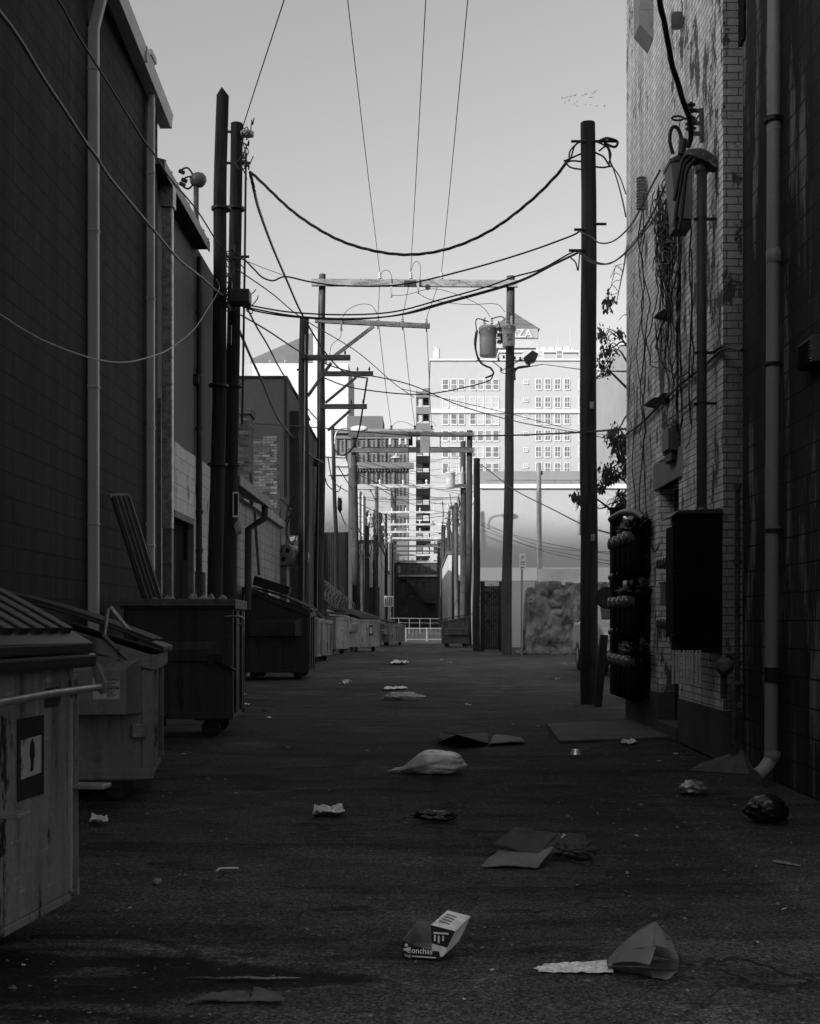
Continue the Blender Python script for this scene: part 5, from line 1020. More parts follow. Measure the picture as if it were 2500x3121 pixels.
# ================================================================== dumpsters
GD = 'steel dumpsters along the alley'
def dmat(name, a, chips=.25, ca=.02): return mat(name, a, .28, 2.2, .55, .1, .2, (1, 1, .28), 28, .35, chips, ca, bdist=.012, drip=.9)
m_tyre = mat('caster_tyre', .014, .3, 8, .7)
m_lid = mat('black_plastic_lid', .018, .35, 6, .5, 0, .15, spec=.3)
def dumpster(label, loc, rz, L, D, zf, zbk, zb, m, lids=(0, 0), pocket=(.62, .92), pdepth=.15, pxb=.10, pin=.13, rim=True, ribs=3, wheels=True, lidm=None, plabel=False):
    t = thing('dumpster', label, 'dumpster', loc, R(rz), GD, local=True); T = .012; b = MB()
    b.box(-T, 0, 0, L, zb, zf); b.box(-D, -D+T, 0, L, zb, zbk); b.box(-D+T, -T, 0, L, zb, zb+T)
    for y in (0, L-T): b.prism([(-T, y, zb+T), (-T, y, zf), (-D+T, y, zbk), (-D+T, y, zb+T)], (0, T, 0))
    for k in range(ribs): y = L*(k+.5)/ribs; b.box(0, .028, y-.035, y+.035, zb+.03, zf-.1)
    for x, y in ((.012, -.012), (.012, L-.05)): b.box(x-.07, x+.004, y, y+.062, zb, zf-.09)
    b.box(-D, .02, -.014, 0, zb-.02, zb+.05); b.box(-D, .02, L, L+.014, zb-.02, zb+.05); b.box(-.4, .0, .02, L-.02, zb-.035, zb)
    b.build('body', m, t, bev=.006)
    if rim:
        b = MB(); s = math.atan2(zbk-zf, D); h = .09
        b.box(.0, .045, -.03, L+.03, zf-h, zf+.012)
        for y in (-.03, L+.0): b.prism([(.0, y, zf-h), (.0, y, zf+.012), (-D, y, zbk+.012), (-D, y, zbk-h)], (0, .03, 0))
        b.box(-D-.03, -D, -.03, L+.03, zbk-h, zbk+.012); b.build('rim', m, t, bev=.006)
    if pocket:
        z0, z1 = pocket
        for y, sy in ((0, -1), (L, 1)):
            b = MB(); xa, xb = -D*.93, -D*pxb; e = pdepth*sy
            vs = [(xa, y, z0), (xb, y, z0), (xb, y, z1), (xa, y, z1), (xa+.0, y+e, z0+.0), (xb-pin, y+e, z0+.0), (xb-pin, y+e, z1-.09), (xa, y+e, z1-.09)]
            b.add(vs, [(0, 3, 2, 1), (4, 5, 6, 7), (0, 1, 5, 4), (1, 2, 6, 5), (2, 3, 7, 6), (3, 0, 4, 7)]); b.build('fork_pocket', m, t, bev=.008)
    for k, op in enumerate(lids):
        if op is None: continue
        y0, y1 = L*k/len(lids)+.01, L*(k+1)/len(lids)-.01; wp = lambda p: p+Vector((0, 0, .02*mnoise.noise(Vector((p.x*1.7, p.y*2.1, loc[1])))))
        b = MB(); h = Vector((-D-.02, 0, zbk+.03)); f = Vector((.075, 0, zf+.02+op)); d = f-h; n_ = Vector((-d.z, 0, d.x)).normalized()
        if n_.z < 0: n_ = -n_
        N = 8; prof = [(h+d*(i/N)+n_*(.05*math.sin(math.pi*min(1, i/N*1.0)) if op < .3 else .02)) for i in range(N+1)]
        vs = [wp(p+Vector((0, y, 0))) for y in (y0, y1) for p in prof]+[wp(p+Vector((0, y, 0)))+n_*.018 for y in (y0, y1) for p in prof]; q = N+1
        b.add(vs, [(i, i+1, q+i+1, q+i) for i in range(N)]+[(2*q+i, 3*q+i, 3*q+i+1, 2*q+i+1) for i in range(N)]+[(i, 2*q+i, 2*q+i+1, i+1) for i in range(N)]+[(q+i, q+i+1, 3*q+i+1, 3*q+i) for i in range(N)]+[(0, q, 3*q, 2*q), (N, 2*q+N, 3*q+N, q+N)], True)
        nr = 7
        for r_ in range(nr):
            y = y0+(y1-y0)*(r_+.7)/(nr+.4)
            for i in range(1, N): b.bar(prof[i]+Vector((0, y, 0))+n_*.024, prof[i].lerp(prof[i+1], 1 if i < N-1 else .62)+Vector((0, y, 0))+n_*.024, .055 if D < 1.3 else L/len(lids)/nr*.55, .034, n_)
        b.bar(f+Vector((-.005, y0, -.004)), f+Vector((-.005, y1, -.004)), .03, .035); b.build('lid', lidm or m_lid, t, bev=.004)
    if wheels:
        for x in (-.22, -D+.2):
            for y in (.14, L-.14):
                b = MB(); b.box(x-.05, x+.05, y-.05, y+.05, zb-.03, zb+.0); b.box(x-.04, x+.02, y-.045, y-.035, .09, zb-.03); b.box(x-.04, x+.02, y+.035, y+.045, .09, zb-.03); w_ = b.build('caster', m_iron, t)
                b = MB(); b.lathe([(.05, -.026), (.088, -.026), (.098, -.012), (.098, .012), (.088, .026), (.05, .026)], (x-.01, y, .098), (0, 1, 0), 18); b.build('tyre', m_tyre, w_)
    return t
def plate(t, name, m, q, ext, parent=None): b = MB(); b.prism(q, ext); return b.build(name, m, parent or t)
# 1: nearest, scuffed, with lifting bar and sticker
m1 = dmat('scuffed_grey_bin', .22, .5, .02)
d1 = dumpster('nearest scuffed dumpster with lifting bar, cut off by the left edge', (-1.592, 2.865, 0), -7.2, 1.85, 1.4, 1.09, 1.72, .15, m1, lids=(None, 0), pocket=None, rim=False, ribs=0)
b = MB(); b.box(.0, .085, -.03, 1.88, 1.03, 1.085); b.box(-1.43, -1.4, -.03, 1.88, 1.6, 1.73)
for y in (-.03, 1.85): b.prism([(0, y, 1.03), (0, y, 1.09), (-1.4, y, 1.72), (-1.4, y, 1.64)], (0, .03, 0))
b.build('rim', mat('black_rim', .025, .3, 5, .35, .2, spec=.5), d1, bev=.018, seg=3)
b = MB(); b.tube([(.105, .90, .94), (.115, 1.4, .952), (.105, 1.86, .95)], .0135, 12); b.build('lifting_bar', mat('worn_bar_steel', .30, .35, 7, .35, .6), d1)
for y in (.87, 1.87): b = MB(); b.prism([(.06, y, 1.04), (.09, y, 1.04), (.125, y, .965), (.122, y, .93), (.10, y, .918), (.085, y, .935)], (0, .022, 0)); b.build('bar_bracket', m_grey_paint, d1, bev=.005)
for y in (1.12, 1.83): b = MB(); b.box(0, .14, y-.03, y+.06, .555, .572); b.build('fork_guide', mat('worn_edge_steel', .3, .3, 6, .4, .4), d1, bev=.004)
b = MB(); b.box(.0, .016, 1.79, 1.848, .16, .98); b.build('corner_strip', mat('pale_corner_paint', .26, .3, 3, .5, stretch=(1, 1, .3), chips=.35, chip_a=.03), d1, bev=.003)
s_ = plate(d1, 'sticker', mat('dark_sticker', .018, .3, 5, .5, chips=.15, chip_a=.08), [(.003, 1.36, .57), (.003, 1.575, .57), (.003, 1.575, .862), (.003, 1.36, .862)], (-.0025, 0, 0))
p_ = plate(d1, 'sticker_panel', mat('worn_white_sticker', .33, .3, 6, .5, stretch=(1, 1, .3), chips=.3, chip_a=.05), [(.006, 1.385, .645), (.006, 1.545, .652), (.006, 1.545, .79), (.006, 1.385, .785)], (-.0025, 0, 0), s_)
b = MB(); b.prism([(.009, 1.455, .665), (.009, 1.475, .67), (.009, 1.478, .70), (.009, 1.487, .72), (.009, 1.483, .765), (.009, 1.468, .785), (.009, 1.452, .765), (.009, 1.448, .725), (.009, 1.458, .70)], (-.0025, 0, 0)); b.build('figure', mat('figure_black', .01, .3, 5, .6), s_)
s2 = plate(d1, 'faded_print', mat('dark_sticker', .018), [(.003, 1.58, .885), (.003, 1.70, .885), (.003, 1.70, .925), (.003, 1.58, .925)], (-.0025, 0, 0))
s2 = plate(d1, 'faded_print', mat('dark_sticker', .018), [(.003, 1.585, .93), (.003, 1.70, .93), (.003, 1.70, .958), (.003, 1.585, .958)], (-.0025, 0, 0))
# 2
m2 = dmat('flat_grey_bin', .16, .2, .03)
d2 = dumpster('second dumpster with warning label and raised lid hinge', (-1.80, 8.0, 0), 9, 1.25, 1.5, .98, 1.46, .18, m2, lids=(.03, .02), pocket=(.60, .99), pxb=.035, pin=.10, ribs=2)
lb = MB(); lb.prism([(-.36, -.153, .705), (-.19, -.153, .705), (-.19, -.153, .845), (-.36, -.153, .845)], (0, .0025, 0)); l_ = lb.build('warning_label', mat('label_white', .36, .12, 8, .5), d2)
for z0, z1 in ((.826, .843), (.767, .783)): plate(d2, 'label_band', m_black, [(-.275, -.156, z0), (-.192, -.156, z0), (-.192, -.156, z1), (-.275, -.156, z1)], (0, .0025, 0), l_)
m_lbl = mat('label_white', .36)
textmesh('DANGER', .019, m_lbl, l_, 'lettering', (-.233, -.1575, .828), (1, 0, 0), (0, 0, 1), .0006); textmesh('PELIGRO', .018, m_lbl, l_, 'lettering', (-.233, -.1575, .769), (1, 0, 0), (0, 0, 1), .0006)
b = MB()
for k in range(4): z = .815-.009*k; b.box(-.272, -.195-.02*(k % 3), -.1555, -.1535, z-.002, z+.001)
for k in range(5): z = .757-.009*k; b.box(-.272, -.196-.018*((k+1) % 3), -.1555, -.1535, z-.002, z+.001)
b.build('small_print', m_black, l_)
b = MB(); b.tube([(-.30, -.02, 1.09), (-.285, .05, 1.30), (-.27, .06, 1.31), (-.10, .2, 1.08)], .013, 8); b.build('lid_bar', mat('worn_bar_steel', .30), d2); b = MB(); b.bar((-.31, -.04, 1.13), (-.12, -.04, .94), .05, .02); b.build('hinge_arm', m2, d2, bev=.004)
b = MB(); b.box(-.12, -.03, -.05, -.01, .44, .53); b.build('bumper_block', m2, d2, bev=.006)
for x, z in ((-.42, 1.10), (-.2, 1.0)): b = MB(); b.lathe([(.016, 0), (.016, .012)], (x, -.03, z), (0, -1, 0), 10); b.build('rivet', m_rust, d2)
plate(d2, 'rust_patch', mat('deep_rust', .018, .5, 9, .8), [(.005, .12, .6), (.005, .24, .62), (.005, .22, .93), (.005, .14, .9)], (-.002, 0, 0))
# 3: open box
m3 = dmat('dark_open_bin', .04, .2, .015)
d3 = dumpster('tall open-topped dark dumpster full of paper scraps', (-1.97, 12.5, 0), 2, 1.05, 1.12, 1.44, 1.44, .22, m3, lids=(), pocket=(.80, 1.02), pdepth=.03, ribs=2)
b = MB(); b.box(-1.2, .05, -.06, -.031, 1.38, 1.455); b.build('lip', mat('worn_edge_grey', .09, .4, 5, .5), d3, bev=.006)
b = MB(); b.tube(spline([(-.06, -.06, 1.27), (.08, -.08, 1.27), (.13, -.08, 1.25), (.12, -.08, 1.2), (.08, -.08, 1.19)], 5), .012, 8); b.build('hook', mat('worn_bar_steel', .30), d3)
b = MB(); b.bar((-.16, -.04, .82), (.06, -.09, .70), .03, .03); b.box(-.25, -.1, -.03, -.005, .76, .88); b.build('latch', m_iron, d3)
b = MB(); b.box(-1.09, -.03, .03, 1.02, 1.2, 1.36); b.build('packed_rubbish', mat('dark_rubbish', .03, .6, 9, .9), d3)
rr = random.Random(8)
for k in range(9):
    x, y = -.95+.1*k+rr.uniform(-.03, .03), rr.uniform(.1, .5); b = MB(); b.blob((x, y, 1.40+rr.uniform(0, .05)), (rr.uniform(.04, .09), .05, rr.uniform(.04, .09)), 2, .5, 3, k, fold=.6)
    o = b.build('paper_scrap', mat('scrap_paper', .3+.2*(k % 2), .3, 8), None)
    w_ = d3.matrix_basis if False else Matrix.Translation(d3.location) @ Matrix.Rotation(R(2), 4, 'Z'); o.location = w_ @ o.location
    o['label'] = 'crumpled white paper scrap heaped in the tall open dumpster'; o['category'] = 'paper'; o['group'] = 'paper scraps in the open dumpster'
# 4: sloped top
m4 = dmat('dark_sloped_bin', .032, .15, .015)
d4 = dumpster('big dark slope-topped dumpster with long side pocket', (-2.37, 25.4, 0), 1, 1.75, 1.35, 1.44, 1.96, .17, m4, lids=(.02, .04), pocket=(.93, 1.32), ribs=3)
for (x0, z0, x1, z1, w_) in ((-1.2, 2.02, -.45, 1.8, .4),): b = MB(); b.prism([(x0, .1, z0), (x1, .1, z1), (x1+.05, .1, z1+.18), (x0+.05, .1, z0+.2)], (0, .5, 0)); b.build('folded_lid', m_lid, d4, bev=.01)
# 5,6
m5 = dmat('mid_grey_bin', .24, .2, .04); m6 = dmat('pale_grey_bin', .34, .25, .05)
d5 = dumpster('narrow-looking grey dumpster just past the slope-topped one', (-3.02, 35.0, 0), -3, 1.2, 1.2, 1.30, 1.5, .25, m5, lids=(.15, .05), pocket=None, ribs=2)
dumpster('grey dumpster with bags poking out, second past the slope-topped one', (-2.94, 37.4, 0), -4, 1.3, 1.3, 1.28, 1.55, .22, m5, lids=(.2, None), pocket=None, ribs=2)
d6 = dumpster('pale grey dumpster with no-parking sticker and lit front', (-3.2, 45.4, 0), -15.5, 1.5, 1.25, 1.42, 1.55, .25, m6, lids=(.1, .12), pocket=(.72, 1.1), ribs=0)
s_ = plate(d6, 'sticker', mat('label_white', .36), [(-.46, -.153, .8), (-.22, -.153, .8), (-.22, -.153, 1.03), (-.46, -.153, 1.03)], (0, .0025, 0))
b = MB(); b.lathe([(.075, 0), (.085, .001), (.085, .002), (.06, .002), (.06, .001)], (-.34, -.156, .915), (0, -1, 0), 18); b.bar((-.39, -.158, .865), (-.29, -.158, .965), .02, .002, (0, 1, 0)); b.build('prohibition_symbol', m_black, s_)
for k in range(4): plate(d6, 'pale_stencil', mat('stencil_paint', .4, .3, 9, .6, chips=.4, chip_a=.2), [(.004, .55, .55+.2*k), (.004, .9, .55+.2*k), (.004, .9, .68+.2*k), (.004, .55, .68+.2*k)], (-.002, 0, 0))
d7 = dumpster('large pale dumpster with dark ribbed lid and black white sticker', (-2.52, 49.5, 0), -26, 1.8, 1.5, 1.36, 1.78, .25, m6, lids=(.03, .03), pocket=(.85, 1.2), ribs=0)
plate(d7, 'sticker', m_black, [(.004, .85, .68), (.004, 1.22, .68), (.004, 1.22, 1.12), (.004, .85, 1.12)], (-.003, 0, 0)); plate(d7, 'sticker_panel', m_white_paint, [(.007, .93, .78), (.007, 1.14, .78), (.007, 1.14, 1.03), (.007, .93, 1.03)], (-.003, 0, 0)); plate(d7, 'sticker_figure', m_black, [(.010, 1.0, .82), (.010, 1.06, .82), (.010, 1.06, 1.0), (.010, 1.0, 1.0)], (-.003, 0, 0))
s_ = plate(d7, 'notice', mat('label_white', .36), [(-.52, -.153, .95), (-.25, -.153, .95), (-.25, -.153, 1.18), (-.52, -.153, 1.18)], (0, .0025, 0))
dumpster('small grey dumpster farthest left, before the white railing', (-1.62, 63.8, 0), -31, 1.55, 1.3, 1.1, 1.35, .22, m6, lids=(.1, None), pocket=(.6, .9), ribs=1)
dumpster('dark low dumpster behind the far left grey one', (-2.35, 61.8, 0), -12, 1.5, 1.2, 1.0, 1.4, .22, m5, lids=(.0, .0), pocket=None, ribs=2)
d9 = dumpster('lone dark dumpster on the right far side by the railing', (1.12, 60.9, 0), 180, 1.9, 1.32, 1.30, 1.55, .22, dmat('dark_right_bin', .06, .15, .02), lids=(.02, .02), pocket=(.62, 1.0), ribs=2)
# ================================================================== electrical gear on the brick wall
m_cab = mat('black_cabinet_paint', .006, .3, 3, .7, 0, .1, spec=.08)
ec = thing('electrical_cabinet', 'tall black electrical cabinet on the brick wall corner', 'cabinet', (2.42, 10.5, .9)); X0, X1, Y0, Y1, Z0, Z1 = 2.235, 2.60, 10.28, 10.62, 1.02, 2.14
b = MB(); b.box(X0, X1, Y0, Y1, Z0, Z1); b.build('body', m_cab, ec, bev=.006)
b = MB(); b.prism([(X1, Y0-.03, Z1+.045), (X0-.02, Y0-.03, Z1+.03), (X0-.08, Y0-.03, Z1-.02), (X0-.08, Y0-.03, Z1-.035), (X0-.01, Y0-.03, Z1), (X1, Y0-.03, Z1)], (0, Y1-Y0+.06, 0)); b.build('hood', mat('cabinet_hood', .035, .3, 4, .5), ec, bev=.004)
b = MB(); b.box(X0-.055, X0, Y0+.02, Y1-.02, Z0+.06, Z1-.1); b.build('door', m_cab, ec, bev=.006)
for z in (Z0+.07, Z0+.62): b = MB(); b.box(X0-.075, X0-.03, Y0+.01, Y0+.06, z, z+.02); b.build('hasp', m_iron, ec)
b = MB(); b.box(X0, X1, Y0+.005, Y1, Z0-.07, Z0); b.build('wiring_trough', m_cab, ec, bev=.004)
for k, (du, tl) in enumerate(((2052, 0), (2062, .0), (2072, .01), (2086, -.0), (2096, .0), (2104, .012), (2112, .006), (2124, -.0), (2134, 0))):
    d = 10.29; b = MB(); x = xx(du, d); b.tube([(x, d, Z0-.05), (x-tl, d, zz(2084, d))], .011+.004*(k in (3, 7)), 8); b.lathe([(.014, 0), (.014, .018)], (x, d, Z0-.085), n=8); b.build('conduit', mat('pale_conduit', .5, .3, 4, .5), ec)
for k, (z, h) in enumerate(((1.70, .12), (1.14, .13))):
    for j in range(4):
        mt = thing('electric_meter', 'small glass electric meter beside the black cabinet, %s row' % ('upper' if k == 0 else 'lower'), 'meter', (2.19, 10.72+.13*j, z), group='meters behind the black cabinet')
        b = MB(); b.box(2.3, 2.61, 10.66+.13*j, 10.78+.13*j, z-.05, z+h+.05); b.build('socket_box', m_cab, mt); b = MB(); b.lathe([(.052, 0), (.055, .02), (.055, .08), (.045, .1), (.02, .105)], (2.3, 10.72+.13*j, z+h/2), (-1, 0, 0), 14); b.build('glass_dome', mat('meter_glass', .10, .7, 26, .15, spec=.7), mt)
db_ = thing('disconnect_switch', 'grey switch box between the small meters and the cabinet', 'switch box', (2.3, 10.8, 1.35)); b = MB(); b.box(2.2, 2.6, 10.72, 10.95, 1.36, 1.56); b.build('box', m_grey_paint, db_, bev=.005); b = MB(); b.box(2.19, 2.6, 10.71, 10.96, 1.56, 1.575); b.build('box_lid', m_grey_paint, db_)
# service mast with hooded weatherhead
m_mast = mat('dark_mast_pipe', .055, .35, 4, .45, .3, .2, (1, 1, .3), chips=.15, chip_a=.12)
ms = thing('service_riser', 'thick grey service riser pipe with hooded weatherhead on brick', 'pipe', (2.5, 10.5, 2.1)); mxx = 2.475; d = 10.5
b = MB(); b.tube([(mxx, d, 2.17), (mxx, d, zz(512, d))], .044, 18); b.build('pipe', m_mast, ms)
b = MB(); b.lathe([(.075, 0), (.06, .03), (.05, .06)], (mxx, d, 2.16), n=18); b.build('hub', m_mast, ms)
for v in (672, 1080, 1235): b = MB(); b.lathe([(.047, 0), (.047, .028)], (mxx, d, zz(v, d)), n=16); b.bar((mxx-.07, d, zz(v, d)+.012), (XB+.01, d+.02, zz(v, d)+.02), .03, .02); b.build('pipe_strap', m_iron, ms)
b = MB(); hb = MB(); hb.blob((0, 0, 0), (.165, .10, .125), 4, .05, 2, 1, flat=-.0)
rot = Matrix.Rotation(R(24), 4, 'Y'); cc_ = P(2133, 498, d-.02); b.add([cc_+rot @ v for v in hb.v], hb.f, True)
b.lathe([(.055, 0), (.06, .02), (.06, .06), (.05, .07)], (mxx, d, zz(528, d)), n=16); b.build('hood', mat('weathered_hood', .06, .5, 7, .5, .3, .4, chips=.3, chip_a=.22), ms)
for k, q in enumerate(([(2108, 478), (2085, 505), (2075, 560), (2062, 640), (2058, 690)], [(2118, 485), (2095, 520), (2085, 590), (2078, 660), (2070, 700)], [(2100, 472), (2080, 490), (2066, 560), (2056, 610)])):
    b = MB(); b.tube(spline(uvd(q, 10.35), 6), .017, 8); b.build('service_lead', m_cable, ms)
# grey box with loops and hanging tangle
jb = thing('junction_box', 'tall narrow grey junction box under the weatherhead', 'junction box', (2.42, 11.0, 4.6)); dj = 10.95
xa, xb = xx(2044, dj), xx(2112, dj)
b = MB(); b.prism([P(2044, 482, dj), P(2085, 476, dj), P(2112, 500, dj), P(2112, 668, dj), P(2062, 662, dj)], (0, .3, 0)); b.build('body', mat('grey_box_paint', .11, .15, 3, .5), jb, bev=.006)
b = MB(); b.prism([P(2042, 483, dj-.012), P(2085, 465, dj-.012), P(2085, 480, dj-.012), P(2044, 492, dj-.012)], (0, .32, 0)); b.build('cover', mat('grey_box_paint', .11), jb)
b = MB(); b.box(xx(2060, dj), xx(2110, dj), dj+.02, dj+.28, zz(690, dj), zz(667, dj)); b.build('base', m_iron, jb)
b = MB(); b.tube(spline(uvd([(2052, 468), (2042, 430), (2046, 395), (2058, 386), (2070, 398), (2080, 430), (2084, 455)], 10.9), 8), .017, 8); b.build('drip_loop', m_cable, jb)
b = MB(); b.tube([P(2078, 470, 10.9), P(2084, 425, 10.9)], .035, 8); b.build('cable_gland', m_cable, jb)
br = thing('insulator_rack', 'steel bracket rack with spool insulators on the brick', 'bracket', (2.5, 10.9, 5.3)); dr = 10.85
b = MB(); b.bar(P(2138, 332, dr), P(2140, 432, dr), .035, .05, (0, 1, 0))
for v in (338, 376, 408): b.bar(P(2138, v, dr), P(2108, v-2, dr), .025, .03)
b.bar(P(2112, 378, dr), P(2136, 345, dr), .015, .015); b.build('frame', mat('rack_steel', .09, .3, 5, .5, .4), br)
for v in (345, 385, 400): insul(br, P(2106, v, dr), .1, .05, m_iron, 2, 'spool')
ey = thing('eye_bolt', 'small dark ring bolt in the brick wall', 'bolt', P(2066, 360, 11.2)); b = MB(); c = P(2066, 360, 11.2); b.tube([c+Vector((.055*math.cos(a*.5236), 0, .02*math.sin(a*.5236))) for a in range(13)], .01, 6); b.tube([c+Vector((.05, 0, 0)), Vector((XB, 11.25, c.z))], .01, 6); b.build('ring', m_iron, ey)
rr = random.Random(31)
GT = 'tangled wires hanging down the brick wall'
def hang(u, v0_, v1_, amp, r=.008, d=11.4, seed=0):
    q = []; v = v0_; k = 0
    while v < v1_: q.append((u+amp*mnoise.noise(Vector((v*.006, seed*3.7, 1)))*2+amp*.5*mnoise.noise(Vector((v*.02, seed*3.7, 5))), v)); v += 26
    q.append((u+amp*.5, v1_)); b = MB(); pts = []
    for (uu, vv) in q: pts.append(P(uu, vv, (XB-.03-rr.uniform(0, .05))*F/(uu-U0)))
    b.tube(spline(pts, 4), r, 5); o = b.build('hanging_wire', m_cable, None); o['label'] = 'loose black wire among the tangle hanging down the peeling brick'; o['category'] = 'wire'; o['group'] = GT
for i in range(27): hang(2020+rr.uniform(-14, 42), 560+rr.uniform(0, 140), 860+rr.uniform(-120, 330), rr.uniform(10, 26), rr.choice((.005, .007, .009)), seed=i)
for u, v0_, v1_, a, r in ((1958, 590, 1640, 12, .008), (1966, 640, 1700, 14, .007), (1950, 700, 1330, 10, .006), (2068, 690, 1340, 3, .014), (2074, 680, 1300, 5, .011), (2104, 690, 1290, 6, .009), (2110, 760, 1150, 4, .008), (2046, 700, 1180, 16, .007), (1935, 1300, 1640, 5, .006)): hang(u, v0_, v1_, a, r, seed=u)
for i in range(18):
    u, v = 2024+rr.uniform(-22, 40), rr.uniform(560, 860); q = []; a0 = rr.uniform(0, 6)
    ru, rv = rr.uniform(12, 32), rr.uniform(14, 44)
    for k in range(9): a = a0+k*.62; uu, vv = u+ru*math.cos(a), v+rv*math.sin(a); q.append(P(uu, vv, (XB-.05-rr.uniform(0, .06))*F/(uu-U0)))
    b = MB(); b.tube(spline(q, 4), .006, 5); o = b.build('wire_loop', m_cable, None); o['label'] = 'slack loop of thin wire among the tangle on the peeling brick'; o['category'] = 'wire'; o['group'] = GT
def onwall(pts, off=.03): return [P(u, v, (XB-off)*F/(u-U0)) for u, v in pts]
for lb, pts, r, m in (('dark conduit line climbing to the right across the brick', [(1912, 1322), (1960, 1285), (2060, 1185), (2140, 1120), (2200, 1068), (2230, 1060)], .014, m_iron), ('short pale conduit line above the small meter box', [(2022, 1290), (2080, 1248), (2140, 1200), (2147, 1215), (2147, 1500)], .010, m_grey_paint), ('bundle of thin wires curving over the conduit line', [(1998, 985), (2010, 1090), (2040, 1130), (2075, 1148), (2102, 1130)], .008, m_cable), ('black wire drooping from conduit to the meter clusters', [(1960, 1560), (1975, 1630), (1995, 1680), (2010, 1660)], .008, m_cable), ('dark wires wrapping around the brick corner', [(2180, 1070), (2205, 1055), (2240, 1062), (2262, 1066)], .014, m_cable), ('pale short conduit over the doorway', [(2012, 1408), (2030, 1398), (2052, 1388), (2060, 1396)], .008, m_grey_paint), ('loose wire falling from small meter box to lintel', [(2106, 1050), (2110, 1250), (2105, 1330), (2090, 1370)], .006, m_grey_paint)):
    b = MB(); b.tube(spline(onwall(pts), 6), r, 7); o = b.build('wall_conduit', m, None); o['label'] = lb; o['category'] = 'conduit'
mb = thing('meter_box', 'small grey meter box on the brick above the doorway', 'meter box', (2.5, 12.2, 3)); d = 11.95; b = MB(); b.box(xx(2046, d), XB, d, d+.42, zz(1372, d), zz(1292, d)); b.build('body', mat('meter_box_grey', .06, .25, 4, .5), mb, bev=.01)
b = MB(); b.box(xx(2050, d)-.0, XB-.02, d+.05, d+.37, zz(1400, d), zz(1372, d)); b.build('base', m_iron, mb, bev=.01); b = MB(); b.box(xx(2046, d)-.02, xx(2046, d), d+.06, d+.36, zz(1366, d), zz(1300, d)); b.build('front_cover', m_grey_paint, mb, bev=.006)
for u, v in ((1993, 1225), (2022, 1212), (2024, 955)):
    c = onwall([(u, v)], .06)[0]; nm = 'wall_lamp' if v < 1000 else 'wall_bracket'
    t = thing(nm, {1993: 'small camera-like box beside the climbing conduit', 2022: 'small bracket on the climbing conduit line', 2024: 'small dark triangular lamp high on the brick'}[u], 'fixture', c)
    b = MB(); b.prism([c+Vector((-.09, 0, -.02)), c+Vector((.0, 0, .05)), c+Vector((.06, 0, .05)), c+Vector((.06, 0, -.06))], (0, .12, 0)); b.build('housing', m_iron, t)
# meter bank at the far end of the brick wall
GM = 'glass electric meters in the far bank'
for c, (vz, lab) in enumerate(((1652, 'top'), (1838, 'middle'), (2012, 'bottom'))):
    zc = zz(vz, 14.3)
    tr = thing('meter_trough', 'dark %s wiring trough of the meter bank at the brick corner' % lab, 'trough', (2.5, 14.3, zc-.3))
    b = MB(); b.box(2.54, XB, 13.5, 15.05, zc-.4, zc-.06); b.build('trough', m_cab, tr, bev=.012)
    b = MB(); b.tube(spline([(2.52, 13.4, zc+.2), (2.5, 13.8, zc+.3), (2.45, 14.4, zc+.36), (2.4, 15.0, zc+.33)], 5), .045, 8); b.build('hood_pipe', mat('pale_hood_pipe', .05, .3, 5, .4, .3), tr)
    b = MB(); b.blob((2.5, 14.0, zc+.13), (.11, .62, .10), 4, .5, 3, c, fold=1.2); b.build('wire_bundle', m_cable, tr)
    for k in range(4):
        y = 13.62+.345*k; mt = thing('electric_meter', 'round glass electric meter in the %s row at the brick corner' % lab, 'meter', (2.36, y, zc-.1), group=GM)
        b = MB(); b.box(2.44, XB-.01, y-.11, y+.11, zc-.12, zc+.1); b.build('socket_box', m_cab, mt, bev=.01)
        b = MB(); b.lathe([(.07, 0), (.076, .03), (.074, .1), (.066, .13), (.02, .14)], (2.44, y, zc), (-1, 0, 0), 16); b.build('glass_dome', mat('meter_glass', .2), mt)
        b = MB(); b.lathe([(.02, -.46), (.075, -.44), (.098, -.38), (.1, -.1), (.07, -.05)], (2.46, y, zc), n=16); b.build('can', m_cab, mt)
mp = thing('backing_panel', 'tall black backing panel behind the electric meters', 'panel', (2.5, 15.2, .3)); b = MB(); b.box(2.43, 2.57, 15.12, 15.3, .3, zz(1550, 15.2)); b.box(2.4, 2.6, 15.1, 15.32, zz(1552, 15.2), zz(1548, 15.2)); b.build('panel', m_cab, mp, bev=.006)
b = MB(); chain(b, (2.585, 15.4, 0), (2.95, 15.4, 0), 1.5, 1.15, .004, .05); b.build('mesh_screen', mat('bright_wire', .3), mp)
dsh = thing('round_dish', 'dark round dish mounted behind the meters beside the pole', 'dish', P(1850, 1822, 16.5)); c = P(1850, 1822, 16.5); b = MB(); b.lathe([(.03, -.06), (.15, 0), (.155, .015), (.14, .02)], c, (-.3, -1, .1), 20); b.build('dish', m_iron, dsh); b = MB(); b.tube([c, c+Vector((.4, .1, 0)), c+Vector((.45, .1, -1.6))], .025, 8); b.build('mount', m_iron, dsh)
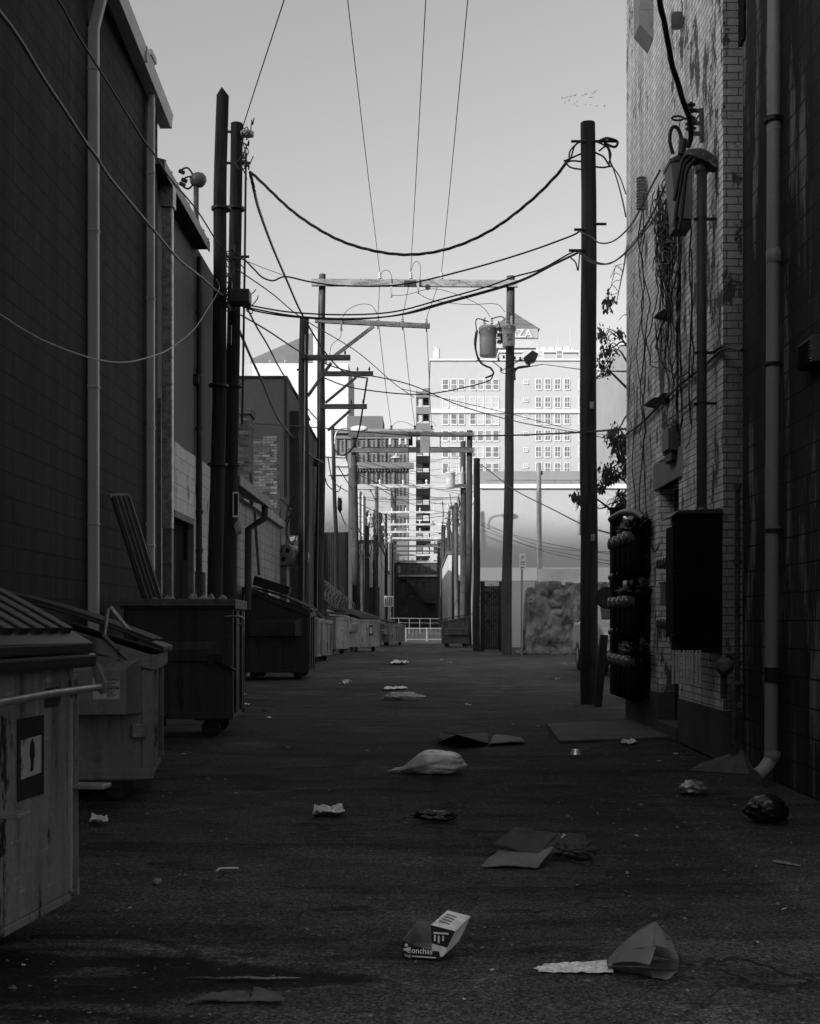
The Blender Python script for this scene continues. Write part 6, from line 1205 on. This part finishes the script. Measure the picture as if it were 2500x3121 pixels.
# gas pipes at the base of the corner
gp = thing('gas_meter', 'dark gas regulator and pipes low at the brick corner', 'gas pipe', (2.45, 10.1, 0)); d = 9.95
b = MB(); b.tube([(2.69, d, zz(2084, d)), P(2238, 2084, d), P(2238, 2092, d), P(2238, 2300, d)], .028, 10, smooth=True); b.build('pipe', m_rust, gp)
b = MB(); b.tube([P(2206, 2130, d+.15), P(2206, 2040, d+.15), P(2222, 2010, d+.15), P(2222, 1995, d+.15)], .028, 10); b.build('riser', m_rust, gp); b = MB(); b.lathe([(.03, 0), (.075, .02), (.08, .05), (.04, .08)], P(2212, 2030, d+.12), (-.4, -.9, 0), 16); b.build('regulator', mat('regulator_grey', .1, .3, 5, .5), gp)
b = MB(); b.tube([P(2248, 2140, d+.02), P(2248, 1480, d+.02)], .022, 8); b.build('drain_pipe', m_rust, gp)
for k in range(3): b = MB(); v = (1490, 1720, 2030)[k]; b.lathe([(.035, 0), (.035, .04)], P(2248, v, d+.02), n=10); b.build('coupling', m_rust, gp)
pile = MB(); rr = random.Random(9)
pile.add([(2.2, 9.75, 0), (2.62, 9.5, 0), (2.7, 9.6, .0), (2.7, 10.0, .0), (2.4, 10.25, 0), (2.65, 9.8, .12), (2.69, 9.95, .15)], [(0, 1, 5), (1, 2, 5), (2, 6, 5), (2, 3, 6), (0, 5, 4), (5, 6, 4), (6, 3, 4)]); o = pile.build('concrete_ramp', mat('worn_concrete_pale', .075, .4, 4, .9, bump=.5), None); o['label'] = 'broken wedge of pale concrete at the foot of the brick corner'; o['category'] = 'concrete'

# ================================================================== parked truck nose behind the meters
tk = thing('parked_truck', 'pale pickup truck nose half hidden behind pole and meters', 'truck', (5.0, 29, 0)); x0, x1, y0 = 4.08, 5.9, 26.6
m_car = mat('truck_paint', .42, .08, 2, .25, .1, bump=0, spec=.6)
b = MB()
prof = [(y0+.06, .45), (y0, .6), (y0+.02, 1.0), (y0+.18, 1.12), (y0+1.25, 1.22), (y0+1.95, 1.85), (y0+3.2, 1.87), (y0+3.5, 1.25), (y0+5.2, 1.22), (y0+5.25, .5)]
b.prism([(x0, y, z) for y, z in prof], (x1-x0, 0, 0)); b.build('body', m_car, tk, bev=.07, seg=3)
b = MB(); b.prism([(x0+.16, y0+1.32, 1.3), (x1-.16, y0+1.32, 1.3), (x1-.2, y0+1.9, 1.8), (x0+.2, y0+1.9, 1.8)], (0, -.012, .012)); b.build('windscreen', m_glass, tk)
b = MB(); b.box(x0+.42, x1-.42, y0-.03, y0+.03, .68, .98); b.build('grille', m_black, tk, bev=.01); b = MB(); b.box(x0-.02, x1+.02, y0-.1, y0+.1, .45, .64); b.build('bumper', mat('chrome', .5, .1, 3, .15, .9, bump=0), tk, bev=.03)
for x in (x0+.2, x1-.2):
    b = MB(); b.blob((x, y0+.03, .90), (.2, .09, .13), 3, .0); b.build('headlight', mat('headlight_glass', .6, .3, 14, .08, spec=.8), tk)
for x, s in ((x0-.02, -1), (x1+.02, 1)):
    b = MB(); b.blob((x+s*.10, y0+1.55, 1.42), (.15, .07, .11), 3, .03); b.bar((x+s*.1, y0+1.57, 1.38), (x-s*.06, y0+1.6, 1.3), .05, .04); b.build('mirror', m_black, tk)
for x in (x0+.1, x1-.1):
    for y in (y0+.85, y0+4.3): b = MB(); b.lathe([(.2, -.11), (.35, -.11), (.37, -.06), (.37, .06), (.35, .11), (.2, .11)], (x, y, .37), (1, 0, 0), 24); w_ = b.build('wheel', m_tyre, tk); b = MB(); b.lathe([(.05, -.115), (.19, -.112), (.2, -.1), (.2, .1), (.19, .112), (.05, .115)], (x, y, .37), (1, 0, 0), 18); b.build('rim', m_galv, w_)

# ================================================================== tree leaning out behind the brick building
tr = thing('tree', 'thin-leaved tree reaching out behind the brick wall beside the pole', 'tree', (3.6, 19.5, 0)); DT = 19.2
m_leaf = mat('dark_leaf', .05, .4, 9, .6, bump=0); m_bark = mat('bark', .06, .4, 8, .9, bump=.5, stretch=(1, 1, .3))
b = MB(); b.tube(spline([(3.75, 19.6, -.05), (3.8, 19.6, 1.5), (3.7, 19.5, 3.2), (3.85, 19.5, 5.0), (3.8, 19.6, 6.6)], 6), .13, 10, r1=.03)
tips = [((1905, 745), (1880, 920)), ((1890, 1060), (1850, 1000)), ((1893, 1060), (1835, 1085)), ((1895, 1115), (1870, 1060)), ((1850, 1150), (1836, 1152)), ((1905, 1280), (1860, 1350)), ((1895, 1340), (1890, 1400)), ((1900, 1420), (1850, 1440)), ((1890, 1480), (1848, 1470)), ((1895, 1545), (1830, 1552)), ((1900, 1510), (1890, 1540)), ((1830, 1552), (1758, 1512)), ((1960, 900), (1920, 960)), ((1960, 1300), (1930, 1380)), ((2000, 1000), (1960, 1020))]
cl = [((1862, 908), 9, 14), ((1850, 925), 12, 14), ((1830, 1012), 9, 16), ((1842, 1022), 6, 12), ((1888, 1010), 8, 10), ((1835, 1085), 9, 18), ((1852, 1118), 9, 14), ((1862, 1080), 5, 14), ((1850, 1065), 6, 10), ((1870, 1325), 26, 18), ((1895, 1345), 30, 20), ((1905, 1390), 30, 22), ((1906, 1430), 26, 18), ((1880, 1350), 16, 16), ((1848, 1432), 22, 17), ((1862, 1452), 16, 14), ((1845, 1462), 8, 12), ((1878, 1440), 8, 12), ((1898, 1515), 22, 18), ((1900, 1535), 20, 14), ((1832, 1485), 14, 10), ((1752, 1508), 10, 10), ((1762, 1520), 7, 9), ((1930, 1340), 40, 26), ((1940, 1420), 40, 26), ((1960, 900), 40, 30), ((1980, 1050), 60, 40)]
rr = random.Random(12); lf = MB()
for (u0, v0_), (u1, v1_) in tips:
    p0 = P(u0+18, v0_-10, DT+.1); q = P(u1, v1_, DT); tz = p0.z; tk_ = Vector((3.8, 19.55, max(2, tz-.6)))
    b.tube(spline([tk_, p0, p0.lerp(q, .5)+Vector((0, 0, .06)), q], 6), .022, 6, r1=.006)
    for j in range(7):
        s_ = p0.lerp(q, rr.uniform(.3, .9)); b.tube(spline([s_, s_+Vector((-.12, rr.uniform(-.1, .1), rr.uniform(-.05, .12))), s_+Vector((-.2, rr.uniform(-.1, .1), rr.uniform(-.2, .02)))], 4), .005, 4)
b.build('trunk', m_bark, tr)
for (u, v), n, s in cl:
    for k in range(int(n*4)):
        p = P(u+rr.gauss(0, s*.55), v+rr.gauss(0, s*.8), DT+rr.gauss(0, .12)); L = rr.uniform(.045, .105); wd = L*.28; dr_ = Vector((rr.uniform(-.5, .5), rr.uniform(-.5, .5), -1)).normalized(); sd = dr_.cross(Vector((rr.uniform(-1, 1), rr.uniform(-1, 1), .2))).normalized()
        nn = dr_.cross(sd)*.012; lf.add([p, p+dr_*L*.45+sd*wd+nn, p+dr_*L, p+dr_*L*.45-sd*wd+nn], [(0, 1, 2, 3)])
lf.build('crown', m_leaf, tr)

# ================================================================== birds
rr = random.Random(6); DBD = 170.0; m_bird = mat('bird_grey', .22, .2, 3, .8, bump=0)
for i, (x, y) in enumerate(((30, 645), (45, 648), (60, 640), (76, 636), (90, 633), (108, 628), (118, 626), (165, 627), (178, 620), (187, 622), (228, 617), (215, 638), (225, 636), (243, 607), (258, 592), (50, 668), (75, 662), (110, 682), (128, 668), (127, 695), (183, 690), (215, 688), (258, 692), (308, 698))):
    c = P(1700+x/2.156, y/2.156, DBD+rr.uniform(-3, 3)); f = rr.uniform(-.12, .2); b = MB()
    b.add([c+Vector(q) for q in ((.16, 0, .02), (.0, -.05, 0), (-.16, 0, -.03), (0, .05, 0), (0, 0, .045), (0, 0, -.045))], [(0, 1, 4), (1, 2, 4), (2, 3, 4), (3, 0, 4), (1, 0, 5), (2, 1, 5), (3, 2, 5), (0, 3, 5)])
    for s in (-1, 1): b.add([c+Vector((.05, 0, .02)), c+Vector((-.07, 0, .0)), c+Vector((-.06, s*.14, f)), c+Vector((-.12+.05, s*.3, f*1.1-.03)), c+Vector((.03, s*.15, f))], [(0, 1, 2, 4), (4, 2, 3), (4, 2, 1, 0)])
    o = b.build('bird', m_bird, None); o.rotation_euler = (rr.uniform(-.3, .3), 0, rr.uniform(.4, 1.4)); o['label'] = 'tiny grey bird in the loose flock beside the brick wall'; o['category'] = 'bird'; o['group'] = 'flock of birds in the sky'
# ================================================================== litter on the asphalt
def tagL(o, label, cat, group=None):
    o['label'] = label; o['category'] = cat
    if group: o['group'] = group
    return o
m_plas = mat('white_plastic_film', .6, .2, 7, .35, bump=.4, fine=24); m_card = mat('brown_card', .065, .3, 5, .8, bump=.3); m_cardp = mat('pale_card', .19, .25, 6, .8, bump=.3); m_pap = mat('white_paper', .6, .2, 8, .7, bump=.3)
m_shiny = mat('clear_shiny_film', .35, .7, 14, .12, .3, bump=.8, fine=30, spec=.8)
# big white bag
c = G(1300, 2362); b = MB()
b.blob((0, 0, 0), (1, 1, 1), 5, .13, 1.5, 4, fold=.10); vs = []
for p in b.v:
    x, y, z = p; s_ = max(0, min(1, (x+1.05)/1.0)); s_ = s_*s_*(3-2*s_); tp = .16+.84*s_; rb_ = .012*math.sin(x*34+y*5)*max(0, z)*(x > -.2)
    vs.append(c+Vector((.03+x*.285+(-.05 if x < -.8 else 0), .16+y*.19*tp, max(.003, .075*tp+(z+rb_)*.108*tp))))
b.v = vs
tagL(b.build('rubbish_bag', mat('milky_bag', .58, .35, 5, .28, bump=.7, fine=14, spec=.55), None), 'plump white plastic rubbish bag lying in mid alley', 'rubbish bag')
# flattened tray with pale flap
ct = thing('cardboard_tray', 'dark flattened cardboard tray with pale loose flap, behind the bag', 'cardboard', G(1450, 2272))
a, q, p2, p3 = G(1334, 2268), G(1490, 2272), G(1485, 2248), G(1345, 2250); b = MB(); b.prism([a+Vector((0, 0, .02)), q+Vector((0, 0, .012)), p2+Vector((0, 0, .045)), P(1392, 2240, 11.4), p3+Vector((0, 0, .06))], (0, 0, .006)); b.prism([a, q, q+Vector((0, 0, .03)), P(1393, 2242, a.y), a+Vector((0, 0, .055))], (0, .006, 0)); b.build('tray', m_card, ct)
b = MB(); b.sheet(G(1488, 2272)+Vector((0, 0, .006)), G(1600, 2268)+Vector((0, 0, .006)), G(1590, 2254)+Vector((0, 0, .01)), G(1510, 2250)+Vector((0, 0, .03)), 10, 5, .03, 4, 2, .004); b.build('flap', m_cardp, ct)
# folded cardboard in the right foreground
cc = thing('crushed_cardboard', 'crushed dark cardboard box with pale torn flap, right foreground', 'cardboard', G(1620, 2646))
b = MB(); b.sheet(G(1465, 2646)+Vector((0, 0, .003)), G(1640, 2646)+Vector((0, 0, .003)), G(1690, 2615)+Vector((0, 0, .05)), G(1520, 2612)+Vector((0, 0, .03)), 14, 8, .012, 6, 3, .004, .01); b.build('flap', m_cardp, cc)
def lift(u, v, z): p = G(u, v); p.z = z; return p
b = MB(); b.sheet(lift(1505, 2614, .06), lift(1640, 2624, .02), lift(1700, 2602, .09), lift(1570, 2587, .10), 12, 8, .02, 5, 5, .008, .012); b.build('top_panel', m_card, cc)
b = MB(); b.sheet(lift(1640, 2624, .01), lift(1790, 2612, .03), lift(1785, 2590, .075), lift(1690, 2596, .085), 12, 8, .025, 6, 9, .005, .02); b.blob(lift(1750, 2612, .04), (.11, .09, .04), 4, .3, 3, 5, flat=-.035, fold=.5); b.build('crushed_end', m_card, cc)
b = MB(); b.sheet(lift(1625, 2622, .03), lift(1640, 2623, .03), lift(1725, 2598, .088), lift(1700, 2592, .09), 4, 10, .006, 8, 1, .003); b.build('glossy_edge', mat('glossy_card', .7, .2, 6, .3), cc)
# open snack box: tray with a closed end
bx = thing('snack_box', 'torn open printed snack box lying in the foreground', 'box', G(1280, 2922), R(-14), local=True); m_bxi = mat('box_inside', .2, .2, 7, .8); m_bxo = mat('box_print_dark', .02, .3, 5, .5); m_bxp = mat('box_print_pale', .85, .25, 9, .5)
w_, dd, h_ = .115, .19, .062
def sp(name, m, pts, e, par=bx): b = MB(); b.prism(pts, e); return b.build(name, m, par)
sp('base', m_bxi, [(-.065, 0, .003), (.06, 0, .003), (.06, dd, .003), (-.065, dd, .003)], (0, 0, .003))
fr = sp('front_panel', m_bxo, [(-.066, 0, .001), (.075, 0, .001), (.07, 0, .03), (.045, 0, .03), (-.02, 0, .045), (-.066, 0, h_)], (0, .003, 0))
sp('side_panel', m_bxi, [(-.066, .003, .001), (-.066, dd, .001), (-.066, dd, .07), (-.066, .003, h_)], (.003, 0, 0))
sp('back_panel', m_bxi, [(-.063, dd, .001), (.06, dd, .001), (.06, dd, .085), (-.063, dd, .085)], (0, .003, 0))
e = [(.055, .0, .003), (.095, .0, .015), (.125, .0, .085), (.028, .0, .11)]
en = MB(); q0 = [Vector((x, .004, z)) for x, _, z in ((.045, 0, .004), (.085, 0, .012), (.128, 0, .105), (.040, 0, .122))]; q1 = [v+Vector((.022, dd*.9, .014)) for v in q0]
en.add(q0+q1, [(0, 1, 2, 3), (4, 7, 6, 5), (0, 4, 5, 1), (1, 5, 6, 2), (2, 6, 7, 3), (3, 7, 4, 0)]); en.build('box_end', m_bxp, bx)
en = MB(); f = [q0[3], q0[2], q0[2]*.35+q0[1]*.65, q0[3]*.45+q0[0]*.55]; en.prism([v+Vector((0, -.0015, 0)) for v in f], (0, .001, 0)); en.build('end_print', m_bxo, bx)
en = MB(); 
for k, (u, v, ww, hh) in enumerate(((.050, .092, .055, .006), (.052, .066, .006, .022), (.066, .060, .006, .026), (.082, .068, .006, .018))): en.box(u, u+ww, .0005, .002, v, v+hh)
en.build('print', m_bxp, bx)
textmesh('Conchas', .028, m_bxp, fr, 'lettering', (-.002, -.001, .019), (1, 0, 0), (0, 0, 1), .0006, bold=.0004); textmesh('bag', .016, m_bxp, fr, 'lettering', (-.045, -.001, .004), (1, 0, 0), (0, 0, 1), .0005); 
b = MB(); b.box(-.03, .06, -.001, .0, .005, .009); b.lathe([(.006, 0), (.006, .001)], (-.05, -.0005, .045), (0, -1, 0), 12); b.box(-.06, -.035, -.001, 0, .025, .034); b.build('print', m_bxp, fr)
en = MB(); 
for k in range(4): z = .02+.02*k; en.add([q0[3].lerp(q1[3], .25+.15*k)+Vector((.012, 0, .001)), q0[3].lerp(q1[3], .32+.15*k)+Vector((.012, 0, .001)), q0[2].lerp(q1[2], .32+.15*k)+Vector((-.015, 0, .001)), q0[2].lerp(q1[2], .25+.15*k)+Vector((-.015, 0, .001))], [(0, 3, 2, 1)])
en.build('top_print', mat('faint_print', .2, .3, 20), bx)
# paper bag and foil strip
pbg = thing('paper_bag', 'dark open-mouthed paper bag standing crumpled in the right foreground', 'paper bag', G(1950, 2970)); m_kraft = mat('dark_kraft_paper', .17, .18, 7, .75, bump=.35, fine=30)
ring = [P(1998, 2809, 4.17), P(2001, 2888, 4.02), P(1979, 2945, 3.97), G(1988, 2981)+Vector((0, 0, .004)), G(2032, 2990)+Vector((0, 0, .004)), G(2066, 2968)+Vector((0, 0, .008)), P(2071, 2927, 4.08), P(2046, 2862, 4.2)]
ends = [P(1849, 2928, 4.13), P(1850, 2932, 4.12), P(1852, 2942, 4.11), G(1853, 2955), G(1862, 2952), G(1870, 2945), P(1870, 2925, 4.25), P(1858, 2920, 4.2)]
def skin(a0_, a1_, e0_, e1_, k, n=10):
    b = MB(); vs = []
    for j in range(n+1):
        for i_ in range(n+1):
            s_, t_ = i_/n, j/n; p = (a0_.lerp(a1_, s_)).lerp(e0_.lerp(e1_, s_), t_); p = p+Vector((0, 0, .014*math.sin(math.pi*t_)*(1 if k < 2 or k > 5 else 0)))
            p += Vector((0, .006, .004))*mnoise.noise(p*22+Vector((k, 0, 0))); p.z = max(p.z, .003); vs.append(p)
    b.add(vs, [(j*(n+1)+i_, j*(n+1)+i_+1, (j+1)*(n+1)+i_+1, (j+1)*(n+1)+i_) for j in range(n) for i_ in range(n)], True); return b
bag = MB()
for k in range(8): q_ = skin(ring[k], ring[(k+1) % 8], ends[k], ends[(k+1) % 8], k); bag.add(q_.v, q_.f, True)
o = bag.build('bag_skin', m_kraft, pbg); md = o.modifiers.new('thickness', 'SOLIDIFY'); md.thickness = .0015
b = MB(); b.sheet(ring[1], P(2038, 2892, 3.98), P(2072, 2928, 4.05), ring[0], 12, 12, .008, 12, 3, .0015, .004); b.build('flap', m_kraft, pbg)
b = MB(); b.sheet(G(1640, 2968)+Vector((0, 0, .004)), G(1870, 2972)+Vector((0, 0, .004)), G(1862, 2936)+Vector((0, 0, .006)), G(1660, 2944)+Vector((0, 0, .004)), 46, 10, .006, 9, 7, .001, .007)
b.sheet(G(1626, 2958)+Vector((0, 0, .004)), G(1660, 2966)+Vector((0, 0, .004)), G(1672, 2946)+Vector((0, 0, .006)), G(1640, 2952)+Vector((0, 0, .004)), 8, 5, .004, 13, 2, .001, .006); tagL(b.build('foil_strip', mat('crinkled_foil', .85, .4, 30, .25, .1, bump=.7, fine=60), None), 'long crinkled foil strip running into the paper bag', 'foil')
# flat plastic bag, crushed wrapper and the rest
def sheet_at(u0, u1, v0_, v1_, m, name, label, cat, amp=.02, h=.006, seed=0, crease=.02, skew=10, n=12):
    b = MB(); b.sheet(G(u0, v1_)+Vector((0, 0, h)), G(u1, v1_-2)+Vector((0, 0, h)), G(u1-skew, v0_)+Vector((0, 0, h)), G(u0+skew, v0_+1)+Vector((0, 0, h)), n, max(4, n//2), amp, 7, seed, .0015, crease); return tagL(b.build(name, m, None), label, cat)
sheet_at(951, 1052, 2472, 2492, m_plas, 'plastic_bag', 'flat white plastic bag lying left of the black wrapper', 'plastic bag', .03, seed=1, crease=.05)
b = MB(); c = G(1326, 2507); b.blob(c+Vector((0, .05, .03)), (.13, .05, .032), 4, .4, 2.2, 3, flat=-.028, fold=.4); tagL(b.build('crushed_wrapper', mat('black_glossy_wrap', .012, .6, 14, .25, bump=.8, spec=.6), None), 'black crushed wrapper in the middle of the alley', 'wrapper')
sheet_at(1168, 1245, 2097, 2105, m_plas, 'plastic_sheet', 'thin white plastic sheet beyond the humped one', 'plastic', .03, seed=3, crease=.05)
b = MB(); c = G(1224, 2133); b.blob(c+Vector((0, .1, .03)), (.30, .1, .085), 4, .3, 2, 8, flat=-.028, fold=.5); tagL(b.build('plastic_hump', m_plas, None), 'small humped white plastic bag farther up the alley', 'plastic bag')
sheet_at(1190, 1248, 2020, 2027, m_plas, 'plastic_sheet', 'pale plastic scrap far up the alley, left of middle', 'plastic', .06, seed=4, crease=.1)
sheet_at(1040, 1074, 2080, 2087, m_pap, 'paper', 'small white crumpled paper near the sloped dumpster wheel', 'paper', .05, seed=5, crease=.1)
sheet_at(1030, 1062, 2083, 2086, m_pap, 'paper', 'thin paper strip by the sloped dumpster', 'paper', .01, seed=6)
sheet_at(1890, 1945, 2262, 2271, m_pap, 'paper', 'long pale paper scrap in front of the concrete slab', 'paper', .02, seed=7, crease=.05)
b = MB(); c = G(1756, 2301); b.lathe([(.05, 0), (.045, .012), (.03, .04), (.028, .045)], c+Vector((0, .03, .002)), (0, 0, 1), 14); tagL(b.build('foil_cup', mat('bright_foil', .9, .2, 9, .25, .5), None), 'tiny bright foil cup upturned on the asphalt, right side', 'foil cup')
b = MB(); c = G(2118, 2424); b.blob(c+Vector((0, .05, .045)), (.10, .07, .055), 4, .25, 1.8, 6, flat=-.043, fold=.2); tagL(b.build('plastic_cup_lid', m_shiny, None), 'crumpled clear plastic tub glinting near the drainpipe', 'plastic tub')
b = MB(); c = G(2352, 2512); b.blob(c+Vector((0, .08, .07)), (.125, .08, .085), 4, .25, 1.5, 9, flat=-.068, fold=.22); tagL(b.build('black_bag', mat('black_glossy_wrap', .012), None), 'crumpled black plastic bag at the right edge', 'plastic bag')
sheet_at(270, 330, 2506, 2520, m_pap, 'tissue', 'crumpled white tissue beside the second dumpster', 'tissue', .03, seed=9, crease=.06)
b = MB(); b.tube([G(660, 2658)+Vector((0, 0, .006)), G(672, 2654)+Vector((0, 0, .012)), G(727, 2651)+Vector((0, 0, .008))], .005, 6); tagL(b.build('straw', m_white_paint, None), 'white drinking straw on the left side asphalt', 'straw')
b = MB(); b.blob(G(476, 2697)+Vector((0, .02, .012)), (.022, .02, .015), 3, .3, 2, 2, flat=-.01); tagL(b.build('pebble', mat('pale_pebble', .25, .2, 9), None), 'pale pebble on the asphalt left of the straw', 'stone')
b = MB(); b.sheet(G(575, 3062)+Vector((0, 0, .004)), G(770, 3058)+Vector((0, 0, .004)), G(745, 3036)+Vector((0, 0, .008)), G(640, 3040)+Vector((0, 0, .006)), 16, 6, .01, 8, 3, .003, .008); b.sheet(G(765, 3062)+Vector((0, 0, .008)), G(868, 3066)+Vector((0, 0, .004)), G(850, 3042)+Vector((0, 0, .004)), G(775, 3034)+Vector((0, 0, .02)), 10, 6, .012, 8, 6, .003, .008); tagL(b.build('torn_card', mat('grey_torn_card', .10, .3, 8, .85), None), 'torn grey cardboard strip at the bottom left foreground', 'cardboard')
b = MB(); b.bar(G(2360, 2630)+Vector((0, 0, .008)), G(2440, 2642)+Vector((0, 0, .006)), .02, .004); b.bar(G(2356, 2626)+Vector((0, 0, .006)), G(2410, 2634)+Vector((0, 0, .01)), .012, .003); tagL(b.build('wood_splinter', mat('pale_splinter', .25, .3, 9), None), 'pale split wood splinter near the right edge', 'splinter')
sheet_at(1830, 1880, 2448, 2452, m_card, 'card_strip', 'dark strip of card on the asphalt, right of middle', 'cardboard', .01, seed=11)
sheet_at(250, 318, 2378, 2386, m_cardp, 'card_strip', 'pale card strip poking out by the second dumpster', 'cardboard', .01, seed=12)
rr = random.Random(14); k = 0
wrd = 'small pale scrap of paper littering the asphalt'
for (u, v, s) in ((820, 2190, 10), (780, 2162, 8), (755, 2150, 12), (745, 2118, 6), (805, 2166, 9), (690, 2560, 5), (395, 2772, 8), (440, 2970, 5), (72, 2945, 9), (548, 2669, 4), (1165, 2742, 8), (1640, 2215, 6), (1668, 2240, 5), (1565, 2210, 8), (2060, 2300, 7), (2010, 2322, 6), (1400, 2158, 7), (1428, 2152, 12), (1372, 2022, 8), (1720, 2025, 10), (1700, 2072, 9), (1345, 2012, 6), (1500, 2030, 5), (2390, 2775, 9), (2310, 2875, 6), (1636, 2908, 4), (1500, 2960, 8), (1415, 3050, 8), (960, 2550, 5), (880, 2280, 7), (1120, 2290, 4), (2240, 2850, 5), (1760, 2700, 4), (1940, 2550, 6), (620, 2480, 5), (720, 2420, 6), (560, 2300, 7), (520, 2420, 6)):
    p = G(u, v); r = s*p.y/F*1.05; b = MB(); a = rr.random()*6
    b.sheet(p+Vector((-r, -r*.6, .003)), p+Vector((r*.8, -r*.5, .003)), p+Vector((r, r*.7, .004)), p+Vector((-r*.7, r*.6, .006)), 4, 4, r*.4, 1.5/r, k, .001, r*.5); o = b.build('paper_scrap', (m_pap, m_cardp, m_plas)[k % 3], None); o.rotation_euler = (0, 0, a)
    o['label'] = wrd; o['category'] = 'paper'; o['group'] = 'small pale scraps on the asphalt'; k += 1
# wet crack glinting in the foreground
b = MB(); n = 60; vs = []
for i in range(n+1):
    t = i/n; u = 560+360*t; c = G(u, 2986+4*mnoise.noise(Vector((t*5, 1, 1)))); w0 = .012*math.sin(math.pi*t)**.6*(1+.6*mnoise.noise(Vector((t*14, 4, 4))))+.001; vs += [c+Vector((0, -w0, .007)), c+Vector((0, w0, .007))]
b.add(vs, [(2*i, 2*i+2, 2*i+3, 2*i+1) for i in range(n)]); t = NT('wet_crack'); v = t.coords(True); nn = t.noise(v, 55, 3, .7); m_wet = t.finish(t.rng(nn, .3, .7, .01, .02), .06, 0, nn, .35, .006, .6)
o = b.build('puddle', m_wet, None); o['kind'] = 'structure'
